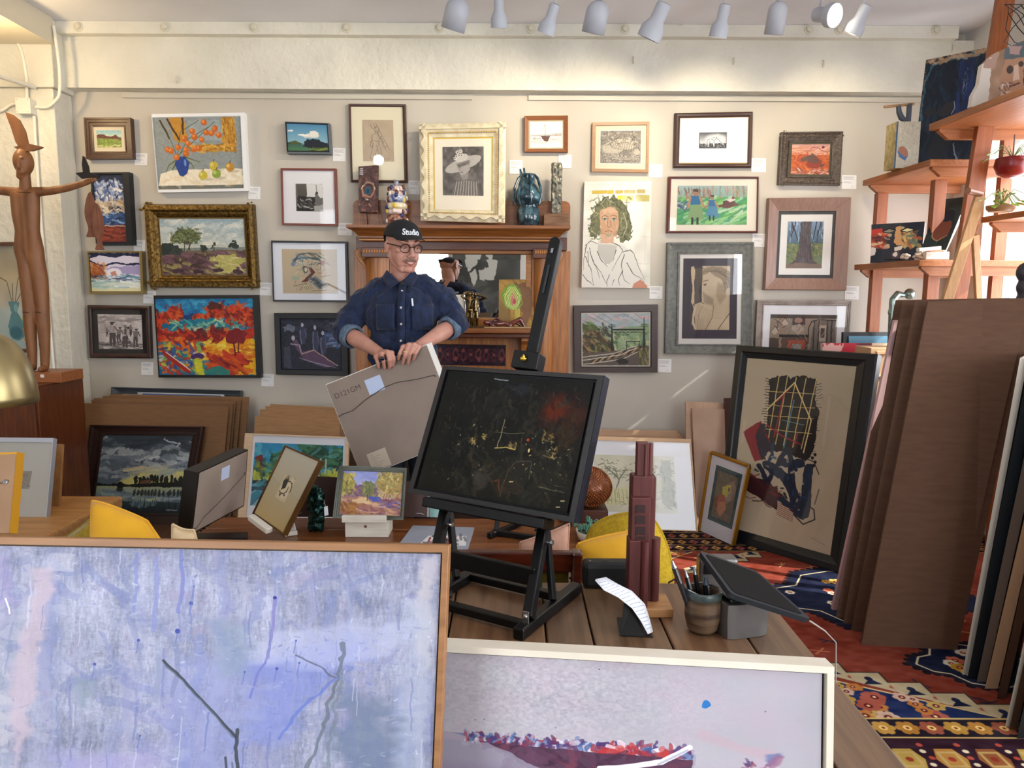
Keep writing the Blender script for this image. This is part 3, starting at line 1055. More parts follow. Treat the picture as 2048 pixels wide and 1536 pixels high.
def a_hat():
 a = Art(260, 320, '#5e5a57', 23)
 a.mott(.1, 14)
 a.poly([(28, 78), (38, 68), (60, 62), (78, 70), (88, 100), (20, 100)], '#6a6460', ro=1)
 for i in range(9):
  a.st([(34 + i * 6, 70 - abs(i - 4) * -.8), (28 + i * 7, 100)], 1.8, '#b8b0a8', .9, .3)
 a.poly([(44, 50), (62, 44), (62, 66), (50, 70), (44, 62)], '#8f8882', ro=.6)
 a.poly([(38, 30), (64, 26), (66, 44), (56, 56), (44, 60), (38, 50), (34, 46)], '#a9a29c', ro=.6)
 a.poly([(36, 32), (46, 30), (44, 56), (38, 50)], '#c4beb8', .8, soft=2)
 a.el(64, 36, 3, 6, '#b4aca6'); a.st([(36, 38), (42, 36)], 1.2, '#2c2826'); a.st([(47, 35), (56, 33)], 1.2, '#2c2826'); a.el(51, 38, 3, 1.4, '#2c2826'); a.el(40, 40, 2, 1.2, '#2c2826')
 a.st([(43, 38), (40, 48), (44, 48)], .9, '#54504c'); a.st([(42, 53), (48, 53)], 1.6, '#3a3432')
 a.poly([(50, 24), (66, 30), (58, 32)], '#2c2826', .8, soft=2)
 a.el(50, 36, 46, 13, '#b5afa8', a=-18, ro=.6); a.poly([(34, 34), (56, 26), (68, 30), (66, 48), (56, 56), (44, 58), (37, 48)], '#a9a29c', ro=.5)
 a.poly([(34, 36), (66, 28), (64, 36), (50, 40), (38, 44)], '#4c4844', .6, soft=3)
 a.st([(38, 40), (43, 39)], 1, '#1c1a18'); a.st([(48, 38), (56, 36)], 1.2, '#1c1a18'); a.st([(44, 40), (41, 48), (45, 49)], .8, '#4c4642'); a.st([(43, 53), (49, 53)], 1.6, '#3a3432')
 a.el(46, 23, 16, 8, '#c9c2ba', a=-16, ro=.6)
 for x, y in ((36, 12), (44, 10), (40, 18), (34, 20), (46, 18), (30, 24)):
  a.el(x, y, 4, 3.4, '#d8d2ca', ro=1); a.el(x, y, 1.4, 1.4, '#3c3836')
 for i in range(12):
  t = i / 12 * 6.28
  a.st([(42, 10), (42 + 8 * math.cos(t), 10 + 7 * math.sin(t))], .8, '#c4bcb4')
 return a.mott(.03, 60)

def a_boat():
 a = Art(200, 160, '#efe4d6', 24)
 a.poly([(0, 52), (30, 48), (60, 50), (80, 44), (100, 44), (100, 58), (0, 60)], '#9a9a98', .8, ro=1.5)
 a.gr(58, 72, '#e8e8e8', '#d8dadc')
 a.dabs(40, (0, 60, 100, 84), ['#c8b49a', '#b0a498', '#e0d4c2', '#9c9484'], 20, 2.5, 2, 8, .6, 1)
 a.st([(46, 4), (47, 62)], 1, '#4a3a34'); a.st([(46, 8), (34, 56)], .5, '#6a5a50'); a.st([(46, 8), (60, 58)], .5, '#6a5a50')
 a.poly([(34, 56), (62, 56), (58, 68), (54, 78), (44, 76), (38, 66)], '#5a3a34', ro=.8); a.st([(33, 56), (63, 55)], 1.6, '#382824')
 a.el(82, 52, 4, 2, '#d08060', ro=1)
 a.dabs(12, (10, 58, 34, 70), ['#4a4442', '#8a6050'], 4, 1, 80, 20)
 return a

def a_recline():
 a = Art(320, 260, '#857c70', 25)
 a.dabs(260, (0, 0, 100, 100), ['#4a443e', '#a89e90', '#c8bcaa', '#5c554c', '#6e665c'], 12, 2, 20, 70, .7, 1)
 a.el(34, 50, 30, 20, '#b0a694', a=-14, ro=1); a.el(60, 42, 26, 16, '#b8ad9a', a=12, ro=1); a.el(84, 40, 8, 9, '#c4b8a4', ro=1); a.el(86, 41, 4.5, 6, '#8a8072')
 for i in range(16):
  a.st([(8 + i * 5, 40 + 6 * math.sin(i)), (20 + i * 4.6, 32 + 8 * math.sin(i * 1.3)), (30 + i * 4, 54 + i)], .9, '#3a342e', .8, .5)
 for i in range(9):
  a.st([(6 + i * 3, 78 + i), (30 + i * 4, 74 + i * 2), (60 + i * 3, 90 - i * .6), (92, 74 + i * 2.4)], 1, '#332e2a' if i % 2 else '#d8ccb8', .85, .8)
 a.el(90, 66, 8, 9, '#b0a594', ro=1)
 return a.mott(.05, 50)

def a_smallfig():
 a = Art(220, 130, '#cfcfcf', 26)
 a.gr(0, 60, '#55565a', '#d8d8d8'); a.el(60, 40, 38, 30, '#eeeeee', .8, soft=16)
 a.poly([(0, 72), (100, 68), (100, 100), (0, 100)], '#3a3a3c', ro=2)
 for p, w_ in (([(24, 80), (28, 44), (44, 34), (62, 24)], 8), ([(34, 86), (38, 50)], 6), ([(58, 26), (80, 64), (90, 80)], 4), ([(60, 30), (52, 60), (56, 88)], 6), ([(42, 38), (56, 52)], 7)):
  a.st(p, w_, '#e4e4e4', 1, .6); a.st([(x + 2, y + 3) for x, y in p], 1.3, '#1c1c1e', .9, .6)
 a.el(68, 16, 5, 7, '#d4d4d4'); a.st([(0, 2), (100, 2)], 2, '#3a3a3a'); a.dabs(70, (2, 74, 98, 98), ['#101012', '#b8b8b8', '#707074'], 6, 2, 70, 40)
 for p in ([(1, 0), (1, 100)], [(99, 0), (99, 100)], [(0, 98), (100, 98)]):
  a.st(p, 2, '#303030')
 return a

def a_ember():
 a = Art(260, 200, '#b05a34', 27)
 a.gr(0, 34, '#c89a90', '#c06a44'); a.dabs(50, (0, 0, 100, 34), ['#d8a494', '#b87a74', '#c88a5c', '#e0b4a0'], 30, 3, -5, 12, .7, 1)
 a.dabs(120, (0, 34, 100, 84), ['#c8642c', '#a8442a', '#d8803c', '#943828', '#b8542c'], 20, 3, 20, 50, .7, 1)
 a.st([(30, 52), (40, 46), (56, 40), (70, 52), (80, 70)], 10, '#5a4a44', .9, 2); a.el(60, 64, 20, 18, '#8c3c2c', ro=2, soft=4); a.el(56, 54, 18, 7, '#54504a', .8, a=15, soft=6)
 a.st([(48, 16), (54, 10), (70, 12), (80, 22), (94, 26)], 1.4, '#7a3440'); a.el(82, 10, 4, 4, '#5a2438')
 a.st([(4, 30), (14, 36), (12, 50)], 2, '#e0844c'); a.dabs(60, (0, 82, 100, 100), ['#e0c8b4', '#b08494', '#a05a44', '#6c3a34'], 10, 3, 10, 40, .8, 1)
 return a

def a_curly():
 a = Art(420, 660, '#e4e0d2', 28)
 a.mott(.05, 10)
 g = '#b8b6ac'
 for y in (3, 9, 18, 26, 51, 76, 88):
  a.st([(0, y), (100, y + 1)], .4, g, .8, .3)
 for x, y0, y1 in ((26, 0, 9), (54, 0, 9), (76, 0, 9), (78, 26, 51), (92, 51, 76), (76, 76, 100)):
  a.st([(x, y0), (x, y1)], .4, g, .8, .3)
 for x0, x1, y0, y1, c in ((12, 34, 8.5, 11.5, '#c8aa3e'), (35, 44, 8.5, 11.5, '#cdb23c'), (47, 58, 8.5, 11.5, '#c0a85c'), (60, 76, 8.5, 11.5, '#b8a050'), (79, 91, 8, 11.3, '#b4a060'), (50, 74, 13.5, 18.5, '#e6d01c'), (77, 97, 13, 18.6, '#b4a860')):
  a.poly([(x0, y0), (x1, y0), (x1, y1), (x0, y1)], c, ro=.3); a.st([(x0, y0), (x1, y0), (x1, y1), (x0, y1), (x0, y0)], .4, '#8a8668', .7)
 a.el(68, 36, 22, 26, '#f4f2ea', .6, soft=8)
 hair = [(36, 14), (50, 15), (62, 22), (70, 34), (72, 44), (70, 54), (60, 58), (52, 50), (24, 52), (14, 54), (8, 48), (10, 40), (12, 30), (20, 20)]
 a.poly(hair, '#6a6a4c', ro=2.4)
 a.dabs(120, (12, 16, 70, 54), ['#7e7e58', '#54563c', '#8f8c66', '#474a34', '#9c9870'], 10, 2.4, 50, 80, .8, 1)
 for p in ([(24, 22), (34, 16), (44, 20)], [(14, 34), (22, 30)], [(60, 30), (66, 42), (60, 52)], [(12, 46), (20, 50)]):
  a.st(p, .8, '#c8c4ac', .8, .6)
 a.poly([(24, 27), (40, 23), (52, 28), (54, 42), (48, 52), (40, 56), (30, 53), (25, 44)], '#c49a78', ro=.6)
 a.poly([(28, 26), (46, 24), (50, 29), (30, 31)], '#d0ac8c', .8, soft=2); a.poly([(28, 50), (46, 50), (46, 58), (27, 58)], '#cfa68a', ro=.6)
 a.dabs(26, (26, 30, 52, 52), ['#d8b296', '#b08468', '#e0c0a4', '#a88c78'], 7, 2, 70, 40, .6)
 for x in (32, 46):
  a.st([(x - 5, 33.5 - (x > 40)), (x, 31.5), (x + 4, 33)], .7, '#4a4638'); a.el(x, 35.4, 3.6, 1.2, '#9aa294'); a.el(x, 35.3, 1.1, 1.2, '#4c564c'); a.st([(x - 4, 34.6), (x + 4, 34.6)], .5, '#3a3830')
 a.st([(37, 34), (36, 41), (38, 43), (42, 42.6), (41, 36)], .6, '#6a5444'); a.st([(33, 47), (39, 46), (44, 47)], .9, '#98604c'); a.poly([(34, 49), (43, 49), (41, 52), (36, 52)], '#7c9070', .5, soft=1)
 a.poly([(2, 60), (12, 56), (24, 57), (46, 58), (62, 60), (76, 68), (90, 90), (94, 100), (0, 100)], '#dedad0', ro=.8)
 a.poly([(24, 58), (52, 60), (44, 76), (34, 78), (22, 66)], '#b8b4ac', .8, ro=1)
 ink = '#26242a'
 for p in ([(4, 60), (12, 56), (22, 58), (27, 55)], [(6, 60), (2, 72), (2, 84)], [(10, 62), (16, 74), (28, 86), (36, 96)], [(4, 70), (14, 84), (18, 98)], [(22, 66), (30, 76), (38, 80)], [(46, 58), (54, 60), (60, 64), (52, 74), (44, 84)],
   [(60, 66), (70, 64), (76, 68), (84, 82), (92, 92)], [(62, 68), (58, 78), (62, 92), (70, 96)], [(60, 84), (54, 92), (56, 98)], [(2, 88), (10, 94), (18, 98)], [(40, 88), (36, 94), (38, 99)], [(66, 76), (74, 86), (88, 92), (96, 99)], [(50, 64), (46, 74)], [(8, 66), (10, 80)], [(14, 70), (22, 82), (26, 92)], [(48, 92), (44, 98)]):
  a.st(p, 1, ink, .85, .6, w1=.4)
 a.poly([(76, 96), (86, 92), (96, 98), (96, 100), (74, 100)], '#c88a70')
 return a

def a_field():
 a = Art(400, 240, '#5a9a5c', 29)
 a.gr(0, 28, '#9fb4b4', '#86a89c')
 a.dabs(60, (0, 10, 50, 34), ['#94685a', '#a87a68', '#7c5a50', '#b09080'], 7, 2, 80, 20, .8)
 a.dabs(60, (50, 0, 100, 26), ['#a88470', '#8f7060', '#c4a08a', '#5f8a5c'], 12, 1.2, 78, 10, .8)
 a.dabs(140, (0, 36, 100, 100), ['#4aa050', '#7cbc5c', '#2f8058', '#8cc878', '#3a9068', '#b8d4b0'], 22, 4, -28, 14, .8, 1)
 a.dabs(30, (0, 40, 16, 62), ['#3c4464', '#c8d0dc', '#5c6484'], 6, 2, 0, 80)
 a.poly([(52, 52), (80, 44), (92, 48), (70, 58)], '#6a4438', ro=1)
 for x, y, s, sk in ((26, 26, 1.25, '#7f9c6c'), (50, 36, .9, '#4a84a4')):
  a.poly([(x - 6 * s, y), (x + 5 * s, y), (x + 6 * s, y + 22 * s), (x - 5 * s, y + 22 * s)], '#2a6a94', ro=.6)
  a.poly([(x - 5 * s, y + 18 * s), (x + 7 * s, y + 18 * s), (x + 11 * s, y + 48 * s), (x - 9 * s, y + 48 * s)], sk, ro=.8)
  a.el(x, y - 7 * s, 3 * s, 6.5 * s, '#a07860'); a.poly([(x - 3 * s, y - 14 * s), (x + 3 * s, y - 14 * s), (x + 3 * s, y - 8 * s), (x - 3 * s, y - 9 * s)], '#4a3a30')
  for q in (-3, 3):
   a.st([(x + q * s, y + 46 * s), (x + q * s, y + 58 * s)], 2.4 * s, '#2c2c3c')
  a.st([(x + 5 * s, y + 4), (x + 10 * s, y + 22 * s)], 2.6 * s, '#b08468'); a.st([(x - 6 * s, y + 4), (x - 8 * s, y + 24 * s)], 2.6 * s, '#b08468')
 a.poly([(66, 40), (78, 34), (84, 42), (76, 52), (64, 56)], '#5c3a34', ro=1); a.poly([(70, 36), (80, 30), (84, 36), (76, 42)], '#d8c8c8', ro=.5); a.el(80, 31, 2, 3.6, '#7a4a38')
 return a

def a_rail():
 a = Art(420, 330, '#8a9a98', 30)
 a.gr(0, 42, '#98a0a4', '#88a4a0'); a.dabs(60, (0, 0, 100, 34), ['#c89c98', '#b8b8bc', '#7f9094', '#a8aeb0', '#8aa4a4'], 18, 4, -14, 20, .6, 2)
 a.poly([(52, 30), (80, 24), (100, 18), (100, 70), (40, 70), (40, 44)], '#7f9470', ro=2)
 a.dabs(90, (44, 34, 100, 72), ['#a0a87c', '#5c7854', '#c0b888', '#8aa080', '#465c40'], 8, 3, 40, 50, .7, 1)
 a.poly([(0, 18), (14, 24), (30, 38), (46, 60), (48, 74), (0, 80)], '#5a4a34', ro=2)
 a.dabs(110, (0, 24, 42, 76), ['#8a7048', '#3a3828', '#6c7c44', '#a88c5c', '#4a4030', '#2c2c20'], 8, 3, 50, 40, .8, 1)
 a.dabs(20, (0, 16, 22, 32), ['#6c8048', '#8a9a58', '#44542c'], 8, 3, 30, 20)
 a.poly([(0, 78), (60, 70), (84, 60), (100, 64), (100, 100), (0, 100)], '#5c5048', ro=1)
 for i in range(14):
  a.st([(8 + i * 6, 98 - i * 2.0), (16 + i * 6, 90 - i * 2.2)], 2, '#a8825c' if i % 2 else '#33291f')
 for p in ([(0, 84), (50, 76), (70, 66), (82, 62)], [(0, 90), (56, 80), (80, 66)], [(0, 98), (60, 88), (88, 70)]):
  a.st(p, 1.3, '#c8c4b0', .9, .4)
 d = '#24221e'
 for x0, w_ in ((44, 1.8), (92, 2)):
  a.poly([(x0 - w_, 72), (x0 + w_ + 1, 72), (x0 + w_ * .5, 26), (x0 - w_ * .5, 26)], d, .85, ro=.3)
  a.st([(x0, 8 + (x0 < 60) * 12), (x0, 30)], 1, d); a.st([(x0 - 4, 22), (x0 + 5, 22)], .9, d); a.st([(x0 - 4, 25.5), (x0 + 5, 25.5)], .9, d)
 a.st([(44, 31), (93, 31)], 2, d); a.st([(44, 37), (93, 36)], .8, d)
 for i in range(8):
  a.st([(44 + i * 6, 37), (47 + i * 6, 31), (50 + i * 6, 37)], .5, d)
 a.st([(66, 54), (86, 54)], 1.3, d); a.st([(66, 54), (66, 70)], 1, d); a.st([(85, 54), (85, 68)], 1, d)
 for p in ([(4, 0), (44, 30)], [(16, 0), (44, 22)], [(30, 0), (44, 12)], [(0, 12), (44, 36)], [(60, 0), (92, 22)], [(78, 0), (92, 14)], [(44, 32), (52, 42), (60, 34), (68, 42), (78, 34)]):
  a.st(p, .45, '#34322e', .8)
 a.el(60, 92, 10, 5, '#26211c', .9, ro=2); a.dabs(20, (84, 70, 100, 98), ['#8a8450', '#4c4c2c'], 9, 3, 80, 20)
 return a

def a_profile():
 a = Art(330, 500, '#b8a488', 31)
 a.mott(.03, 8)
 a.poly([(0, 0), (30, 0), (30, 56), (12, 60), (16, 100), (0, 100)], '#3c3741')
 a.poly([(2, 2), (10, 0), (12, 8), (10, 30), (13, 58), (8, 60), (16, 66), (12, 88), (18, 100), (14, 100), (6, 90), (10, 66), (4, 56), (6, 30), (2, 12)], '#c4ac8c', ro=1)
 a.poly([(12, 4), (32, 3), (28, 30), (22, 40), (26, 54), (14, 58)], '#5a5046', .9, ro=1)
 a.poly([(34, 4), (60, 0), (90, 4), (100, 10), (100, 34), (88, 36), (80, 22), (50, 10), (34, 14)], '#8a7862', .9, ro=1.5)
 for i in range(16):
  a.st([(32 + i * 2, 10 - i * .3), (60 + i * 2.6, 3 + i * 1.1), (98, 10 + i * 1.6)], .8, ('#54483c', '#a89478', '#3e342c')[i % 3], .7, .4)
 for i in range(12):
  a.st([(60, 60 + i * 2), (80 + i, 50 + i * 3), (100, 34 + i * 4)], 1.2, '#96846c', .5, .6)
 for i in range(12):
  a.st([(16 + i * 3, 100), (14 + i * 4, 80 - i), (22 + i * 3.4, 60 + i)], 1.3, '#8e7c66', .5, .8)
 a.poly([(70, 26), (92, 30), (90, 50), (76, 60), (66, 46)], '#8a7860', .6, soft=6); a.poly([(32, 40), (60, 52), (60, 62), (36, 58)], '#7c6c58', .6, soft=4)
 k = '#3a302a'
 a.st([(33, 8), (30, 16), (30, 24), (22, 38), (26, 41), (30, 42)], 1.2, k, .9, .2); a.st([(30, 43), (25, 46), (30, 48), (26, 50), (30, 52), (30, 57), (36, 59)], 1.3, k, .9, .2)
 a.st([(33, 24), (46, 22)], 1.2, k); a.st([(34, 29), (42, 28)], 1.4, k); a.el(38, 30, 2.6, 1, k, .8); a.st([(84, 28), (92, 26), (94, 34), (86, 40)], 1, k, .8)
 a.st([(60, 62), (58, 80), (40, 100)], 1.2, k, .8, .4); a.st([(100, 74), (80, 92), (72, 100)], 1.5, k, .9); a.st([(34, 62), (24, 74), (20, 100)], 1, '#6a5c4c', .8, .5)
 return a

def a_tree():
 a = Art(260, 330, '#68785c', 32)
 a.gr(0, 46, '#7f98b4', '#4c6878'); a.dabs(50, (0, 0, 100, 40), ['#a8c0d8', '#3c4c5c', '#8098a8', '#c8d4e0', '#2c3c48'], 16, 3, 80, 20, .8)
 a.dabs(90, (0, 44, 100, 84), ['#8a8c4c', '#5c6838', '#a8a468', '#3f4c30', '#6c7848'], 9, 3, 20, 70, .8, 1)
 a.poly([(34, 0), (66, 0), (64, 30), (68, 60), (78, 86), (100, 94), (100, 100), (0, 100), (0, 94), (24, 84), (34, 56), (36, 30)], '#4c484c', ro=1.5)
 a.dabs(90, (34, 0, 66, 96), ['#6a5c5c', '#3a3a44', '#585464', '#786868'], 14, 2, 86, 12, .7, 1)
 a.poly([(0, 92), (40, 88), (100, 92), (100, 100), (0, 100)], '#7c685c', .9, ro=1)
 for p in ([(10, 0), (30, 40)], [(22, 0), (10, 34)], [(80, 0), (72, 40)], [(92, 0), (84, 30)]):
  a.st(p, 2.6, '#26303a', ro=.6)
 return a

def a_room():
 a = Art(360, 300, '#8a7a6a', 33)
 a.poly([(0, 0), (100, 0), (100, 8), (0, 8)], '#3a332e'); a.poly([(64, 10), (98, 10), (98, 100), (60, 100)], '#6c6058', ro=.6)
 k = '#221c1a'
 for x in (66, 73, 86, 92):
  a.st([(x, 12), (x, 90)], 1.8, k, .8, .5)
 a.poly([(74, 22), (84, 22), (84, 56), (74, 56)], '#a89888'); a.poly([(76, 28), (82, 28), (82, 48), (76, 48)], '#4a3430')
 a.st([(58, 60), (58, 26), (62, 14), (72, 10), (98, 12)], 1.6, k, .9, .4)
 a.poly([(33, 2), (52, 2), (52, 22), (33, 22)], '#3a2c2a', ro=.5); a.el(42, 12, 6, 6, '#9a7464', ro=1); a.el(42, 30, 8, 10, '#a8988a', ro=2)
 for x, y in ((8, 34), (22, 16)):
  a.el(x, y, 5, 8, '#b4a494', ro=.5); a.st([(x - 5, y), (x, y - 9), (x + 5, y)], 1, k)
 a.poly([(14, 42), (58, 42), (58, 48), (14, 48)], k, ro=.5)
 a.poly([(18, 48), (58, 48), (58, 100), (18, 100)], '#5a4238', ro=.5); a.poly([(28, 54), (54, 54), (52, 100), (30, 100)], '#a04a34', ro=.6); a.poly([(33, 62), (48, 62), (48, 100), (34, 100)], '#8f8a84', ro=.8)
 a.poly([(0, 50), (14, 50), (16, 100), (0, 100)], '#4a3a34', ro=1)
 a.dabs(60, (2, 10, 98, 96), ['#2c2420', '#b8a898', '#5c4c44', '#968474'], 9, 1.2, 88, 60, .6)
 return a

def a_vase():
 a = Art(240, 330, '#a89c8a', 34)
 a.gr(0, 30, '#9a9484', '#b4a484'); a.gr(30, 60, '#b4a484', '#b8b0a0'); a.gr(60, 100, '#b0b8b0', '#98aaa6'); a.mott(.06, 6)
 for p in ([(72, 54), (66, 34), (52, 30)], [(74, 54), (76, 36)], [(78, 54), (86, 34), (96, 22)], [(80, 54), (90, 46)]):
  a.st(p, 1.2, '#5c5a44')
 a.poly([(64, 54), (86, 54), (80, 64), (92, 76), (90, 88), (80, 92), (66, 90), (60, 78), (70, 64)], '#5a8488', ro=.8); a.el(74, 84, 12, 6, '#34606c', .8, soft=3); a.el(78, 60, 4, 4, '#8cb0ac', .7, soft=2)
 a.el(96, 70, 8, 6, '#c0a838', ro=1); a.dabs(14, (90, 78, 100, 92), ['#d8c8a0', '#a88c6c'], 8, 3)
 return a

gold_orn = M('#8a6c34', 0.35, 0.75, '#4a3616', 60, bs=0.9, bscale=70, bd=0.006)
cream_orn = M('#e2d8bc', 0.5, 0.0, '#cabd9c', 20, bs=0.4, bscale=50, bd=0.002)
dk = wood('#3a2016', '#54301e', 'x', 8, 0.35)
black = M('#0e0e11', 0.45)
brn = M('#33201c', 0.35, c2='#452a22', scale=10)
red_w = wood('#6a3026', '#84402f', 'x', 8, 0.4)

def orn(qq, inner, t, n=26, mat=None, size=0.011, waves=False):
 """carved relief scattered along the rails"""
 rnd = random.Random(5)
 bm = B()
 u0, v0, u1, v1 = inner
 W_, H_ = qq.w(), qq.h()
 for side in range(4):
  k = int(n * (W_ if side % 2 == 0 else H_) / W_)
  for i in range(k + 1):
   f = i / k
   e = {0: (f, v0 * .4), 1: (1 - (1 - u1) * .4, f), 2: (f, 1 - (1 - v1) * .4), 3: (u0 * .4, f)}[side]
   c = qq.at(e[0], e[1], 0.0)
   big = 1.5 if (i in (0, k) or abs(i - k / 2) < 1) else 1
   for _ in range(3):
    o = qq.at(e[0], e[1], 0) + V((rnd.uniform(-1, 1), 0, rnd.uniform(-1, 1))) * size * big
    bmesh.ops.create_icosphere(bm, subdivisions=1, radius=size * rnd.uniform(.3, .7) * big, matrix=Matrix.Translation(o) @ Matrix.Diagonal((1.3, .6, .8, 1)))
 tag(obj('carving', bm, mat, t, True), kind='stuff')

def scallop(qq, inner, t):
 """wavy carved edge of the cream frame and its bead row"""
 bm = B()
 W_, H_ = qq.w(), qq.h()
 ey = -qq.n
 for side in range(4):
  L = W_ if side % 2 == 0 else H_
  k = 6 if side % 2 == 0 else 7
  a = qq.at(*[(0, 0), (1, 0), (1, 1), (0, 1)][side])
  b = qq.at(*[(1, 0), (1, 1), (0, 1), (0, 0)][side])
  ex = (b - a).normalized()
  ez = qq.n.cross(ex)
  if ez.dot(qq.at(.5, .5) - a) < 0:
   ez = -ez
  L = (b - a).length
  pts = []
  for i in range(k * 8 + 1):
   x = L * i / (k * 8)
   pts.append((x, 0.020 + 0.010 * math.cos(i / 8 * 2 * math.pi) * (1 if 4 < i < k * 8 - 4 else .3)))
  poly = [(x, y) for x, y in pts] + [(L, 0.042), (0, 0.042)]
  prism(bm, poly, a + qq.n * 0.0, ex, ez, qq.n, 0.010)
 obj('scalloped_moulding', bm, cream_orn, t)
 bm = B()
 u0, v0, u1, v1 = inner
 for side in range(4):
  k = 38
  for i in range(k):
   f = (i + .5) / k
   m0, m1 = .62, 1 - .62
   e = {0: (u0 * .7 + f * (1 - u0 * .7 - (1 - u1) * .7), v0 * .7), 1: (1 - (1 - u1) * .7, v0 * .7 + f * (1 - v0 * .7 - (1 - v1) * .7)), 2: (u0 * .7 + f * (1 - u0 * .7 - (1 - u1) * .7), 1 - (1 - v1) * .7), 3: (u0 * .7, v0 * .7 + f * (1 - v0 * .7 - (1 - v1) * .7))}[side]
   bmesh.ops.create_icosphere(bm, subdivisions=1, radius=0.0048, matrix=Matrix.Translation(qq.at(e[0], e[1], 0.004)))
 obj('beading', bm, M('#c49a48', 0.35, 0.6), t, True)

wp('framed_painting', 'small mesa landscape in a wide stepped dark walnut frame, top of the first column', 'painting', [(167, 235), (260, 235), (265, 317), (172, 318)], a_mesa(), (192, 260, 241, 294), mats=[((186, 253, 248, 302), '#e4d6b8')], fmat=dk, prof=STEP, depth=0.05)
wp('framed_painting', 'still life of orange seed pods in a blue vase with apples, white frame', 'painting', [(303, 228), (489, 225), (496, 382), (316, 385)], a_still(), (310, 234, 483, 377), mats=[((309, 233, 484, 378), '#c8c8c4')], fmat=M('#f2f3f4', 0.4), depth=0.045)
wp('framed_painting', 'tall stormy cloud painting in deep black frame behind the hanging wooden fish', 'painting', [(184, 345), (257, 344), (265, 490), (196, 491)], a_tallsky(), (188, 350, 248, 484), mats=[((186, 348, 249, 486), '#101216')], fmat=M('#10141c', 0.5), depth=0.06)
wp('framed_painting', 'heathland landscape with trees in a heavy ornate gilt frame', 'painting', [(287, 408), (506, 408), (516, 576), (299, 575)], a_heath(), (321, 437, 489, 549), mats=[((318, 434, 492, 552), '#6e5526')], fmat=gold_orn, prof=[(0, -.01), (.1, .012), (.45, .016), (.6, 0), (.75, -.004), (.8, .002), (1, -.01)], depth=0.05, fr_extra=lambda q, i, t: orn(q, i, t, 30, gold_orn, .012))
wp('framed_painting', 'stylised seascape with orange cliffs in a thin gold box frame', 'painting', [(174, 502), (283, 502), (287, 588), (179, 588)], a_sea(), (180, 506, 279, 583), mats=[((179, 505, 280, 584), '#2c2620')], fmat=M('#a08c5c', 0.35, 0.7), prof=FLAT, depth=0.055)
wp('framed_drawing', 'charcoal drawing of labourers digging, black mount and dark brown frame', 'drawing', [(174, 610), (299, 612), (303, 717), (179, 716)], a_workers(), (195, 629, 283, 698), mats=[((184, 619, 292, 707), '#0c0a0b')], fmat=brn, prof=ROUND, glass=True)
wp('framed_painting', 'blazing red, orange and yellow hillside village painting in black frame', 'painting', [(307, 591), (514, 590), (522, 756), (317, 755)], a_blaze(), (313, 597, 509, 750), fmat=black, prof=FLAT, depth=0.05)
wp('framed_painting', 'small painting of a white cloud over dark trees in grey box frame', 'painting', [(570, 243), (658, 246), (662, 308), (574, 307)], a_cloud(), (574, 248, 655, 301), mats=[((572, 246, 657, 304), '#14171a')], fmat=M('#5d646c', 0.5), depth=0.055)
wp('framed_photograph', 'black and white interior photograph in wide white mount and reddish wood frame', 'photograph', [(561, 336), (672, 337), (675, 452), (564, 450)], a_photo(), (591, 367, 645, 422), mats=[((566, 341, 669, 447), '#f0eff2')], fmat=red_w, prof=FLAT, glass=True)
wp('framed_drawing', 'abstract machine-like pastel drawing on tan paper in thin black frame', 'drawing', [(542, 481), (694, 483), (697, 604), (546, 603)], a_forms(), (564, 498, 674, 587), mats=[((546, 486, 691, 600), '#e9edf6')], fmat=M('#1d1719', 0.4), glass=True)
wp('framed_painting', 'dark blue painting of standing and reclining figures in wide black frame', 'painting', [(548, 626), (695, 626), (698, 752), (552, 749)], a_night(), (562, 638, 681, 739), fmat=M('#0c0f16', 0.45), prof=[(0, 0), (.1, .004), (.9, .003), (1, -.006)], depth=0.045)
wp('framed_drawing', 'pencil drawing of a man carrying a ladder in tall dark brown frame', 'drawing', [(697, 207), (811, 208), (815, 365), (701, 364)], a_ladder(), (725, 239, 787, 322), mats=[((703, 213, 807, 360), '#e9e0c4')], fmat=M('#45291f', 0.35), prof=ROUND, glass=True)
wp('framed_painting', 'small watercolour of a beached sailing boat in bevelled-edge brown wooden frame'.replace('bevelled-edge ', 'sloping '), 'painting', [(1049, 232), (1136, 231), (1136, 304), (1049, 304)], a_boat(), (1061, 244, 1124, 294), mats=[((1057, 240, 1127, 297), '#b5a98a'), ((1060, 243, 1125, 295), '#efe6d8')], fmat=wood('#7c4a2c', '#8f5a36', 'x', 8), prof=BEVEL, depth=.035)
wp('framed_print', 'etching of a draped reclining figure in light wood frame', 'print', [(1185, 245), (1299, 243), (1297, 345), (1183, 343)], a_recline(), (1201, 261, 1282, 326), mats=[((1191, 250, 1293, 338), '#d9cdb2'), ((1199, 259, 1284, 328), '#efe8d8')], fmat=wood('#9a7250', '#aa845e', 'x', 8), prof=FLAT, glass=True)
wp('framed_print', 'tiny black and white print of a bending worker in big white mount, brown frame', 'print', [(1350, 226), (1506, 223), (1503, 335), (1347, 335)], a_smallfig(), (1399, 264, 1454, 296), mats=[((1359, 234, 1497, 327), '#c8a44c'), ((1360, 235, 1496, 325), '#eef0f2')], fmat=M('#46302a', 0.35), prof=ROUND, glass=True)
wp('framed_painting', 'small ember red abstract landscape in patterned bronze frame', 'painting', [(1563, 264), (1686, 263), (1680, 371), (1557, 369)], a_ember(), (1584, 288, 1660, 348), mats=[((1580, 284, 1664, 352), '#4c4a38')], fmat=M('#5e5448', 0.4, 0.4, '#463a34', 50, bs=.8, bscale=90, bd=.004), prof=SCOOP, depth=0.035, fr_extra=lambda q, i, t: orn(q, i, t, 34, M('#77685a', 0.4, 0.4), .006))
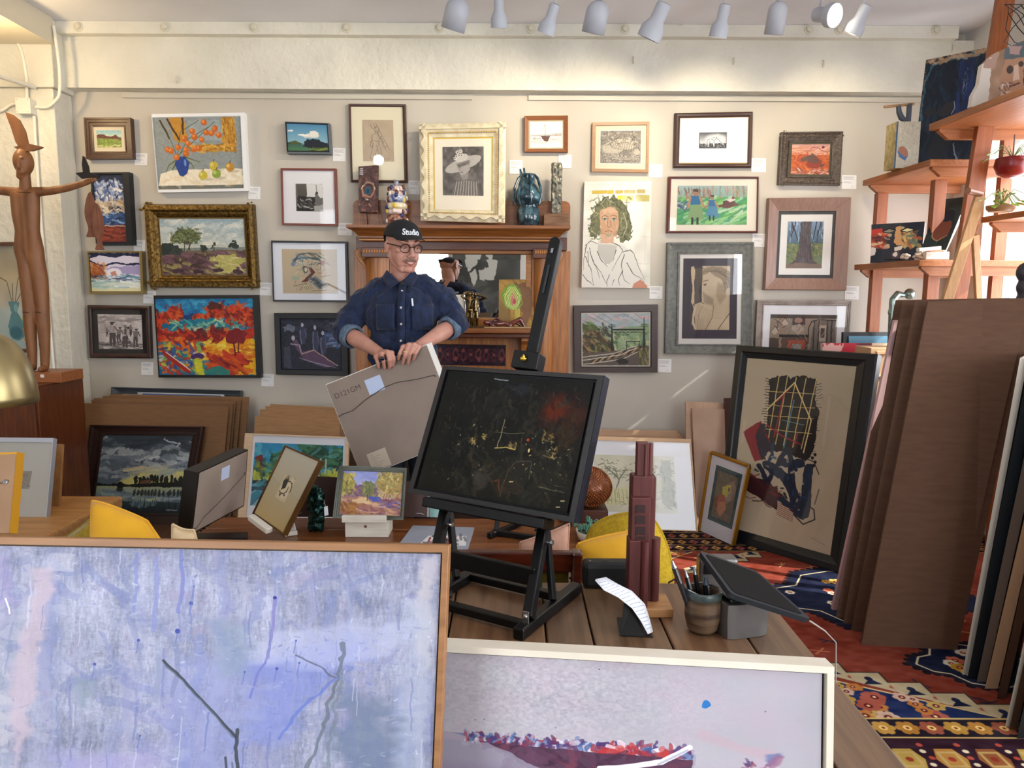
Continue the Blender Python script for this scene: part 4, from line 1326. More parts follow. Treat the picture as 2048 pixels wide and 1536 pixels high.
wp('canvas_painting', 'large unframed portrait of a curly haired sitter in white shirt', 'painting', [(1169, 363), (1303, 362), (1300, 576), (1163, 575)], a_curly(), None, depth=0.05)
wp('framed_painting', 'painting of women working in a green field, cream mount and round-cornered red frame', 'painting', [(1337, 353), (1518, 353), (1516, 466), (1333, 466)], a_field(), (1355, 371, 1495, 449), mats=[((1341, 357, 1514, 462), '#e6dccb')], fmat=M('#5c2a24', 0.3), prof=ROUND, depth=.03, glass=True)
wp('framed_painting', 'railway line with power pylons painting in flat dark wooden frame', 'painting', [(1148, 611), (1316, 609), (1315, 745), (1149, 745)], a_rail(), (1165, 627, 1299, 731), mats=[((1163, 625, 1301, 733), '#c8c0b0')], fmat=wood('#33241e', '#44302a', 'x', 8, .4), prof=[(0, 0), (.85, 0), (.9, -.008), (1, -.008)], depth=0.045, rec=.004)
wp('framed_drawing', 'torn-edged pencil profile of a woman in a wide grey wooden frame', 'drawing', [(1335, 485), (1508, 484), (1505, 708), (1330, 707)], a_profile(), (1380, 531, 1460, 659), mats=[((1359, 508, 1484, 688), '#d7d2cc'), ((1366, 516, 1475, 677), '#3b3640')], fmat=M('#5e5f5a', 0.55, 0, '#74756e', 40, bs=.3), prof=SCOOP, depth=0.04, glass=True)
wp('framed_print', 'print of a huge forest tree trunk in broad pale walnut frame', 'print', [(1537, 396), (1702, 395), (1692, 581), (1528, 580)], a_tree(), (1576, 442, 1648, 536), mats=[((1556, 421, 1671, 556), '#3f4446'), ((1562, 428, 1665, 549), '#e2e0dc')], fmat=wood('#86685c', '#9a7a6c', 'z', 6, .45), prof=[(0, .004), (.06, .012), (.9, -.012), (1, -.014)], depth=0.04, glass=True, rec=.016)
wp('framed_print', 'print of a fireplace and doorway interior in silver-brown frame, lowest beside the shelves', 'print', [(1515, 600), (1703, 602), (1694, 742), (1508, 740)], a_room(), (1540, 629, 1674, 724), mats=[((1526, 611, 1690, 733), '#e6e6ea')], fmat=M('#7c6f66', 0.4, 0.3, '#968a80', 20), prof=STEP, depth=0.04, glass=True)
picture('framed_painting', 'still life with a blue-green glass vase, brown frame, behind the carved figure', 'painting', [(-58, 485), (37, 484), (58, 705), (-44, 706)], 4.755, a_vase(), (-52, 492, 51, 698), fmat=M('#5a3c28', 0.4), depth=0.04)

HATPX = [(838, 247), (1012, 243), (1010, 445), (841, 440)]
HQ = PQ(HATPX, [4.90, 4.90, 4.80, 4.80])
picture('framed_drawing', 'portrait drawing of a woman in a flowered sun hat, carved cream frame, standing on mantelpiece', 'drawing', HATPX, None, a_hat(), (885, 292, 967, 390), mats=[((866, 273, 985, 420), '#d9b84c'), ((869, 276, 982, 419), '#f0e6d2')], fmat=cream_orn, prof=[(0, -.012), (.25, -.004), (.5, .002), (.6, -.004), (1, -.012)], depth=0.03, glass=True, q=HQ, fr_extra=scallop, rec=.012)

# price cards
ca = Art(60, 60, '#f2f0ee', 3)
for i, (y, l, c) in enumerate(((14, 70, '#8a8686'), (22, 60, '#9a9696'), (30, 74, '#a09c9c'), (48, 40, '#a8a4a4'), (56, 56, '#a09c9c'), (84, 22, '#8a8686'))):
 ca.st([(12 + (i == 5) * 56, y), (12 + (i == 5) * 56 + l * (.3 if i == 5 else 1), y)], 3, c, .7, .8)
cardm = artmat(ca, .8, 0)
for x0, y0, x1, y1, lab in ((270, 306, 295, 331, 'below the small mesa landscape'), (497, 373, 521, 399, 'at the corner of the orange seed pod still life'), (268, 480, 291, 504, 'beside the tall stormy cloud painting'),
       (287, 582, 312, 607, 'between the seascape and the blazing hillside painting'), (283, 724, 307, 750, 'under the drawing of labourers'), (520, 565, 544, 591, 'between gilt heathland and the abstract machine drawing'),
       (523, 748, 548, 773, 'beside the corner of the blazing hillside painting'), (666, 296, 691, 323, 'below the white cloud painting'), (817, 361, 840, 389, 'between the ladder drawing and the cream carved frame'),
       (676, 446, 704, 471, 'below the interior photograph'), (1019, 320, 1045, 348, 'above the blue handled vase'), (1117, 309, 1143, 336, 'below the sailing boat watercolour'),
       (1298, 328, 1325, 355, 'beside the reclining figure etching'), (1503, 316, 1532, 344, 'beside the tiny worker print'), (1684, 350, 1713, 378, 'beside the ember red landscape'),
       (1505, 467, 1532, 494, 'between the field painting and the tree print'), (1690, 572, 1718, 599, 'under the tree print'), (1299, 572, 1325, 598, 'below the curly haired portrait'), (1316, 718, 1343, 745, 'beside the railway painting')):
 q_ = PQ([(x0, y0), (x1, y0 + .5), (x1 - .5, y1), (x0 - .5, y1 - .5)], 4.9965)
 tag(obj('price_card', slab(B(), q_, (0, 0, 1, 1), -.0025, 0), cardm), 'white price card on the wall ' + lab, 'label', 'price cards on the wall')

# ------------------------------------------------------------------ mantelpiece
oakv = wood('#8a5024', '#b8783c', 'z', 5, 0.35)
oakh = wood('#76431e', '#9c602c', 'x', 5, 0.35)
oakl = wood('#a0622c', '#c48444', 'x', 5, 0.35)
oakd = wood('#4a2415', '#643420', 'x', 6, 0.35)
mt = thing('mantelpiece', 'tall oak mantelpiece with columns and inset mirror behind the man', 'fireplace', (P(916, 600, 4.8).x, 4.8, 0))
YM = 4.80

def mbox(nm, x0, x1, y0, y1, Yf, Yb, m, bev=0.003, par=None):
 a, b = P(x0, y0, Yf), P(x1, y1, Yf)
 z1 = P((x0 + x1) / 2, y0, Yf).z
 z0 = P((x0 + x1) / 2, y1, Yf).z if y1 is not None else 0
 return obj(nm, box(B(), a.x, b.x, Yf, Yb, z0, z1, bev), m, par or mt)

bm = B()
a, b = P(706, 400, 4.93), P(1140, 450, 4.93)
ww, hh, r = b.x - a.x, a.z - b.z + 0.03, 0.035
pl = [(0, 0)] + [(r - r * math.cos(t), hh - r + r * math.sin(t)) for t in [i * math.pi / 10 for i in range(6)]] + [(ww - r + r * math.sin(t), hh - r + r * math.cos(t)) for t in [i * math.pi / 10 for i in range(6)]] + [(ww, 0)]
prism(bm, pl, (a.x, 4.93, b.z - 0.03), (1, 0, 0), (0, 0, 1), (0, 1, 0), 0.05)
obj('back_board', bm, oakh, mt)
# crown moulding: profile swept along the front with returns
zt = P(916, 450, 4.66).z
prof = [(0.00, 0.000), (0.00, -0.018), (0.012, -0.026), (0.03, -0.034), (0.052, -0.052), (0.062, -0.066), (0.062, -0.076), (0.078, -0.080), (0.078, -0.094), (0.09, -0.098)]
xa, xb = P(692, 452, 4.66).x, P(1141, 452, 4.66).x
bm = B()
rows = []
for ins, dz in prof:
 rows.append([bm.verts.new(p) for p in ((xa + ins, 4.98, zt + dz), (xa + ins, 4.66 + ins, zt + dz), (xb - ins, 4.66 + ins, zt + dz), (xb - ins, 4.98, zt + dz))])
for r0_, r1_ in zip(rows, rows[1:]):
 for i in range(3):
  bm.faces.new((r0_[i], r0_[i + 1], r1_[i + 1], r1_[i]))
bm.faces.new(rows[0][::-1])
bm.faces.new(rows[-1])
bmesh.ops.recalc_face_normals(bm, faces=bm.faces)
crown = obj('crown_moulding', bm, oakh, mt)
obj('bead', box(B(), xa + 0.066, xb - 0.066, 4.72, 4.8, zt - 0.094, zt - 0.082, 0.003), oakl, mt)
mbox('frieze', 712, 1134, 474, 500, 4.78, 4.98, oakd)
zc0 = P(750, 500, YM).z
XA, XB_ = P(708, 600, YM).x, P(1140, 600, YM).x
sL, sR = P(778, 600, YM).x, P(1063, 600, YM).x
for nm, x0, x1 in (('side_panel', XA, sL), ('side_panel', sR, XB_)):
 obj(nm, box(B(), x0, x1, YM + 0.02, 4.98, 0, zc0, 0.003), oakv, mt)
for x0, x1 in ((P(730, 600, 4.76).x, P(776, 600, 4.76).x), (P(1068, 600, 4.76).x, P(1108, 600, 4.76).x)):
 cx, r = (x0 + x1) / 2, (x1 - x0) / 2
 bm = B()
 prism(bm, [(cx - r + r * (1 - math.cos(t)), YM + 0.02 - r * 0.85 * math.sin(t)) for t in [i * math.pi / 14 for i in range(15)]], (0, 0, 0.35), (1, 0, 0), (0, 1, 0), (0, 0, 1), zc0 - 0.05 - 0.35)
 obj('column', bm, oakv, mt, True)
 obj('plinth', box(B(), cx - r - 0.015, cx + r + 0.015, YM - r - 0.02, YM + 0.03, 0, 0.35, 0.005), oakv, mt)
 cpt = obj('capital', box(B(), cx - r - 0.01, cx + r + 0.01, YM - r - 0.01, YM + 0.03, zc0 - 0.05, zc0 + 0.012, 0.004), oakd, mt)
 for i in range(9):
  obj('dart', ell(B(), (cx - r + (i + .5) * r / 4.5, YM - r - 0.011, zc0 - 0.012), (0.006, 0.006, 0.013), None, 8, 6), oakl, cpt, True)
 sg = -1 if cx < 0 and x0 < P(900, 0, 4.8).x else 1
 sx = cx - sg * 0 + sg * (r + 0.012)
 # carved scroll bracket beside the column head
 pts = []
 for i in range(26):
  t = i / 25
  ang = t * 4.2 * math.pi
  rr = 0.028 * (1 - t) + 0.004
  pts.append(V((sx + sg * (0.0 + rr * math.cos(ang)), YM - 0.055, zc0 - 0.03 + rr * math.sin(ang))))
 tail = [V((sx + sg * 0.0, YM - 0.04, zc0 - 0.125)), V((sx - sg * 0.012, YM - 0.045, zc0 - 0.10)), V((sx + sg * 0.006, YM - 0.05, zc0 - 0.075))]
 obj('scroll', tube(B(), tail + pts[::1], [0.006, 0.009, 0.011] + [0.009] * 26, 8), M('#a8784c', 0.4), mt, True)
# mirror and its frame
mz1, mz0 = P(950, 508, 4.86).z, P(950, 636, 4.86).z
mx1, mx0 = P(1051, 570, 4.86).x, P(786, 570, 4.86).x
obj('mirror_frame', (lambda b_: (box(b_, sL, sR, 4.83, 4.9, mz1, P(916, 497, 4.83).z, .004), box(b_, sL, sR, 4.83, 4.9, P(916, 652, 4.83).z, mz0, .004), box(b_, mx1, sR, 4.832, 4.9, mz0, mz1, .004), box(b_, sL, mx0, 4.832, 4.9, mz0, mz1, .004), b_)[-1])(B()), oakl, mt)
mm, nt, bs_ = newmat('mirror')
bs_.inputs['Base Color'].default_value = (0.86, 0.88, 0.88, 1)
bs_.inputs['Metallic'].default_value = 1
bs_.inputs['Roughness'].default_value = 0.01
bm = B()
q = Q((mx0, 4.868, mz1), (mx1, 4.868, mz1), (mx1, 4.868, mz0), (mx0, 4.868, mz0))
fw = 0.035
u = fw / q.w()
v_ = fw / q.h()
i_ = [bm.verts.new(p) for p in q.ring((u, v_, 1 - u, 1 - v_), 0.0)]
o_ = [bm.verts.new(p) for p in q.ring((0, 0, 1, 1), -0.0008)]
bm.faces.new(i_[::-1])
for k in range(4):
 bm.faces.new((i_[k], i_[(k + 1) % 4], o_[(k + 1) % 4], o_[k]))
bmesh.ops.recalc_face_normals(bm, faces=bm.faces)
obj('mirror', bm, mm, mt)
obj('mirror_backing', box(B(), mx0 - .01, mx1 + .01, 4.874, 4.98, mz0 - .01, mz1 + .01), oakd, mt)
mbox('upper_backing', 778, 1063, 499, 508, 4.86, 4.98, oakd)
SHY = 4.62
shz = P(950, 657, SHY).z
obj('shelf', box(B(), sL + .005, sR - .001, SHY, 4.93, shz - 0.03, shz, 0.006), oakh, mt)
obj('shelf_moulding', box(B(), sL + .02, sR - .01, SHY + .03, 4.93, shz - 0.062, shz - 0.031, 0.008), oakd, mt)
for px in (1050, 790):
 x = P(px, 690, 4.70).x
 bm = B()
 prism(bm, [(0, 0), (-0.11, 0), (-0.11, -0.02), (-0.07, -0.045), (-0.05, -0.085), (0, -0.115)], (x - 0.022, 4.82, shz - 0.063), (0, 1, 0), (0, 0, 1), (1, 0, 0), 0.044)
 obj('bracket', bm, oakv, mt)
obj('lower_panel', box(B(), sL, sR, 4.84, 4.98, 0, shz - 0.03, 0), oakv, mt)
tl = Art(420, 130, '#2c1a24', 61)
tl.mott(.05, 10)
for i in range(9):
 x = 6 + i * 11
 tl.el(x, 50, 4.4, 34, ('#6a3034', '#54282c', '#7a3c3a')[i % 3], .8, ro=1.5)
 tl.el(x, 50, 2.2, 20, '#2a1620', .9, ro=1)
 tl.el(x, 30 + (i % 3) * 18, 2, 9, '#8a4a44', .8, ro=.6)
 tl.st([(x + 5.4, 6), (x + 5.4, 94)], .8, '#3a2a48', .8, .5)
q_ = PQ([(872, 688), (1012, 690), (1011, 732), (872, 730)], 4.835)
obj('tile_panel', slab(B(), q_, (0, 0, 1, 1), -.02, 0), artmat(tl, .25, .5, 60), mt)
obj('firebox', box(B(), sL + .06, sR - .06, 4.832, 4.85, 0.0, P(916, 745, 4.83).z), M('#17110f', .8), mt)
obj('hearth', box(B(), XA - .03, XB_ + .03, 4.52, 4.83, 0.0, 0.03, .005), M('#3a2a26', .4, c2='#4c3630', scale=9), mt)

# things on the mantelpiece
ZM = zt

def onm(px, Y=4.86):
 return V((P(px, 450, Y).x, Y, ZM + .0005))

t = thing('collage_panel', 'dark collage panel with a teal window shape on a wire stand, on the mantelpiece', 'artwork', onm(738))
ar = Art(160, 360, '#4a3434', 62)
ar.dabs(120, (0, 0, 100, 100), ['#6a4844', '#2c2428', '#7c5a50', '#38303c', '#54403c'], 24, 8, 60, 60, .7, 2)
ar.poly([(6, 4), (24, 4), (24, 19), (6, 19)], '#b4b0b4', ro=1)
for y in (7, 11, 15):
 ar.st([(5, y), (25, y)], 3, '#38343c')
ar.poly([(14, 46), (40, 34), (76, 38), (84, 54), (66, 70), (20, 66)], '#a07a6c', ro=1)
ar.poly([(22, 48), (42, 38), (70, 42), (76, 56), (60, 66), (28, 62)], '#5a3a38', ro=1)
ar.poly([(33, 48), (60, 47), (60, 62), (33, 62)], '#1c5a70'); ar.poly([(40, 51), (54, 51), (54, 60), (40, 60)], '#143c50')
ar.dabs(30, (0, 66, 100, 100), ['#a05a44', '#c08a70', '#6a3c38'], 12, 5, 30, 60, .7)
q_ = PQ([(717, 333), (757, 330), (756, 425), (717, 424)], [4.93, 4.93, 4.87, 4.87])
obj('panel', slab(B(), q_, (0, 0, 1, 1), -.018, 0), artmat(ar, .5, .7, 60), t)
c = q_.at(.3, .45, .004)
obj('wire_arc', tube(B(), [q_.at(.5 - .34 * math.cos(a_), .52 - .13 * math.sin(a_), .008) for a_ in [i * math.pi / 9 for i in range(10)]], .004, 6), M('#a89a90', .3, .8), t, True)
obj('bead', ell(B(), q_.at(.45, .74, .008), .012), M('#9c948c', .3, .6), t, True)
for u_ in (.02, .42, .98):
 a_ = q_.at(u_, .97, 0)
 b_ = onm(717 + u_ * 44, 4.83 if u_ != .42 else 4.93)
 obj('leg', tube(B(), [a_, b_], .003, 6), M('#5c5048', .4, .8), t, True)

# ceramic bottle built in glazed tiers
t = thing('ceramic_bottle', 'lumpy ceramic bottle with white, blue and yellow glazed figures, behind the black cap', 'vase', onm(794))
c = onm(794)

def hz(y, Y=4.86):
 return P(794, y, Y).z

tiers = [('#b88a78', 450, 428, .066), ('#c8a89a', 430, 417, .067), ('#d8c060', 420, 405, .070), ('#3a4c84', 408, 388, .064), ('#e0d4cc', 393, 382, .055), ('#8a5044', 386, 372, .050), ('#4c5668', 374, 360, .016)]
rn = random.Random(8)
for i, (cc, y0, y1, r) in enumerate(tiers):
 z0, z1 = hz(y0), hz(y1)
 z0 = max(z0, ZM + .001)
 bm = B()
 h = z1 - z0
 lathe(bm, [(r * .6, 0), (r * .98, h * .15), (r, h * .5), (r * .9, h * .85), (r * .5, h)], (c.x, c.y, z0), (0, 0, 1), 20)
 o = obj('tier', bm, M(cc, .12, 0, ('#7a4a3a', '#f0e8e4', '#eadfd8', '#c8ccd8', '#a8685a', '#e8dcd4', '#9aa0b0')[i], 35, bs=.6, bscale=30, bd=.004, coat=.5), t, 'all')
 if i < 6:
  for k in range(7):
   an = k * .9 + i
   obj('figure', ell(B(), (c.x + r * .95 * math.cos(an), c.y + r * .95 * math.sin(an), z0 + h * rn.uniform(.3, .8)), (.012, .010, .016), None, 8, 6), M(('#e8ddd4', '#6a3a2c', '#2c3c74', '#e0c850')[k % 4], .15), o, True)
obj('rim', lathe(B(), [(.016, 0), (.022, .004), (.022, .008), (.012, .008)], (c.x, c.y, hz(362)), (0, 0, 1), 18), M('#c8c4c0', .2), t, True)

# dark blue handled vase
vz = M('#16303c', .12, 0, '#5a8494', 18, bs=.5, bscale=22, bd=.006, coat=.6, lo=.45, hi=.75)
c = onm(1056)
t = thing('ceramic_vase', 'dark teal glazed vase with several rope-like handles and a globe body', 'vase', c)
S_ = 1 / 308.0

def vzr(lst):
 return [(w_ * S_, (450 - y) * S_) for w_, y in lst]

obj('body', lathe(B(), vzr([(14, 450), (21, 444), (24, 430), (22, 414), (18, 404), (26, 400), (27, 388), (22, 374), (14, 364), (13, 350), (15, 346), (11, 346)]), c, (0, 0, 1), 28), vz, t, 'all')
for k in range(7):
 an = k * math.pi * 2 / 7 + .4
 d_ = V((math.cos(an), math.sin(an), 0))
 pt = [c + d_ * w_ * S_ + V((0, 0, (450 - y) * S_)) for w_, y in ((14, 348), (20, 354), (27, 372), (29, 392), (24, 406))]
 obj('handle', tube(B(), pt, [.006, .008, .008, .008, .006], 8), vz, t, True)
for dx, y0, y1 in ((-14, 352, 336), (-12, 350, 342), (-7, 350, 334)):
 obj('finial', tube(B(), [c + V((dx * S_, 0, (450 - y0) * S_)), c + V(((dx - 2) * S_, 0, (450 - y1) * S_))], [.009, .006], 7), vz, t, True)

# bark-textured column on a rough wood block
c = onm(1112)
t = thing('bark_sculpture', 'rough dark bark-like bronze column on a wood block, end of mantelpiece', 'sculpture', c)
z0, z1 = ZM + .0005, P(1112, 429, 4.86).z
obj('base', box(B(), P(1087, 440, 4.84).x, P(1137, 440, 4.84).x, 4.80, 4.93, z0, z1, .004), wood('#5c4030', '#8a6a50', 'x', 9, .8, .8), t)
bm = B()
rn = random.Random(4)
zt2 = P(1112, 326, 4.86).z
for i in range(150):
 z = rn.uniform(z1, zt2 - .01)
 an = rn.uniform(0, 6.28)
 x_, y_ = max(-1, min(1, 1.4 * math.cos(an))) * .027, max(-1, min(1, 1.4 * math.sin(an))) * .024
 ell(bm, (c.x + x_, c.y + y_, z), (.010, .009, rn.uniform(.01, .022)), None, 6, 4)
box(bm, c.x - .028, c.x + .028, c.y - .025, c.y + .025, z1, zt2)
remesh(obj('bark_column', bm, M('#3c3a34', .3, .5, '#8a8676', 40, bs=.8, bscale=60, bd=.004), t, True), .0045, 1)

# things on the mirror shelf
t = thing('sign_holder', 'small printed notice in a clear stand on the mirror shelf', 'sign', P(915, 656, 4.82))
ar = Art(160, 260, '#e9e6e0', 63)
ar.poly([(0, 70), (100, 62), (100, 100), (0, 100)], '#8c9094', .8, soft=20)
q_ = PQ([(868, 586), (928, 585), (931, 652), (868, 652)], [4.87, 4.87, 4.83, 4.83])
q_.p[2].z = q_.p[3].z = shz + .002
obj('sheet', slab(B(), q_, (0, 0, 1, 1), -.001, 0), artmat(ar, .6, 0), t)
obj('edge', bar(B(), q_.at(1, 0), q_.at(1, 1), .006, .012), M('#c8ccc8', .15, .7), t)
obj('edge', bar(B(), q_.at(0, 0), q_.at(1, 0), .005, .010), M('#c8ccc8', .15, .7), t)

def text_mesh(s, size, q, u, v, m, name, par, d=.001, offset=0.0, shear=0.0):
 cu = bpy.data.curves.new('lettering', 'FONT')
 cu.body = s
 cu.size = size
 cu.offset = offset
 cu.shear = shear
 cu.resolution_u = 3
 to = bpy.data.objects.new('tmp', cu)
 COL.objects.link(to)
 bpy.context.view_layer.update()
 me = bpy.data.meshes.new_from_object(to.evaluated_get(bpy.context.evaluated_depsgraph_get()))
 bpy.data.objects.remove(to)
 ex = (q.p[1] - q.p[0]).normalized()
 ey = q.n.cross(ex)
 o_ = q.at(u, v, d)
 me.transform(Matrix(((ex.x, ey.x, q.n.x, o_.x), (ex.y, ey.y, q.n.y, o_.y), (ex.z, ey.z, q.n.z, o_.z), (0, 0, 0, 1))))
 return obj(name, me, m, par)

text_mesh('aning', .022, q_, .56, .20, M('#26262a', .8), 'lettering', t, offset=.0004)
text_mesh('nts', .026, q_, .64, .34, M('#b04030', .8), 'lettering', t, offset=.0006)
text_mesh('ver 100', .012, q_, .56, .50, M('#26262a', .8), 'lettering', t)

bz = M('#2a2218', .18, .85, '#8a7348', 25, bs=.5, bscale=30, bd=.003)

def fig_up(bm, cx, y_, zb, s, arm):
 """small standing figure"""
 chain(bm, [(cx - .012 * s, y_, zb), (cx - .014 * s, y_ - .004 * s, zb + .055 * s), (cx - .008 * s, y_, zb + .11 * s)], [.008 * s, .011 * s, .016 * s], 10)
 chain(bm, [(cx + .012 * s, y_, zb), (cx + .012 * s, y_ - .006 * s, zb + .055 * s), (cx + .008 * s, y_, zb + .11 * s)], [.008 * s, .011 * s, .016 * s], 10)
 chain(bm, [(cx, y_, zb + .105 * s), (cx, y_ - .004 * s, zb + .135 * s), (cx, y_, zb + .17 * s)], [.022 * s, .017 * s, .022 * s], 10)
 ell(bm, (cx, y_, zb + .205 * s), (.013 * s, .014 * s, .017 * s), None, 10, 8)
 cap_(bm, (cx, y_, zb + .17 * s), (cx, y_, zb + .2 * s), .008 * s)
 for sx, pts in arm:
  chain(bm, [(cx + sx * .022 * s, y_, zb + .172 * s)] + [(cx + a_ * s, y_ + b_ * s, zb + c_ * s) for a_, b_, c_ in pts], [.009 * s] + [.007 * s] * len(pts), 8)

sx_ = P(943, 656, 4.76)
t = thing('figurine', 'bronze figurine of two standing figures with raised arms, on the mirror shelf', 'sculpture', (sx_.x, 4.76, shz))
bm = B()
sc = (P(943, 584, 4.76).z - shz) / .222
fig_up(bm, sx_.x - .012, 4.755, shz + .006, sc, [(-1, [(-.05, -.01, .19), (-.02, -.005, .215)]), (1, [(.02, -.02, .15), (.01, -.02, .12)])])
fig_up(bm, sx_.x + .022, 4.79, shz + .006, sc * .97, [(1, [(.07, -.01, .185), (.02, -.005, .205)]), (-1, [(-.03, -.01, .19)])])
ell(bm, (sx_.x, 4.77, shz + .006), (.045, .04, .006))
remesh(obj('figures', bm, bz, t, True), .0025, 2)
obj('base', box(B(), P(925, 656, 4.74).x, P(974, 656, 4.74).x, 4.72, 4.83, shz + .0003, shz + .006, .002), M('#5a3a24', .4), t)

t = thing('figurine', 'reclining reddish-brown glazed figurine in front of the artichoke painting', 'sculpture', (P(1010, 656, 4.70).x, 4.70, shz))

def R_(px, py, dy=0):
 return P(px, py, 4.69 + dy)

bm = B()
chain(bm, [R_(972, 645), R_(980, 645)], [.018, .014]); chain(bm, [R_(980, 648), R_(995, 648), R_(1010, 646), R_(1020, 652)], [.016, .021, .015, .02])
chain(bm, [R_(1020, 650), R_(1040, 638), R_(1050, 655)], [.018, .014, .009]); chain(bm, [R_(1018, 652, .03), R_(1030, 643, .03), R_(1047, 655, .03)], [.018, .013, .009])
chain(bm, [R_(985, 644), R_(995, 636), R_(1003, 644)], [.009, .008, .007]); chain(bm, [R_(983, 652, -.02), R_(990, 656, -.02), R_(970, 654, -.02)], [.009, .008, .007])
o = obj('figure', bm, M('#4a1e1a', .12, .1, '#7a3a30', 20, coat=.6), t, True)
remesh(o, .003, 3)
obj('slab', box(B(), R_(968, 656).x, R_(1066, 656).x, 4.65, 4.76, shz + .0003, shz + .009, .003), wood('#a8885c', '#c4a478', 'x', 9, .6), t)

ar = Art(260, 360, '#a8803c', 64)
ar.dabs(80, (0, 0, 100, 100), ['#8a6430', '#b8904a', '#7a5a34', '#c09a40', '#947048'], 26, 7, 70, 40, .7, 2)
ar.poly([(46, 10), (78, 6), (96, 30), (94, 60), (76, 100), (60, 100), (70, 70), (44, 60)], '#7a5640', .8, ro=2)
ar.poly([(0, 40), (20, 56), (34, 80), (20, 100), (0, 100)], '#8c7044', .8, ro=2)
ar.poly([(46, 60), (60, 60), (60, 100), (44, 100)], '#c8b450', .9, ro=1)
ar.el(36, 36, 28, 27, '#7c9c3c', ro=1.5); ar.el(38, 38, 21, 23, '#b4c060', ro=1); ar.el(42, 42, 10, 14, '#c87a6c', ro=1)
for i in range(10):
 r_ = 27 - i * 2.4
 for sgn in (-1, 1):
  ar.st([(38 + sgn * r_ * .2, 10 + i * 2.5), (38 + sgn * r_, 32 + i), (38 + sgn * r_ * .7, 56), (42, 64)], 1.7, ('#4c8038', '#d8dc84', '#7ab048', '#e8e4a0')[i % 4], .85, 1)
ar.st([(62, 36), (66, 50), (54, 62), (48, 80), (40, 90)], 2.5, '#98b040', .9, 1)
ar.el(44, 46, 4, 6, '#b04c58', ro=1)
PIC = [(998, 559), (1069, 559), (1069, 655), (997, 655)]
q_ = PQ(PIC, [4.84, 4.84, 4.79, 4.79])
q_.p[2].z = q_.p[3].z = shz + .001
picture('canvas_painting', 'small oil painting of a halved artichoke on ochre, leaning in the mirror recess', 'painting', PIC, None, ar, None, depth=.02, q=q_)

# ------------------------------------------------------------------ what the mirror sees: big picture on the front wall
ar = Art(300, 360, '#4c4c46', 65)
ar.mott(.05, 8)
ar.dabs(20, (0, 0, 100, 100), ['#3c3c38', '#5a5a54'], 30, 8)
for pts in ([(56, 6), (80, 0), (84, 30), (76, 44), (62, 36), (66, 22)], [(34, 34), (52, 28), (48, 40), (62, 44), (60, 52), (38, 54)], [(66, 42), (74, 46), (70, 60), (64, 52)], [(70, 64), (78, 70), (72, 82), (66, 76)], [(40, 8), (50, 2), (52, 10), (42, 16)]):
 ar.poly([(x, y) for x, y in pts], '#c4c0b4', ro=1.5)
WPX = None
q_ = Q((0.12, YF + .03, 2.42), (-0.90, YF + .03, 2.42), (-0.90, YF + .03, 0.92), (0.12, YF + .03, 0.92))
picture('canvas_painting', 'large charcoal and white abstract painting seen in the mantelpiece mirror', 'painting', [(0, 0), (100, 0), (100, 100), (0, 100)], None, ar, None, depth=.028, q=q_)

# ------------------------------------------------------------------ carved wooden figure
YS = 4.3
cw = M('#7a4c2a', .5, 0, '#96623a', 6, (3, 3, .7), bs=.25, bscale=20, bd=.002)

def S(px, py, dy=0):
 return P(px, py, YS + dy)

k = 1 / 344.0
cab = thing('cabinet', 'tall reddish-brown wooden cabinet under the carved figure', 'cabinet', (S(60, 900).x, 4.25, 0))
xa_, xb_ = P(-130, 900, 4.06).x, P(84, 900, 4.06).x
zc_ = P(40, 774, 4.06).z
cwm = wood('#4c2410', '#6e3818', 'z', 6, .3)
obj('body', box(B(), xa_, xb_, 4.06, 4.5, 0.04, zc_, .004), cwm, cab)
obj('plinth', box(B(), xa_ + .02, xb_ - .02, 4.08, 4.48, 0.0, 0.04), M('#1c0f0a', .5), cab)
obj('door', box(B(), xa_ + .02, xb_ - .015, 4.048, 4.06, .06, zc_ - .015, .003), cwm, cab)
obj('top', box(B(), xa_, xb_ + .002, 4.045, 4.502, zc_ + .0002, zc_ + .006, .001), cwm, cab)
fg = thing('carved_figure', 'tall carved wooden standing man with outstretched arms and a bird on his head', 'sculpture', S(75, 775))
bx0, bx1 = S(58, 760, -.08).x, S(127, 760, -.08).x
zb_ = P(90, 745, 4.2).z
zc2 = zc_ + .0065
obj('base', box(B(), bx0, bx1, 4.2, 4.42, zc2, zb_, .003), wood('#8a4e28', '#a5663a', 'x', 7, .4), fg)
obj('tag', box(B(), S(79, 750, -.11).x, S(86, 750, -.11).x, 4.197, 4.1995, P(80, 755, 4.2).z, P(80, 749, 4.2).z), M('#e8e6e2', .7), fg)
bm = B()
ell(bm, S(47, 324), (.050, .058, .076))
chain(bm, [S(44, 340, -.03), S(40, 352, -.03)], [.028, .02])
cap_(bm, S(39, 318, -.055), S(37, 334, -.066), .007, .010)
cap_(bm, S(38, 346, -.052), S(46, 347, -.054), .005, .005)
cap_(bm, S(33, 316, -.045), S(45, 315, -.055), .006, .006)
ell(bm, S(62, 324, .005), (.006, .012, .018))
chain(bm, [S(50, 345), S(51, 378)], [.026, .032])
for dx in (-14, 0, 14):
 chain(bm, [S(50 + dx, 392), S(52 + dx * .9, 430), S(55 + dx * .75, 462), S(58 + dx * 1.0, 500), S(62 + dx * .9, 520)], [.040, .040, .036, .042, .040])
chain(bm, [S(32, 386), S(70, 386)], [.030, .030])
chain(bm, [S(68, 384), S(100, 382), S(135, 376), S(168, 366), S(184, 360)], [.028, .024, .021, .018, .016])
chain(bm, [S(30, 384), S(-4, 381), S(-40, 374), S(-75, 362)], [.028, .024, .021, .016])
cap_(bm, S(184, 360), S(192, 352), .010, .006); cap_(bm, S(182, 363), S(194, 360), .009, .005)
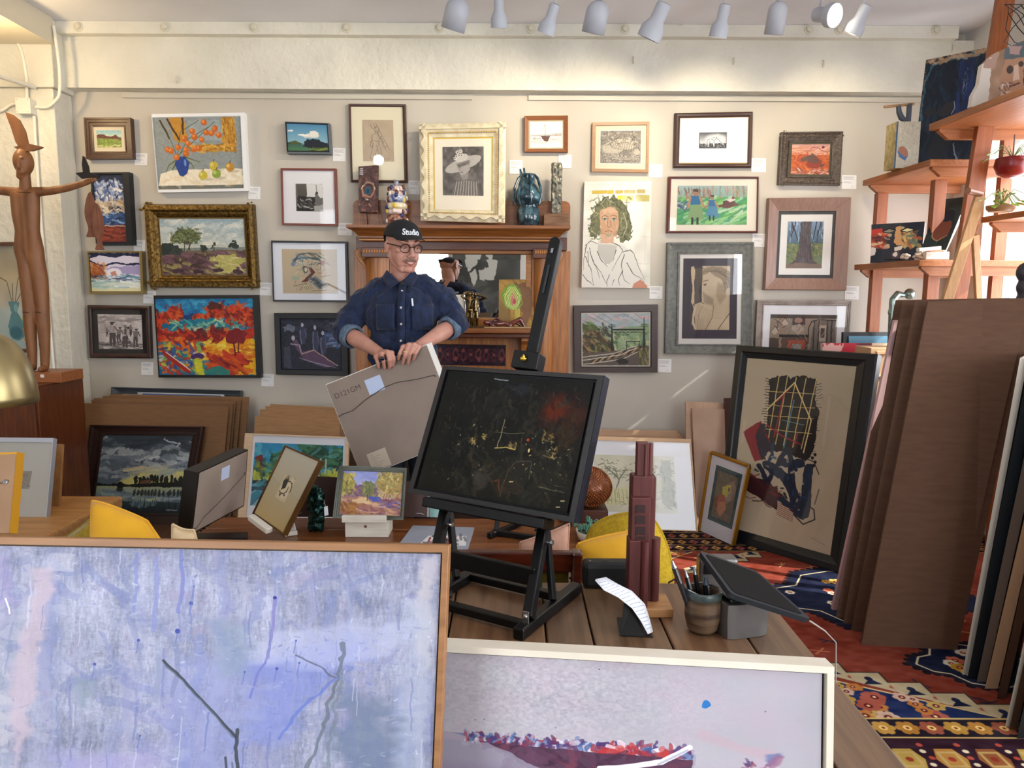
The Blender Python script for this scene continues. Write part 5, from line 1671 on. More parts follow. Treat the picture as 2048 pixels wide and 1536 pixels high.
chain(bm, [S(50, 512), S(56, 560), S(59, 612), S(60, 650), S(64, 700), S(65, 730)], [.044, .043, .036, .034, .027, .024])
chain(bm, [S(72, 512), S(80, 560), S(85, 612), S(87, 650), S(90, 700), S(90, 730)], [.044, .043, .036, .036, .027, .024])
chain(bm, [S(66, 735, 0), S(60, 738, -.07)], [.022, .014]); chain(bm, [S(90, 735, 0), S(80, 739, -.09)], [.022, .014])
remesh(obj('figure', bm, cw, fg, True), .0055, 5)
for px, py, w_ in ((48, 384, 26), (51, 624, 12), (76, 624, 12)):
 y_ = -.048 if py < 400 else -.040
 obj('saw_mark', bar(B(), S(px - w_ / 2, py + .0, y_), S(px + w_ / 2, py + 1, y_), .002, .003), M('#2c170c', .8), fg)
# bird on the head
bird = obj('bird', prism(B(), [(0, 0), (.05, .012), (.09, .018), (.16, .003), (.152, -.004), (.10, -.02), (.04, -.022)], S(27, 294, -.02), (1, 0, 0), (0, 0, 1), (0, 1, 0), .02), cw, fg)
bm = prism(B(), [(0, 0), (.03, -.002), (.052, .02), (.040, .09), (.012, .15), (-.022, .178), (-.062, .192), (-.058, .172), (-.035, .10), (-.018, .03)], S(38, 295, -.012), (1, 0, 0), (0, 0, 1), (0, 1, 0), .012)
obj('wing', bm, cw, bird)
dkw = M('#1e1310', .5)
hb = obj('small_bird', prism(B(), [(0, 0), (.04, .006), (.07, .008), (.13, -.014), (.125, -.024), (.08, -.022), (.03, -.03), (.012, -.012)], S(151, 346, -.035), (1, 0, 0), (0, 0, 1), (0, 1, 0), .018), dkw, fg)
obj('wing', prism(B(), [(0, 0), (.035, 0), (.032, .04), (.012, .092), (.004, .096), (-.004, .05)], S(166, 347, -.03), (1, 0, 0), (0, 0, 1), (0, 1, 0), .01), dkw, hb)
obj('string', tube(B(), [S(183, 362), S(184, 372), S(182, 384)], .0018, 5), M('#3a2a20', .7), fg)

def fish(cx, y0, y1, w_, dy, lab, ti):
 pts = []
 prof_ = [(0, .05), (.06, .35), (.15, .62), (.3, .9), (.45, 1), (.6, .85), (.72, .5), (.80, .33), (.86, .38), (.93, .6), (1, .85)]
 L = (y1 - y0)
 poly_ = [((cx - w_ / 2 * b + ti * a * L), y0 + L * a) for a, b in prof_] + [((cx + w_ / 2 * b + ti * a * L), y0 + L * a) for a, b in prof_[::-1]]
 o0 = P(cx, y0, YS + dy)
 poly3 = [(P(x, y, YS + dy).x - o0.x, P(x, y, YS + dy).z - o0.z) for x, y in poly_]
 bm = prism(B(), poly3, o0, (1, 0, 0), (0, 0, 1), (0, 1, 0), .022)
 bmesh.ops.bevel(bm, geom=bm.edges[:], offset=.004, segments=2, affect='EDGES')
 return tag(obj('carved_fish', bm, M('#7a4630', .45, 0, '#8f5a40', 12, bs=.5, bscale=60, bd=.002), None, True), lab, 'sculpture')

fish(178, 384, 474, 22, 0, 'carved brown wooden fish hanging from the figure’s hand, the upper one'.replace('’', "'"), .02)
fish(192, 407, 500, 21, -.04, "carved brown wooden fish hanging lowest beside the figure's hand", .06)

# ------------------------------------------------------------------ the man
YP = 3.55
skin = M('#c89684', .5, 0, '#bd8474', 14, bs=.1, bscale=120, bd=.0005, spec=.4)

def N(px, py, dy=0.0):
 return P(px, py, YP + dy)

man = thing('person', 'man in navy denim shirt, black cap and glasses holding up a framed work', 'person', (N(808, 700).x, YP + .05, 0))
al, ti = math.radians(32), math.radians(9)
RH = Matrix.Rotation(al, 3, 'Z') @ Matrix.Rotation(ti, 3, 'X')   # local -y is the face
HC = N(806, 494)

def h(x, y, z):
 """head space: x to the viewer's right when facing him, y forward, z up"""
 return HC + RH @ V((x, -y, z))

def hell(bm, c, r, rz=0, seg=20, rings=14):
 return ell(bm, h(*c), r, RH @ Matrix.Rotation(rz, 3, 'Z'), seg, rings)

bm = B()
hell(bm, (0, -.016, .034), (.074, .094, .086), 0, 28, 20)
hell(bm, (0, .022, -.022), (.062, .066, .082))
for s in (-1, 1):
 chain(bm, [h(s * .058, -.012, -.030), h(s * .050, .010, -.066), h(s * .024, .060, -.098)], [.014, .015, .016])
 hell(bm, (s * .034, .030, -.040), (.030, .050, .046))
 hell(bm, (s * .030, .052, -.062), (.024, .026, .032))
 hell(bm, (s * .043, .056, -.010), (.021, .020, .016))
 cap_(bm, h(s * .014, .086, .030), h(s * .044, .070, .032), .009, .008)
 hell(bm, (s * .012, .104, -.032), (.0085, .010, .007))
 # ears
 hell(bm, (s * .076, -.016, .0), (.007, .017, .027), -s * .35)
 hell(bm, (s * .075, -.010, -.022), (.007, .010, .010), -s * .35)
 # smile folds
 cap_(bm, h(s * .026, .083, -.040), h(s * .036, .068, -.062), .0075, .007)
hell(bm, (0, .068, .045), (.046, .024, .030))
cap_(bm, h(0, .088, .018), h(0, .112, -.024), .0085, .0105)
hell(bm, (0, .112, -.028), (.0125, .011, .009))
cap_(bm, h(-.022, .076, -.050), h(.022, .076, -.050), .014)
hell(bm, (0, .080, -.058), (.028, .018, .010))
hell(bm, (0, .078, -.074), (.024, .016, .008))
hell(bm, (0, .070, -.096), (.026, .022, .018))
# neck and trunk
chain(bm, [h(0, -.026, -.050), N(805, 545, .03), N(803, 572, .06)], [.052, .053, .066], 20)
chain(bm, [N(745, 590, .07), N(865, 590, .07)], [.045, .045])
chain(bm, [N(803, 600, .06), N(803, 680, .06), N(805, 760, .06)], [.085, .085, .085], 20)
shR, shL = N(728, 598, .05), N(885, 596, .06)
elR, elL = N(696, 668, .0), N(905, 652, .02)
wrR, wrL = N(757, 704, -.18), N(838, 692, -.19)
chain(bm, [shR, elR], [.036, .036], 18)
chain(bm, [elR, elR.lerp(wrR, .3), elR.lerp(wrR, .75), wrR], [.036, .041, .030, .026], 18)
chain(bm, [shL, elL], [.036, .036], 18)
chain(bm, [elL, elL.lerp(wrL, .3), elL.lerp(wrL, .75), wrL], [.036, .041, .030, .026], 18)
YFQ = 3.30      # front plane of the work he holds

def hand(wr, palm_c, knuck, tips, thumb, r=.0088):
 """palm from wrist to knuckles; each finger with two bends over the frame edge"""
 for kn in knuck:
  cap_(bm, wr.lerp(palm_c, .45), kn, .017, .0125, 12)
  cap_(bm, palm_c, kn, .016, .0115, 12)
 for kn, (mid, tip) in zip(knuck, tips):
  chain(bm, [kn, mid, tip], [r * 1.12, r, r * .8], 12)
 chain(bm, [wr.lerp(palm_c, .5)] + thumb, [.014, .012, .0095][:len(thumb) + 1], 12)

def G(px, py, Y):
 return P(px, py, Y)

# right hand (at the viewer's left): knuckles above the edge, fingers down over the front
hand(wrR, G(768, 708, 3.315), [G(752, 714, 3.285), G(763, 708, 3.278), G(775, 704, 3.278), G(784, 706, 3.285)],
 [(G(755, 724, 3.268), G(757, 735, 3.283)), (G(767, 722, 3.262), G(769, 737, 3.282)), (G(778, 720, 3.262), G(779, 736, 3.282)), (G(788, 718, 3.266), G(786, 731, 3.284))],
 [G(778, 712, 3.35), G(783, 724, 3.352)])
hand(wrL, G(824, 692, 3.315), [G(838, 694, 3.29), G(828, 690, 3.280), G(817, 690, 3.278), G(806, 694, 3.284)],
 [(G(831, 707, 3.268), G(827, 719, 3.284)), (G(820, 708, 3.262), G(816, 727, 3.282)), (G(810, 710, 3.262), G(805, 728, 3.282)), (G(799, 708, 3.268), G(797, 718, 3.284))],
 [G(812, 702, 3.35), G(806, 712, 3.352)])
body = remesh(obj('body', bm, skin, man, True), .0034, 5)

# eyes, brows, lips, moustache
eyw, iris = M('#d9cfc8', .2), M('#2c2a28', .15)
for s in (-1, 1):
 e = obj('eye', ell(B(), h(s * .031, .0765, .006), (.0115, .0120, .0060), RH), eyw, man, 'all')
 obj('iris', ell(B(), h(s * .031 + .002, .0875, .004), (.0034, .0022, .0036), RH, 12, 8), iris, e, 'all')
 obj('eyelid', tube(B(), [h(s * .031 + u_ * .015, .0865 - .004 * abs(u_), .0110 - .0035 * abs(u_)) for u_ in (-1, -.5, 0, .5, 1)], [.002, .0045, .0052, .0045, .002], 8), M('#a8644f', .5), man, 'all')
 obj('eyebrow', tube(B(), [h(s * (.016 + .032 * u_), .0965 - .020 * u_ * u_, .033 + .006 * math.sin(u_ * 2.6)) for u_ in (0, .25, .5, .75, 1)], [.0025, .0042, .004, .003, .0015], 8), M('#6a4a3c', .9), man, 'all')
lips = M('#a85a50', .4)
obj('lips', tube(B(), [h(.026 * u_, .100 - .012 * u_ * u_, -.058 + .006 * u_ * u_) for u_ in (-1, -.6, 0, .6, 1)], [.001, .0028, .003, .0028, .001], 8), lips, man, 'all')
obj('lips', tube(B(), [h(.024 * u_, .099 - .011 * u_ * u_, -.071 + .015 * u_ * u_) for u_ in (-1, -.6, 0, .6, 1)], [.001, .0036, .0048, .0036, .001], 8), lips, man, 'all')
obj('teeth', tube(B(), [h(.020 * u_, .0965 - .010 * u_ * u_, -.0632 + .007 * u_ * u_) for u_ in (-1, -.5, 0, .5, 1)], [.001, .004, .0042, .004, .001], 8), M('#e6e0d6', .25), man, 'all')
bm = B()
rn = random.Random(12)
for i in range(110):
 u_ = rn.uniform(-1, 1)
 z = -.046 - .008 * u_ * u_ + rn.uniform(-.005, .003)
 y = .102 - .014 * u_ * u_
 tube(bm, [h(.030 * u_, y - .004, z + .003), h(.030 * u_ + .004 * (1 if u_ > 0 else -1), y, z - .0045)], [.0013, .0007], 4)
tag(obj('moustache', bm, M('#94786a', .9), man), kind='stuff')
# glasses
gm = M('#1c120e', .2, c2='#3a2216', scale=40)
gl = obj('glasses', tube(B(), [h(-.010 + .02 * u_ / 4, .1085 + .002 * math.sin(u_ * .8), .010 + .002 * math.sin(u_ * .8)) for u_ in range(5)], .0022, 8), gm, man, True)
for s in (-1, 1):
 cx_ = s * .033
 pts = [h(cx_ + .0225 * math.cos(a_), .1035 - .25 * max(0, abs(cx_ + .0225 * math.cos(a_)) - .02), .003 + .0185 * math.sin(a_)) for a_ in [i * math.pi / 12 for i in range(25)]]
 obj('rim', tube(B(), pts, [.0019 + .0009 * (math.sin(i * math.pi / 12) > 0.2) for i in range(25)], 8, False), gm, gl, True)
 bm = B()
 vs = [bm.verts.new(p) for p in pts[:-1]]
 bm.faces.new(vs)
 obj('lens', bm, glassmat(), gl)
 obj('temple', bar(B(), h(s * .0565, .093, .012), h(s * .080, -.02, .014), .003, .0055, (0, 0, 1), .001), gm, gl)

# cap
capm = M('#15161a', .85, c2='#1c1d22', scale=60, bs=.3, bscale=400, bd=.0005)
bm = B()
dome = bmesh.ops.create_uvsphere(bm, u_segments=36, v_segments=24, radius=1)
for v in list(bm.verts):
 if v.co.z < -.5 or (v.co.z < -.02 and v.co.y < .3):
  bm.verts.remove(v)
for v in bm.verts:
 x, y, z = v.co
 v.co = h(x * .086, -y * .104 - .012 + (.006 if y < 0 else 0), .047 + max(z, 0) * .080 + min(z, 0) * .085)
cp = obj('cap', bm, capm, man, 'all')
sd = cp.modifiers.new('thick', 'SOLIDIFY')
sd.thickness = .003
bm = B()
rows = []
for i in range(13):
 a_ = (i / 12 - .5) * math.radians(126)
 row = []
 for j in range(7):
  f = j / 6
  x = .084 * math.sin(a_) * (1 - .08 * f)
  y = .094 * math.cos(a_) - .010 + f * (.076 * (math.cos(a_ * .95)) ** .6)
  z = .068 - .016 * f - .22 * f * 0 - 2.6 * x * x + .002
  row.append((x, y, z))
 rows.append(row)
for dz in (0, -.0035):
 vs = [[bm.verts.new(h(x, y, z + dz)) for x, y, z in r_] for r_ in rows]
 for a_, b_ in zip(vs, vs[1:]):
  for j in range(6):
   bm.faces.new((a_[j], a_[j + 1], b_[j + 1], b_[j]))
 if dz == 0:
  top_ = vs
edge_t = [r_[-1] for r_ in top_]
edge_b = [r_[-1] for r_ in vs]
for i in range(12):
 bm.faces.new((edge_t[i], edge_t[i + 1], edge_b[i + 1], edge_b[i]))
bmesh.ops.recalc_face_normals(bm, faces=bm.faces)
obj('brim', bm, capm, cp, 'all')
obj('button', ell(B(), h(0, -.010, .129), (.006, .006, .003)), capm, cp, 'all')
# embroidered word bent round the front of the cap
cu = bpy.data.curves.new('lettering', 'FONT')
cu.body = 'Studio'
cu.size = .038
cu.offset = .0010
cu.align_x = 'CENTER'
cu.resolution_u = 3
to = bpy.data.objects.new('tmp', cu)
COL.objects.link(to)
bpy.context.view_layer.update()
me = bpy.data.meshes.new_from_object(to.evaluated_get(bpy.context.evaluated_depsgraph_get()))
bpy.data.objects.remove(to)
bm = B()
bm.from_mesh(me)
bmesh.ops.subdivide_edges(bm, edges=bm.edges[:], cuts=1)
for v in bm.verts:
 x, z0_ = v.co.x - .004, v.co.y + .058
 zz = min((z0_ - .040) / .082, .99)
 rr = math.sqrt(1 - zz * zz)
 a_ = x / .095
 v.co = h(.0885 * rr * math.sin(a_), .1125 * rr * math.cos(a_) - .012 + .0035, z0_ + .007)
sd = obj('lettering', bm, M('#eef0f4', .7), cp).modifiers.new('thick', 'SOLIDIFY')
sd.thickness = .002

# shirt
denim = M('#081430', .85, 0, '#12264a', 70, (1, 1, .35), bs=.35, bscale=260, bd=.0006, sheen=.15)
denim_l = M('#4c5e72', .85, 0, '#66788c', 60, bs=.3, bscale=260, bd=.0006)
bm = B()
chain(bm, [N(803, 574, .055), N(803, 600, .055)], [.075, .11], 24)
chain(bm, [N(728, 603, .06), N(760, 584, .06), N(803, 574, .06), N(850, 580, .065), N(882, 600, .07)], [.062, .066, .070, .068, .064], 20)
ell(bm, N(803, 625, .045), (.185, .118, .15), None, 32, 22)
ell(bm, N(806, 700, .04), (.172, .118, .20), None, 32, 22)
ell(bm, N(808, 770, .05), (.176, .120, .12), None, 32, 22)
chain(bm, [N(725, 606, .06), N(704, 636, .035), N(688, 664, .0)], [.068, .064, .058], 22)
chain(bm, [N(886, 602, .07), N(904, 630, .05), N(912, 650, .02)], [.068, .064, .058], 22)
sh = remesh(obj('shirt', bm, denim, man, True), .006, 8, (.06, .038, 'CLOUDS'))
# rolled cuffs
for c_, d_, r_, m_ in ((elR.lerp(wrR, .12), (wrR - elR), .056, denim_l), (elL.lerp(wrL, .10), (wrL - elL), .056, denim_l)):
 d_ = d_.normalized()
 bm = B()
 lathe(bm, [(r_ - .014, -.030), (r_, -.028), (r_ + .004, -.012), (r_ + .003, .012), (r_ - .002, .022), (r_ - .010, .023), (r_ - .014, .012)], c_, d_, 26, False)
 obj('cuff', bm, m_, sh, 'all')
# collar: a standing band and two pointed flaps
for s in (-1, 1):
 f0 = N(801 + s * 3, 563, -.045)
 f1 = N(801 + s * 27, 540, -.005)
 f2 = N(801 + s * 36, 554, .0)
 f3 = N(801 + s * 22, 576, -.075)
 bm = B()
 vs = [bm.verts.new(p) for p in (f0, f1, f2, f3)]
 bm.faces.new(vs)
 bmesh.ops.triangulate(bm, faces=bm.faces[:])
 bmesh.ops.subdivide_edges(bm, edges=bm.edges[:], cuts=3, use_grid_fill=True)
 for v in bm.verts:
  v.co.y -= .010
 o = obj('collar', bm, denim, sh, True)
 o.modifiers.new('thick', 'SOLIDIFY').thickness = .006
# placket, pockets, buttons, pen
btn = M('#b8bcc0', .3)

def shirt_y(x, z):
 """front of the shirt's ellipsoids at x, z"""
 best = YP
 for c_, r_ in ((N(803, 625, .045), (.185, .118, .15)), (N(806, 700, .04), (.172, .118, .20)), (N(808, 770, .05), (.176, .120, .12))):
  q_ = 1 - ((x - c_.x) / r_[0]) ** 2 - ((z - c_.z) / r_[2]) ** 2
  if q_ > 0:
   best = min(best, c_.y - r_[1] * math.sqrt(q_))
 return best

def onshirt(px, py, lift=.003):
 a_ = P(px, py, YP - .07)
 return V((a_.x, shirt_y(a_.x, a_.z) - lift, a_.z))

bm = B()
prev = None
for py in range(566, 712, 6):
 l_, r_ = onshirt(796, py, .012), onshirt(810, py, .012)
 cur = [bm.verts.new(l_), bm.verts.new(r_)]
 if prev:
  bm.faces.new((prev[0], prev[1], cur[1], cur[0]))
 prev = cur
o = obj('placket', bm, denim, sh, True)
o.modifiers.new('thick', 'SOLIDIFY').thickness = .005
for py in (582, 615, 648, 681):
 obj('button', lathe(B(), [(.0055, 0), (.0055, .002), (.003, .0025)], onshirt(803, py, .016), (0, -1, 0), 12), btn, sh)
for x0, x1 in ((752, 790), (824, 864)):
 bm = B()
 g_ = [[bm.verts.new(onshirt(x0 + (x1 - x0) * i / 6, 608 + 52 * j / 6, .011)) for i in range(7)] for j in range(7)]
 for j in range(6):
  for i in range(6):
   bm.faces.new((g_[j][i], g_[j][i + 1], g_[j + 1][i + 1], g_[j + 1][i]))
 o = obj('pocket', bm, denim, sh, True)
 o.modifiers.new('thick', 'SOLIDIFY').thickness = .004
obj('pen', tube(B(), [onshirt(826, 612, .018), onshirt(824, 597, .020)], [.0045, .0040], 8), M('#e8ecf4', .25), man, True)
# rings
obj('ring', lathe(B(), [(.0125, -.005), (.0135, 0), (.0125, .005)], G(765, 716, 3.268), (0.1, .1, 1), 16, False), M('#8c8c90', .25, .9), man, True)
obj('ring_stone', ell(B(), G(765, 717, 3.252), (.008, .005, .010)), M('#14161c', .15), man, True)
obj('ring', lathe(B(), [(.0112, -.002), (.0118, 0), (.0112, .002)], G(811, 704, 3.268), (0.1, .1, 1), 16, False), M('#c8b070', .25, .9), man, True)
# trousers and shoes
tr = M('#151a26', .85, c2='#1c2232', scale=50)
bm = B()
ell(bm, N(808, 790, .06), (.165, .115, .13), None, 28, 18)
for s in (-1, 1):
 chain(bm, [V((N(808, 790).x + s * .085, YP + .06, .82)), V((N(808, 790).x + s * .10, YP + .05, .48)), V((N(808, 790).x + s * .105, YP + .08, .10))], [.10, .075, .062], 22)
remesh(obj('trousers', bm, tr, man, True), .009, 6)
for s in (-1, 1):
 bm = B()
 c_ = V((N(808, 790).x + s * .105, YP + .06, .045))
 chain(bm, [c_ + V((0, .06, 0)), c_ + V((s * .01, -.08, -.006)), c_ + V((s * .015, -.15, -.012))], [.042, .042, .032], 16)
 for v in bm.verts:
  v.co.z = max(v.co.z, .001)
 obj('shoe', bm, M('#16110e', .4), man, True)

# ------------------------------------------------------------------ the work he holds
kr = M('#8f7f72', .75, 0, '#83746a', 5, bs=.15, bscale=9, bd=.004)
HP = [(652, 770), (853, 690), (925, 875), (724, 955)]
hq = PQ(HP, YFQ)
hw = thing('framed_picture', 'white-edged framed work held tilted, showing its grey-brown paper back', 'picture', hq.base(-.02))
obj('dust_cover', slab(B(), hq, (0, 0, 1, 1), -.004, 0), kr, hw)
q2 = Q(hq.at(0, 0, -.0045), hq.at(1, 0, -.0045), hq.at(1, 1, -.0045), hq.at(0, 1, -.0045))
obj('frame', slab(B(), q2, (-.006, -.006, 1.045, 1.006), -.030, 0), M('#ece8e0', .5), hw)
obj('label', slab(B(), hq, (.345, .10, .50, .255), 0, .0008), M('#b8c4e0', .7), hw)
ar = Art(100, 90, '#b8ab98', 66)
for i in range(7):
 ar.st([(14, 14 + i * 12), (30 + (i * 37) % 50, 14 + i * 12)], 1.6, '#7c7268', .8)
obj('label', slab(B(), hq, (.115, .80, .30, .99), 0, .0008), artmat(ar, .8, 0), hw)
obj('hanging_wire', tube(B(), [hq.at(u_, v_, .004) for u_, v_ in ((.012, .33), (.15, .335), (.30, .28), (.5, .235), (.62, .235), (.8, .28), (.985, .31))], .0015, 6), M('#5c5854', .35, .8), hw, True)
for u_, v_ in ((.015, .33), (.975, .31)):
 obj('d_ring', lathe(B(), [(.006, 0), (.007, .003), (.004, .004)], hq.at(u_, v_, 0), hq.n, 12), M('#8a8680', .3, .9), hw)
text_mesh('D121GM', .034, hq, .035, .165, M('#3a3230', .8), 'lettering', hw, .0006, -.0003)

# ------------------------------------------------------------------ leaning boards and frames
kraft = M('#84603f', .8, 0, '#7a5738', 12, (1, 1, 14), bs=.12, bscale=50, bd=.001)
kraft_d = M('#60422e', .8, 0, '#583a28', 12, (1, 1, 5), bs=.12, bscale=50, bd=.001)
kedge = M('#7a5636', .85, c2='#5c3f28', scale=160)

def sheet(px, Ys, m, lab, thick=.007, name='cardboard_sheet', group=None, flat_bottom=True, cat='cardboard'):
 qq = PQ(px, Ys)
 if flat_bottom:
  for i in (2, 3):
   qq.p[i].z = .001
 return tag(obj(name, slab(B(), qq, (0, 0, 1, 1), -thick, 0), m), lab, cat, group)

def floorY(px, py):
 return Z(px, py, 0).y

def lean(px, dl, name, lab, cat, art, artbox, bottom=None, **k):
 """framed picture standing on the floor: bottom corners found on the floor"""
 yl = floorY(*px[3])
 yr = floorY(*px[2])
 p0_, p2_, p3_ = P(*px[0], yl + dl), P(*px[2], yr), P(*px[3], yl)
 qq = Q(p0_, onplane(px[1], p0_, p2_, p3_), p2_, p3_)
 lift = 0.003
 return picture(name, lab, cat, px, None, art, artbox, q=qq, **k)

Yc = 4.55
words5 = ['nearest', 'second', 'third', 'fourth', 'fifth']
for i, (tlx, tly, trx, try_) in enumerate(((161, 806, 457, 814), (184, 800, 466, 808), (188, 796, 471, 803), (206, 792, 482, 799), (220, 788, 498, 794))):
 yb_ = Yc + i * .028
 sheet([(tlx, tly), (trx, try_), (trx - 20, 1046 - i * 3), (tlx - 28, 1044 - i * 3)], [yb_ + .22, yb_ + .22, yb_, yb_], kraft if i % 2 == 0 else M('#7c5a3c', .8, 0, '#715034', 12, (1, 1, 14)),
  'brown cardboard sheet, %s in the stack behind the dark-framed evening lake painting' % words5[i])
qg = [(223, 774), (483, 781), (478, 1030), (215, 1026)]
picture('framed_picture', 'dark grey frame leaning on the wall at the back of the wide cardboard stack', 'picture', qg, [4.95, 4.95, 4.73, 4.73], M('#b8b4a8', .6), (240, 790, 466, 1010), fmat=M('#3a3f44', .4), prof=SCOOP, depth=.03)
qg = [(275, 784), (448, 789), (444, 1020), (270, 1018)]
gg = Art(60, 60, '#7a9cc0', 3)
gg.gr(0, 14, '#4a6ea8', '#c0c890')
picture('framed_picture', 'silver-framed blue picture peeping over the wide cardboard stack', 'picture', qg, [4.90, 4.90, 4.69, 4.69], gg, (282, 789, 440, 1010), fmat=M('#b8bcc4', .35, .5), depth=.02)
for i, (tlx, tly, trx, try_) in enumerate(((510, 832, 680, 838), (520, 818, 684, 826), (531, 812, 690, 821), (540, 808, 700, 816))):
 yb_ = 4.51 + i * .028
 sheet([(tlx, tly), (trx, try_), (trx - 6, 1062 - i * 3), (tlx - 10, 1060 - i * 3)], [yb_ + .2, yb_ + .2, yb_, yb_], M('#a67e58', .8, 0, '#98714c', 10, (1, 1, 14)),
  'light brown cardboard sheet, %s in the stack behind the framed lakeside trees painting' % words5[i])

def a_lake():
 a = Art(420, 400, '#5a6874', 35)
 a.gr(0, 26, '#2c343c', '#4c5860')
 a.dabs(130, (0, 6, 100, 56), ['#8a949c', '#b8c0c4', '#5c6874', '#444e58', '#a4acb0', '#d0d4d4', '#6c7884'], 22, 5, -4, 18, .75, 2)
 a.dabs(30, (0, 0, 100, 14), ['#2a323a', '#38424c'], 26, 6)
 a.st([(68, 4), (74, 8), (88, 10), (84, 14)], 2, '#c0c8cc', .8, 1.5)
 for x in (10, 22, 30, 44, 62):
  a.el(x, 22, 5, 5, '#9aa2a6', ro=2.5)
 a.poly([(40, 52), (70, 44), (100, 46), (100, 64), (20, 66)], '#d8d07c', ro=2.5, soft=3)
 a.dabs(40, (30, 40, 100, 56), ['#e4dc9c', '#b8bc9c', '#94a4ac', '#c8b894'], 24, 2.5, -6, 10, .6, 1)
 a.gr(67, 82, '#b8bc84', '#7890a0', 0, 100, .8)
 a.dabs(40, (0, 70, 100, 86), ['#6c8494', '#94a4a4', '#c8c88c', '#54687c', '#a8b8b4'], 26, 2.5, 0, 6, .7, 1)
 a.poly([(0, 62), (14, 64), (36, 64), (100, 58), (100, 66), (40, 67), (0, 66)], '#181c18', ro=1)
 for x, y in ((43, 56), (48, 58), (52, 57), (60, 54), (64, 54), (68, 55), (73, 54), (78, 56), (84, 54), (89, 57), (94, 55), (98, 55), (56, 58)):
  a.el(x, y + 2, 2.2, 5.5, '#1c211a', ro=1.2); a.el(x, 74, 1.8, 4.5, '#22281e', .8, ro=1.2)
 a.el(26, 65, 3.6, 3.4, '#1c1c18', ro=1); a.el(26, 70, 3, 3, '#1c1c18', .8, ro=1)
 a.poly([(48, 59), (60, 57), (60, 62), (48, 63)], '#6c4c3c')
 a.gr(86, 100, '#2c3c40', '#141c20', 0, 100, .95)
 a.el(56, 88, 16, 5, '#7c98a0', .7, ro=2)
 for i in range(90):
  x = a.r.uniform(0, 100); y = a.r.uniform(82, 96)
  a.st([(x, y + 4), (x + a.r.uniform(-1.5, 1.5), y - a.r.uniform(1, 5))], .6, a.r.choice(['#10181a', '#3c5450', '#1c2826']), .8)
 a.st([(84, 95), (96, 96)], 1, '#a8b0ac', .8, .8)
 return a

lean([(181, 850), (406, 853), (372, 1050), (156, 1044)], .16, 'framed_painting', 'dusk lake with tree silhouettes under grey clouds, dark frame, standing against the cardboard', 'painting', a_lake(), (195, 871, 371, 1026), fmat=wood('#22130e', '#35201a', 'x', 8, .4), prof=SCOOP, depth=.035)

def a_shore():
 a = Art(420, 320, '#3f9ab8', 36)
 a.gr(0, 46, '#2c8cc0', '#58b0b8')
 a.dabs(60, (0, 0, 100, 44), ['#3ca4cc', '#6cc0cc', '#2884b0', '#4c9cb0'], 16, 5, 50, 50, .6, 2)
 a.el(6, 32, 5, 12, '#7c2c2c', ro=2.5); a.el(12, 34, 3, 10, '#284848', .8, ro=2)
 a.dabs(40, (0, 34, 50, 56), ['#4c8054', '#8ca844', '#2c6458', '#c8c840', '#3c7c74'], 12, 4, 60, 60, .8, 1)
 for x, y, rx, ry in ((28, 26, 10, 10), (36, 20, 9, 8), (70, 14, 16, 14), (88, 28, 15, 10), (62, 8, 9, 8), (96, 12, 8, 8)):
  a.el(x, y, rx, ry, '#24523e', ro=3)
  a.dabs(14, (x - rx, y - ry, x + rx, y + ry), ['#3a7450', '#183c34', '#487c58', '#5c9c94'], 12, 4, -10, 40, .8, 1)
 for p in ([(76, 22), (74, 60)], [(82, 24), (80, 64)], [(97, 28), (88, 66)], [(92, 34), (86, 60)], [(72, 26), (70, 50)]):
  a.st(p, 1.8, '#c8c4c0' if p[0][0] < 84 else '#1c2420', .9, .6)
 a.dabs(60, (0, 46, 100, 62), ['#b8c034', '#e0d848', '#4c7c44', '#8c3c34', '#26443c', '#a8b448'], 11, 4, 40, 60, .9, 1)
 a.poly([(0, 60), (36, 58), (30, 66), (0, 66)], '#1c2c30', ro=1)
 a.gr(66, 100, '#4c8cb0', '#3c8c9c', 0, 100, 1)
 a.dabs(70, (0, 64, 100, 100), ['#68b4c8', '#2c6c90', '#8ccccc', '#3c8c98', '#5c7c90', '#a4d4d0'], 20, 4, -30, 30, .7, 1)
 a.poly([(0, 70), (24, 68), (20, 76), (0, 78)], '#34485c', .8, ro=2)
 return a

lean([(490, 866), (697, 874), (690, 1066), (473, 1060)], .15, 'framed_painting', 'vivid lakeside trees painting, white mount and pale wood frame, beyond the low wooden bench', 'painting', a_shore(), (503, 888, 683, 1014), mats=[((498, 873, 689, 1048), '#e4e6ee')], fmat=wood('#d8b894', '#e6caa8', 'x', 7, .5), depth=.03, prof=FLAT)

# frames leaning beside and behind the mantelpiece on the other side
for i, (x1, y0) in enumerate(((1354, 861), (1360, 866), (1366, 871))):
 yb_ = 4.66 - i * .03
 sheet([(1160, y0 - 3), (x1, y0), (x1 + 6, 1052), (1160, 1048)], [yb_ + .19, yb_ + .19, yb_, yb_], wood('#b08a68', '#c49a74', 'x', 7, .5), 'pale wooden sheet, %s from the wall behind the framed tree drawing' % ['first', 'second', 'third'][i], name='wooden_sheet', cat='board')

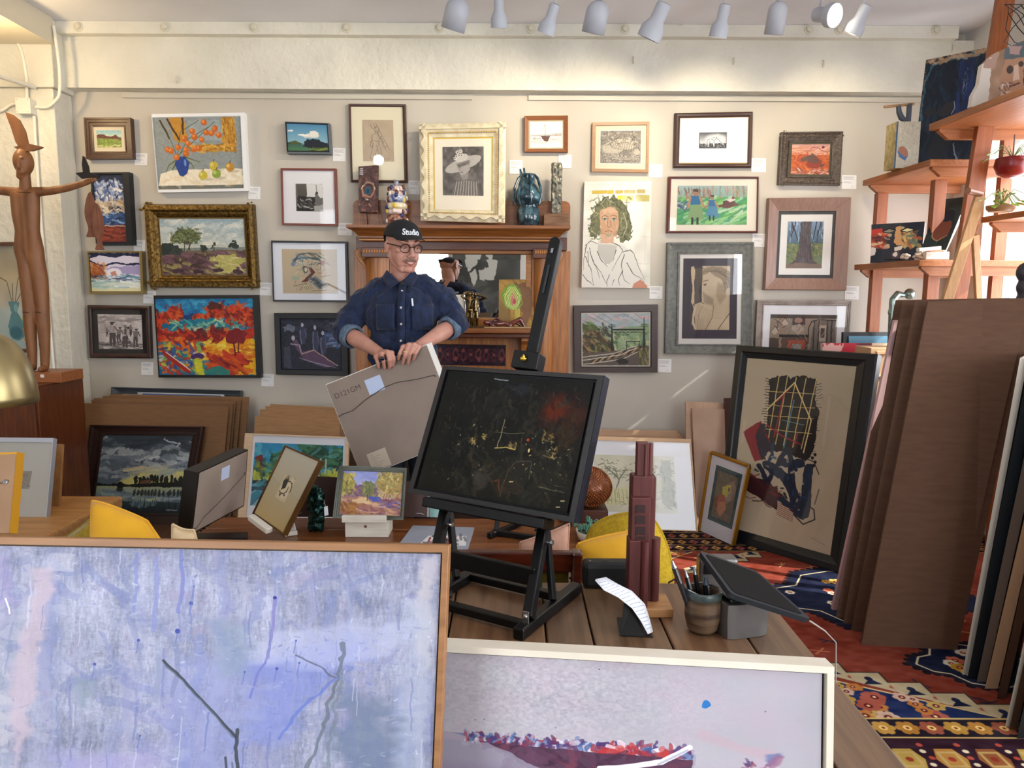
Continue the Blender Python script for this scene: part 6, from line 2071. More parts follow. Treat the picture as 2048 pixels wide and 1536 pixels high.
def a_garden():
 a = Art(420, 380, '#d6d2b8', 37)
 a.mott(.03, 6)
 k = ['#6a6c54', '#8c8e70', '#4a4c3c', '#a4a684']
 for (x, y, n) in ((20, 24, 90), (66, 20, 50), (38, 30, 40), (90, 26, 30)):
  for _ in range(n):
   an = a.r.uniform(0, 6.28); r_ = a.r.uniform(2, 20)
   px_, py_ = x + r_ * math.cos(an), y + r_ * .9 * math.sin(an)
   a.st([(px_, py_), (px_ + a.r.uniform(-4, 4), py_ + a.r.uniform(-3, 3))], .9, a.r.choice(k), .8, .4)
 for p in ([(26, 24), (30, 44), (24, 70)], [(30, 44), (40, 24)], [(29, 40), (14, 20)], [(68, 24), (66, 50)]):
  a.st(p, 1.6, '#6c6e56', .8, .6)
 a.poly([(84, 10), (96, 6), (98, 90), (84, 84)], '#8e9070', .6, ro=3)
 a.dabs(50, (82, 6, 100, 92), k, 7, 1, 80, 40, .7)
 a.poly([(10, 60), (50, 54), (56, 86), (10, 88)], '#d8d49c', .7, ro=2)
 for x in range(14, 56, 5):
  a.st([(x, 60), (x + 1, 86)], .7, '#8c8a60', .7, .4)
 a.dabs(60, (0, 70, 100, 92), k + ['#c8c48c'], 8, .9, 20, 70, .6)
 a.dabs(20, (60, 44, 86, 70), ['#c8cc98', '#b8bc88'], 12, 4, 30, 40, .6)
 return a

lean([(1176, 872), (1382, 878), (1396, 1065), (1184, 1058)], .14, 'framed_drawing', 'pencil drawing of garden trees, white mount and pale wood frame, behind the red wooden tower', 'drawing', a_garden(), (1190, 912, 1352, 1026), mats=[((1181, 883, 1386, 1058), '#ececf0')], fmat=wood('#d2aa80', '#e0bc94', 'x', 7, .5), glass=True, depth=.03, prof=FLAT)
# big sheets behind between the drawing and the black frame
for px, lab, m in (([(1371, 803), (1456, 806), (1462, 1056), (1376, 1054)], 'pale wooden frame back standing tallest between tree drawing and black frame', wood('#b8947a', '#c8a488', 'z', 6, .6)),
    ([(1384, 816), (1449, 818), (1455, 1058), (1394, 1060)], 'pinkish brown backing board with a sunlit patch, between tree drawing and black frame', M('#c0a08a', .75, 0, '#b4947e', 5))):
 yb_ = 4.52 if px[0][0] == 1371 else 4.47
 sheet(px, [yb_ + .2, yb_ + .2, yb_, yb_], m, lab, name='backing_board', cat='board', thick=.02)
sheet([(1449, 796), (1462, 796), (1480, 1050), (1452, 1052)], [4.70, 4.70, 4.5, 4.5], M('#5a3a34', .4), 'reddish brown frame edge beside the large black frame', name='framed_picture', cat='picture', thick=.03)

def a_geo():
 a = Art(200, 330, '#3c5458', 38)
 a.poly([(7, 5), (93, 5), (93, 95), (7, 95)], '#2c4248'); a.poly([(11, 8), (89, 8), (89, 92), (11, 92)], '#6e6252')
 a.poly([(11, 60), (89, 50), (89, 92), (11, 92)], '#66584a', .6)
 a.poly([(50, 26), (76, 16), (88, 26), (80, 50), (58, 62), (40, 50)], '#8a7468', ro=.8)
 a.poly([(36, 34), (66, 24), (70, 42), (44, 56)], '#b8ac4c', ro=.4); a.poly([(60, 42), (76, 36), (72, 54), (58, 56)], '#948480')
 a.poly([(24, 50), (50, 46), (58, 58), (44, 66), (26, 62)], '#a0584c', ro=.4); a.poly([(28, 62), (56, 58), (64, 70), (46, 88), (28, 76)], '#b87c60', ro=.4)
 a.poly([(14, 58), (28, 50), (30, 74), (18, 76)], '#7c4c40'); a.el(62, 34, 4, 4, '#6c5468')
 return a.mott(.04, 20)

lean([(1418, 907), (1496, 936), (1464, 1094), (1394, 1062)], .03, 'framed_drawing', 'geometric figure drawing in white mount and thin gold frame, leaning against black frame', 'drawing', a_geo(), (1421, 938, 1471, 1047), mats=[((1410, 915, 1478, 1082), '#dcdae4')], fmat=M('#b8862c', .3, .8), prof=ROUND, depth=.025, glass=True)

def a_grid():
 a = Art(560, 950, '#c4b498', 39)
 a.gr(0, 100, '#bcae94', '#ccb89c')
 K = '#1a1516'
 a.poly([(24, 10), (66, 8), (68, 24), (72, 26), (73, 42), (70, 52), (66, 54), (26, 50)], K, ro=1.2)
 for i in range(26):
  y = 11 + i * 1.6
  a.st([(a.r.uniform(20, 24), y), (30, y + .3)], .7, K, .9, .5); a.st([(66, y + 1), (a.r.uniform(70, 75), y)], .5, K, .7, .5)
 for i in range(26):
  y = 12 + i * 1.55
  a.st([(30, y), (68, y - .6)], .22, '#4a4442', .7, .3)
 Y_, R_c = '#dcc47c', '#a02238'
 for x, dx in ((30, -2), (38, -3), (46, -4), (55, -5), (64, -6)):
  a.st([(x + 3, 9), (x + dx * .6, 48)], .9, Y_, .95, .2)
 for y in (18, 26, 32, 40):
  a.st([(25, y + .5), (68, y - 1)], .7, Y_, .9, .2)
 a.st([(25, 29), (48, 12), (66, 32), (63, 50)], 1.2, '#e4cc8c', 1, .1)
 a.st([(39, 20), (34, 44)], 1.2, R_c); a.st([(26, 38), (42, 43), (60, 46)], 1.3, R_c); a.st([(33, 24), (44, 16)], 1, R_c); a.st([(55, 40), (53, 48)], 1, R_c)
 a.st([(49, 22), (44, 50)], 1, '#5c98a8', .9); a.st([(40, 34), (60, 35)], .7, '#7cb0b0', .8)
 a.poly([(4, 44), (20, 36), (34, 50), (24, 58), (18, 60)], '#8c1c28', ro=.4); a.poly([(20, 36), (34, 50), (24, 58), (16, 46)], '#1c1c34', .9, ro=2)
 B_ = '#18243c'
 for p, w_ in (([(28, 62), (34, 54), (34, 48)], 3), ([(32, 70), (42, 56), (48, 50), (58, 60)], 4.5), ([(30, 60), (50, 66), (66, 78)], 9), ([(28, 70), (50, 78), (70, 84)], 6), ([(70, 58), (72, 82)], 9), ([(44, 58), (62, 56)], 8), ([(22, 62), (34, 70)], 5), ([(52, 56), (60, 78)], 6)):
  a.st(p, w_, B_ if w_ > 4 else '#1c3c5c', .95, .8)
 a.dabs(30, (20, 54, 72, 76), ['#c4b498', '#0e1420', '#20406a'], 3.5, 1.8, 40, 80, .9)
 a.poly([(6, 66), (44, 72), (46, 84), (6, 76)], '#40161e', ro=.6); a.dabs(16, (8, 67, 44, 82), ['#5c2428', '#2a0e16', '#7c2c28'], 14, 1.5, 10, 20)
 a.st([(60, 52), (74, 54), (80, 60)], .9, '#241c1c', .9); a.st([(82, 68), (80, 76)], 1.2, '#6a5c58', .9); a.st([(62, 84), (72, 88), (82, 84), (80, 79), (76, 78)], 1.2, '#2a2022', .95)
 for i in range(7):
  a.st([(46, 80 + i), (62, 82 + i)], .5, '#7c2830', .9)
 for x, y in ((74, 50), (75, 54), (72, 52), (74, 56)):
  a.el(x, y, 1.4, .9, K)
 a.st([(80, 18), (80, 44)], 2.4, '#d4c8b0', .5); a.st([(4, 38), (4, 50)], 2.4, '#d4c8b0', .45)
 a.st([(82, 94), (94, 95.5)], .5, '#8a7a68', .9, .4)
 return a

lean([(1473, 690), (1756, 708), (1692, 1152), (1432, 1074)], .30, 'framed_print', 'large print of a roofed grid over blue shapes in wide black frame', 'print', a_grid(), (1478, 725, 1690, 1085), fmat=M('#0c1118', .35), prof=[(0, 0), (.1, .006), (.5, .006), (.6, .0), (1, -.008)], depth=.05, glass=True, bs=.05)

# small things stacked between the black frame and the cardboard
sheet([(1687, 664), (1800, 664), (1800, 900), (1684, 900)], [4.66, 4.66, 4.60, 4.60], M('#0e141c', .4), 'blue-black framed picture, only its top showing behind the red canvas edge', name='framed_picture', cat='picture', thick=.03)
tq = PQ([(1697, 672), (1800, 672), (1800, 800), (1697, 800)], [4.655, 4.655, 4.62, 4.62])
ar = Art(80, 60, '#3a5a70', 4)
ar.gr(0, 30, '#5c8ca4', '#2c4c60')
tag(obj('print', slab(B(), tq, (0, 0, 1, 1), -.002, .004), artmat(ar, .5, 0)), 'blue-green strip of picture inside the blue-black frame', 'print')
ar = Art(160, 100, '#b01c30', 5)
ar.poly([(0, 0), (30, 0), (24, 10), (0, 12)], '#d8a8a0', ro=3)
ar.poly([(50, 0), (68, 0), (68, 30), (50, 20)], '#1c1424', .9, soft=12)
ar.poly([(68, 0), (100, 0), (100, 100), (68, 100)], '#d8c0a0')
PX5 = [(1645, 686), (1790, 686), (1790, 900), (1645, 900)]
picture('canvas_painting', 'red and black canvas edge showing above the large black frame', 'painting', PX5, [4.52, 4.52, 4.48, 4.48], ar, None, depth=.03)
bm = B()
c0, c1 = P(1742, 696, 4.22), P(1800, 1000, 4.22)
box(bm, c0.x, c1.x, 4.22, 4.42, 0.0, c0.z, .003)
t = thing('wooden_crate', 'pale plywood crate standing between the black frame and the tall cardboard', 'crate', ((c0.x + c1.x) / 2, 4.3, 0))
obj('body', bm, wood('#c09a74', '#d0ac86', 'z', 6, .6), t)
obj('handle', bar(B(), P(1752, 706, 4.205), P(1780, 704, 4.205), .02, .02, bev=.003), wood('#c8a47c', '#d8b48c', 'x', 6, .6), t)
obj('handle', bar(B(), P(1755, 752, 4.21), P(1775, 750, 4.21), .02, .014, bev=.003), wood('#d8b894', '#e0c4a0', 'x', 6, .6), t)

# tall sheets, nearest first
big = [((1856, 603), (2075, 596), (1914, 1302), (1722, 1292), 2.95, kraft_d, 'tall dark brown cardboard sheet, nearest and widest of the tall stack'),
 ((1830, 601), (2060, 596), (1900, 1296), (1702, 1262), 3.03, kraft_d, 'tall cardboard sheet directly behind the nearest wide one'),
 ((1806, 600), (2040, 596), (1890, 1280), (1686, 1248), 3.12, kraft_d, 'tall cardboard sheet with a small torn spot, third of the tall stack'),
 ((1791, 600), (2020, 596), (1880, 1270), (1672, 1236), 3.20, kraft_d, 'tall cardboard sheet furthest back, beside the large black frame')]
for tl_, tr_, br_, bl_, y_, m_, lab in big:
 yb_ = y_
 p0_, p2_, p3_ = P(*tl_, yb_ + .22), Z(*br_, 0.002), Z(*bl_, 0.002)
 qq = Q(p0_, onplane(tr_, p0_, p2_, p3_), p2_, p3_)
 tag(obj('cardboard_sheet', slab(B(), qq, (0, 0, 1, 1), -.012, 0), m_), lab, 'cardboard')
sheet([(1790, 640), (1796, 640), (1690, 1236), (1664, 1232)], [3.36, 3.36, 3.28, 3.28], M('#c4a0a0', .6), 'thin pinkish canvas edge just behind the tall cardboard sheets', name='canvas_painting', cat='canvas', thick=.02)
# frames stored on edge beyond the cardboard, seen edge-on
ed = [((2048, 716), 16, (1930, 1352), 12, '#cfc6b8', 'white frame edge, first beside the tall cardboard sheets'),
 ((2075, 716), 30, (1944, 1360), 20, '#10181f', 'black frame edge between the white edge and the wrapped one'),
 ((2103, 716), 26, (1962, 1366), 18, '#6c6058', 'grey-brown wrapped picture edge in the upright rack of frames'),
 ((2128, 740), 22, (1982, 1380), 26, '#c8a07c', 'pale tan wooden frame edge in the upright rack'),
 ((2150, 740), 20, (2002, 1400), 18, '#4a3024', 'dark brown frame edge beside the pale tan one'),
 ((2170, 760), 10, (2014, 1456), 9, '#c8bfae', 'thin off-white canvas edge near the foremost frames'),
 ((2185, 760), 20, (2026, 1462), 16, '#5a4030', 'mid brown frame edge next to the thin off-white canvas'),
 ((2206, 760), 30, (2046, 1480), 26, '#0d0f12', 'foremost black frame edge at the very border of the rug')]
for (tx, ty), tw, (bx, by), bw, c_, lab in ed:
 b0, b1 = Z(bx - bw / 2, by, .001), Z(bx + bw / 2, by, .001)
 ty_ = b0.y + .10
 t0, t1 = P(tx - tw / 2, ty, ty_), P(tx + tw / 2, ty, ty_)
 dv = V((.42, .50, 0))
 bm = B()
 hexa(bm, [b0, b1, t1, t0], [b0 + dv, b1 + dv, t1 + dv, t0 + dv])
 bmesh.ops.recalc_face_normals(bm, faces=bm.faces)
 tag(obj('framed_picture', bm, M(c_, .5, c2=c_, bs=.1)), lab, 'picture')

# ------------------------------------------------------------------ redwood shelves in the window corner
rw = wood('#8e5228', '#ae6c3a', 'x', 5, .45)
rwy = wood('#8e5228', '#ae6c3a', 'y', 5, .45)
rwz = wood('#884a26', '#a86034', 'z', 5, .45)

def shelf_board(par, xL, Yn, Yf, z, th=.035, xr=None):
 xr = xr or XR - .04
 obj('shelf', box(B(), xL, xr, Yn, Yf, z, z + th, .003), rwy, par)
 for y_ in (Yf - .05, Yn + .03):
  bm = B()
  prism(bm, [(0, 0), (xr - xL - .03, 0), (xr - xL - .03, -.05), (.05, -.05), (0, -.01)], (xL + .03, y_, z - .0005), (1, 0, 0), (0, 0, 1), (0, 1, 0), .03)
  obj('batten', bm, rw, par)

xS = P(1728, 366, 4.88).x
unitA = thing('shelf_unit', 'redwood corner shelf unit against the back wall beside the tree trunk print', 'shelf', (2.6, 4.5, 0))
z2 = P(1728, 371, 4.88).z
z3 = P(1718, 540, 4.88).z
shelf_board(unitA, xS, 4.12, 4.90, z2)
shelf_board(unitA, xS - .02, 4.12, 4.90, z3)
shelf_board(unitA, xS - .02, 4.12, 4.90, .55)
for y0, y1 in ((4.83, 4.88), (4.25, 4.30)):
 a_ = P(1752 if y0 > 4.5 else 1864, 450, y0).x
 obj('post', box(B(), a_, a_ + .068, y0, y1, 0, z2 - .052, .003), rwz, unitA)
unitB = thing('shelf_unit', 'redwood ladder shelf unit in front of the window, with slanting uprights', 'shelf', (2.6, 3.8, 0))
xB = P(1857, 262, 4.08).x
zB = P(1857, 262, 4.08).z
shelf_board(unitB, xB, 3.2, 4.08, zB, .035)
zB2 = P(1966, 446, 3.95).z
shelf_board(unitB, P(1962, 440, 3.95).x, 3.1, 3.95, zB2, .03)
for (pa, ya), (pb, yb_) in ((((1913, 606), 3.98), ((2024, -90), 3.98)), (((2120, 606), 3.3), ((2240, -90), 3.3))):
 a_, b_ = P(*pa, ya), P(*pb, yb_)
 d_ = (a_ - b_).normalized()
 foot = a_ + d_ * (a_.z / -d_.z) if d_.z < 0 else a_
 foot.z = .01
 top = b_.copy()
 top = a_ + (b_ - a_) * ((min(b_.z, ZC - .02) - a_.z) / (b_.z - a_.z))
 obj('upright', bar(B(), foot, top, .085, .035, (0, 1, 0), .002), rwz, unitB)
obj('post', box(B(), P(1990, 500, 4.3).x, P(2010, 500, 4.3).x, 4.3, 4.34, 0, zB2 + .6), rwz, unitA)
# wooden easel against the window
es = thing('easel', 'small wooden A-frame easel beside the window, behind the cardboard', 'easel', (P(1930, 600, 3.8).x, 3.8, 0))
lw_ = wood('#b08254', '#c89a68', 'z', 6, .5)

def to_floor(a_, b_):
 d_ = (b_ - a_)
 f_ = a_ + d_ * ((0.0 - a_.z) / d_.z)
 f_.x = min(f_.x, XR - .06)
 return f_

for a_, b_, w_ in ((P(1960, 392, 3.75), P(1895, 598, 3.70), .05), (P(1950, 470, 3.78), P(2003, 596, 3.86), .032)):
 obj('leg', bar(B(), a_, to_floor(a_, b_), w_, .022, (0, 1, 0), .002), lw_, es)
obj('peg', tube(B(), [P(1936, 382, 3.70), P(1962, 388, 3.74)], [.016, .014], 10), wood('#8a5c44', '#a4705a', 'x', 8, .4), es, True)

# things on the shelves
zs3, zs2, zsB, zsB2 = z3 + .0355, z2 + .0355, zB + .0355, zB2 + .0305
ar = Art(260, 220, '#1c2430', 67)
ar.poly([(20, 0), (60, 0), (66, 40), (60, 100), (20, 100)], '#262a34', ro=1)
ar.dabs(40, (0, 20, 30, 60), ['#a02c24', '#c85a3c', '#5c2824', '#d8b890'], 14, 6, 20, 60, .85, 2)
ar.dabs(40, (60, 20, 90, 60), ['#c8b060', '#8c5038', '#d8cc90', '#5c7060', '#a05a34'], 14, 6, 60, 60, .85, 2)
ar.poly([(46, 10), (56, 8), (58, 46), (66, 56), (50, 58), (44, 50)], '#c89864', ro=1)
for x in (34, 68):
 ar.el(x, 20, 10, 6, '#e0d8a0' if x > 50 else '#8c8470', ro=1); ar.st([(x - 12, 20), (x, 13), (x + 12, 18)], 2.5, '#10141c'); ar.st([(x - 11, 22), (x, 25), (x + 11, 21)], 2, '#10141c')
ar.poly([(44, 62), (62, 58), (58, 70), (46, 72)], '#d8d0c0', ro=1); ar.poly([(40, 74), (56, 72), (58, 92), (44, 92)], '#4a4048', ro=2); ar.el(48, 80, 4, 6, '#e0d8d0', ro=1)
ar.poly([(0, 60), (10, 62), (8, 80), (0, 84)], '#e0d4cc', ro=1); ar.poly([(0, 14), (20, 12), (22, 22), (0, 26)], '#b8342c', ro=1)
PX6 = [(1743, 449), (1850, 443), (1842, 524), (1741, 527)]
q_ = PQ(PX6, [4.72, 4.56, 4.48, 4.64])
q_.p[2].z = q_.p[3].z = zs3 + .001
picture('canvas_painting', 'cubist faces painting in dark blue, yellow and red on the lower corner shelf', 'painting', PX6, None, ar, None, depth=.025, q=q_)
ar = Art(160, 260, '#1c2a28', 68)
ar.mott(.06, 8)
ar.el(50, 62, 34, 22, '#6a3826', ro=1); ar.el(56, 36, 22, 12, '#101c24', ro=1)
ar.st([(18, 56), (24, 78), (50, 84), (80, 72)], 6, '#a07c54', .9, 1, w1=2)
PX7 = [(1878, 400), (1936, 393), (1892, 500), (1842, 498)]
q_ = PQ(PX7, [4.32, 4.24, 4.16, 4.24])
t, _ = picture('canvas_painting', 'dark oblong abstract with a rust-coloured crescent, tilted on a white stand', 'painting', PX7, None, ar, None, depth=.012, q=q_)
st_ = thing('display_stand', 'white wooden display stand under the tilted rust-crescent abstract', 'stand', (P(1870, 518, 4.2).x, 4.2, zs3))
obj('ledge', bar(B(), P(1835, 500, 4.14) , P(1880, 496, 4.14), .03, .02, (0, 0, 1), .003), M('#e8e2d8', .5), st_)
b0 = P(1840, 512, 4.2)
obj('base', box(B(), b0.x, b0.x + .13, 4.14, 4.26, zs3 + .0005, P(1835, 503, 4.14).z, .004), M('#e0d6c8', .5), st_)
obj('back_leg', bar(B(), P(1884, 506, 4.28), P(1915, 440, 4.31), .012, .05, (0, 1, 0)), M('#dfe4ea', .5), st_)
# bag of shells and brush
t = thing('shell', 'two knobbly white shells at the shelf edge', 'shell', (P(1822, 520, 4.2).x, 4.18, zs3))
bm = B()
rn = random.Random(3)
for cx_, s in ((1812, 1), (1835, 1)):
 c_ = P(cx_, 518, 4.18)
 c_.z = zs3 + .018
 for i in range(9):
  ell(bm, c_ + V((rn.uniform(-.018, .018), rn.uniform(-.014, .014), rn.uniform(-.008, .012))), (.013, .011, .009), None, 8, 6)
remesh(obj('shell_pair', bm, M('#e0d0bc', .5, 0, '#b89c84', 60), t, True), .003, 1)
tag(obj('paintbrush', tube(B(), [V((P(1765, 524, 4.3).x, 4.28, zs3 + .006)), V((P(1805, 524, 4.2).x, 4.2, zs3 + .006))], [.003, .006], 8), M('#1c1416', .4), None, True), 'dark thin paintbrush lying in front of the cubist faces painting', 'brush')

# painted box, dark blue panel and wooden frame object on the upper corner shelf
ar = Art(160, 220, '#b8b09c', 69)
ar.dabs(260, (0, 0, 100, 100), ['#d0ccc0', '#8c8878', '#a09a84', '#dcd8d0', '#9c9488'], 6, 2, 50, 80, .7)
ar.poly([(0, 0), (7, 0), (6, 100), (0, 100)], '#3a5a74')
ar.el(34, 66, 22, 12, '#a06a54', a=15); ar.poly([(10, 62), (40, 76), (56, 74), (44, 84), (18, 76)], '#4a6890')
t = thing('painted_box', 'mottled grey painted box block with a brown and blue leaf shape', 'box', (P(1805, 335, 4.5).x, 4.5, zs2))
fx0, fx1 = P(1790, 300, 4.42).x, P(1838, 300, 4.42).x
zt_ = P(1815, 243, 4.42).z
q_ = Q((fx0, 4.42, zt_), (fx1, 4.42, zt_), (fx1, 4.42, zs2 + .0005), (fx0, 4.42, zs2 + .0005))
obj('body', slab(B(), q_, (0, 0, 1, 1), -.12, -.0005), M('#a08c5c', .6, 0, '#c0b080', 40), t)
obj('face', slab(B(), q_, (0, 0, 1, 1), -.0005, .0005), artmat(ar, .6, .3), t)
bl = M('#3c4654', .5)
t = thing('wooden_frame_sculpture', 'blue-grey wooden bracket sculpture with a crossbar standing behind the mottled box', 'sculpture', (P(1800, 240, 4.7).x, 4.7, zs2))
for px in (1775, 1819):
 obj('post', bar(B(), P(px, 208, 4.66), V((P(px, 208, 4.66).x, 4.66, zs2 + .001)), .022, .022), bl, t)
obj('crossbar', tube(B(), [P(1768, 214, 4.66), P(1828, 208, 4.66)], .008, 8), M('#9a7450', .5), t, True)
obj('curved_piece', tube(B(), [P(1797, 212, 4.66), P(1798, 224, 4.66), P(1803, 236, 4.66), P(1812, 242, 4.66)], [.014, .016, .018, .014], 8), bl, t, True)
ar = Art(400, 420, '#162230', 70)
ar.dabs(160, (6, 4, 100, 100), ['#1c2c3c', '#101a26', '#22384c', '#1a2438', '#141c24'], 16, 4, 80, 40, .7, 2)
ar.dabs(50, (54, 10, 74, 70), ['#1c2c54', '#24386c', '#18264a'], 16, 5, 80, 20, .8, 1)
ar.st([(3, 100), (3, 20), (10, 6), (96, 2)], 3, '#3a6a7c', .8, 1.5)
ar.dabs(40, (0, 0, 100, 5), ['#a88460', '#c0a484'], 10, 3); ar.dabs(40, (0, 0, 3, 100), ['#a88460', '#8c7050'], 2, 1)
ar.dabs(24, (60, 16, 66, 40), ['#8c94a0', '#5c6878'], 3, 1, 60, 60); ar.el(16, 52, 9, 3.6, '#2c2c30'); ar.el(40, 52, 12, 6, '#2e2e32', a=-14); ar.st([(50, 46), (52, 52), (48, 57)], 1, '#a0acb8')
ar.poly([(30, 62), (60, 60), (44, 100), (16, 100)], '#22262c', .8, ro=1); ar.st([(58, 84), (62, 92), (66, 98)], 2, '#9ca8b0', .7, 1)
PX8 = [(1852, 120), (1990, 92), (1960, 326), (1826, 330)]
q_ = PQ(PX8, [4.62, 4.42, 4.28, 4.44])
picture('canvas_painting', 'large near-black navy abstract panel with tan edge on the upper corner shelf', 'painting', PX8, None, ar, None, depth=.02, q=q_)
# carved face relief on the top shelf
t = thing('face_sculpture', 'carved wooden cut-out of a bearded face and raised hand on the top shelf', 'sculpture', (P(1995, 200, 3.72).x, 3.7, zsB))
ar = Art(300, 300, '#a08068', 71)
ar.mott(.1, 8)
ar.poly([(0, 30), (26, 36), (26, 100), (0, 100)], '#d8cfc4', ro=1)
ar.poly([(10, 10), (28, 4), (36, 24), (30, 46), (14, 44)], '#b09080', ro=1)
for y in (14, 21, 28):
 ar.st([(12, y), (24, y + 2)], 2.6, '#e0cfc4', .9, .6)
ar.poly([(44, 10), (90, 0), (100, 30), (60, 34), (44, 30)], '#5c6468', ro=1.5); ar.poly([(50, 14), (70, 12), (66, 24), (52, 24)], '#b0908a', ro=1)
ar.poly([(46, 32), (88, 26), (86, 60), (70, 84), (44, 86), (40, 60)], '#b08468', ro=1); ar.poly([(74, 44), (100, 30), (100, 100), (80, 96)], '#26242c', ro=1.5)
ar.el(54, 46, 5, 6, '#4a3c38'); ar.el(70, 38, 4, 4, '#4a3c38'); ar.poly([(60, 40), (66, 38), (70, 60), (60, 62)], '#d0b09c', ro=.5); ar.st([(56, 70), (70, 66)], 3, '#5c3430', .9, 1); ar.dabs(30, (42, 64, 60, 92), ['#e0d4cc', '#6c5048'], 6, 2, 50, 60)
outl = [(1948, 250), (1941, 226), (1946, 190), (1958, 168), (1964, 130), (1990, 106), (2040, 84), (2070, 74), (2070, 260), (1950, 262)]
Yo = 3.72
pp = [P(x, y, Yo) for x, y in outl]
bm = B()
va = [bm.verts.new(V((p.x, Yo, max(p.z, zsB + .001)))) for p in pp]
vb = [bm.verts.new(V((p.x, Yo + .03, max(p.z, zsB + .001)))) for p in pp]
uvl = bm.loops.layers.uv.new('UVMap')
f = bm.faces.new(va[::-1])
bm.faces.new(vb)
for i in range(len(va)):
 j = (i + 1) % len(va)
 bm.faces.new((va[i], va[j], vb[j], vb[i]))
xs_ = [v.co.x for v in va]
zs_ = [v.co.z for v in va]
for fc in bm.faces:
 for lp in fc.loops:
  lp[uvl].uv = ((lp.vert.co.x - min(xs_)) / (max(xs_) - min(xs_)), (lp.vert.co.z - min(zs_)) / (max(zs_) - min(zs_)))
bmesh.ops.recalc_face_normals(bm, faces=bm.faces)
obj('panel', bm, artmat(ar, .6, .3), t)
t = thing('wire_sculpture', 'tangled black wire hanging on the upright near the ceiling', 'sculpture', P(2035, 60, 3.85))
bm = B()
rn = random.Random(9)
pts = [P(2036 + 24 * math.sin(i * 1.1) + rn.uniform(-4, 4), 50 + 44 * math.cos(i * .7), 3.85 + .03 * math.sin(i)) for i in range(26)]
obj('wire', tube(B(), pts, .0022, 5), M('#14161c', .4), t, True)

def plant(name, lab, c, r, potm, prof, n, spread, hang, seed, leafc):
 t = thing(name, lab, 'plant', c)
 obj('pot', lathe(B(), prof, c, (0, 0, 1), 24), potm, t, True)
 top = c + V((0, 0, prof[-1][1]))
 obj('soil', lathe(B(), [(prof[-1][0] * .9, -.012), (prof[-1][0] * .9, -.008)], top, (0, 0, 1), 16), M('#2c2018', .9), t)
 rn = random.Random(seed)
 lm = M(leafc, .35, 0, '#a8d060', 14)
 for i in range(n):
  an = rn.uniform(0, 6.28)
  L = rn.uniform(.5, 1) * spread
  e = top + V((math.cos(an) * L, math.sin(an) * L * .8, rn.uniform(-hang, .06)))
  s = tube(B(), [top, top.lerp(e, .5) + V((0, 0, .05)), e], .0016, 5)
  st = obj('stem', s, M('#6c8c44', .5), t, True)
  bm = B()
  d = (e - top).normalized()
  sd_ = d.cross(V((0, 0, 1))).normalized()
  l_ = rn.uniform(.03, .05)
  dn = (d + V((0, -.5, -.6))).normalized()
  pr = [(0, 0), (.25, .32), (.55, .36), (.85, .18), (1, 0)]
  L_ = [e + dn * l_ * a_ + sd_ * l_ * b_ for a_, b_ in pr]
  R__ = [e + dn * l_ * a_ - sd_ * l_ * b_ for a_, b_ in pr]
  C_ = [e + dn * l_ * a_ - V((0, 0, .004)) for a_, b_ in pr]
  vl, vr, vc = [[bm.verts.new(p) for p in q__] for q__ in (L_, R__, C_)]
  for j in range(4):
   bm.faces.new((vc[j], vc[j + 1], vl[j + 1], vl[j]))
   bm.faces.new((vr[j], vr[j + 1], vc[j + 1], vc[j]))
  bmesh.ops.remove_doubles(bm, verts=bm.verts, dist=.0005)
  obj('leaf', bm, lm, st, True)
 return t

pc = P(2022, 356, 3.9)
plant('potted_plant', 'trailing vine in a round red hanging pot below the top shelf', V((pc.x, 3.9, pc.z)), .08, M('#7c1c20', .3), [(.03, 0), (.065, .02), (.082, .06), (.075, .10)], 12, .12, .05, 2, '#5c9c3c')
pz = V((P(2000, 432, 3.7).x, 3.7, zsB2 + .0005))
plant('potted_plant', 'pale variegated leafy plant in a low wooden dish on the bright window shelf', pz, .06, M('#9a6c44', .5), [(.05, 0), (.062, .012), (.064, .03)], 16, .12, .0, 5, '#7cc040')
obj('hanger', tube(B(), [V((pc.x, 3.9, pc.z + .09)), V((pc.x, 3.9, zB - .052))], .003, 5), M('#5c5048', .6), [o for o in COL.objects if o.get('label', '').startswith('trailing vine')][0], True)
# dark sculpture silhouette at the window and small bronze behind the cardboard
sc_ = P(2040, 598, 3.6)
t = thing('stone_sculpture', 'dark lumpy stone bust silhouetted against the bright window', 'sculpture', (sc_.x, 3.6, sc_.z - .3))
bm = B()
for px, py, r_ in ((2046, 545, .045), (2044, 575, .04), (2048, 600, .05), (2052, 640, .06), (2052, 690, .06)):
 ell(bm, P(px + 6, py, 3.6), (r_, r_ * .8, r_ * 1.1))
remesh(obj('bust', bm, M('#2c2c38', .5), t, True), .006, 3)
obj('pedestal', box(B(), sc_.x - .02, sc_.x + .13, 3.53, 3.67, 0, P(2052, 700, 3.6).z, .004), rwz, t)
t = thing('figure_sculpture', 'green bronze bending figure with round shiny head, behind the tall cardboard', 'sculpture', (P(1810, 600, 4.55).x, 4.55, .586))
bm = B()

def J(px, py):
 return P(px, py, 4.55)

ell(bm, J(1819, 588), (.032, .032, .034))
chain(bm, [J(1806, 590), J(1795, 588), J(1786, 600), J(1784, 640), J(1780, 690)], [.016, .02, .022, .022, .016])
chain(bm, [J(1786, 604), J(1778, 625), J(1783, 640)], [.012, .009, .008])
chain(bm, [J(1780, 690), J(1776, 780), J(1778, 880)], [.02, .018, .012])
o = remesh(obj('figure', bm, M('#6c8480', .22, .7, '#a8b8b0', 30), t, True), .005, 2)
obj('base', box(B(), J(1760, 885).x, J(1800, 885).x, 4.48, 4.62, .586, P(1780, 880, 4.55).z, .003), M('#4c4c48', .4), t)

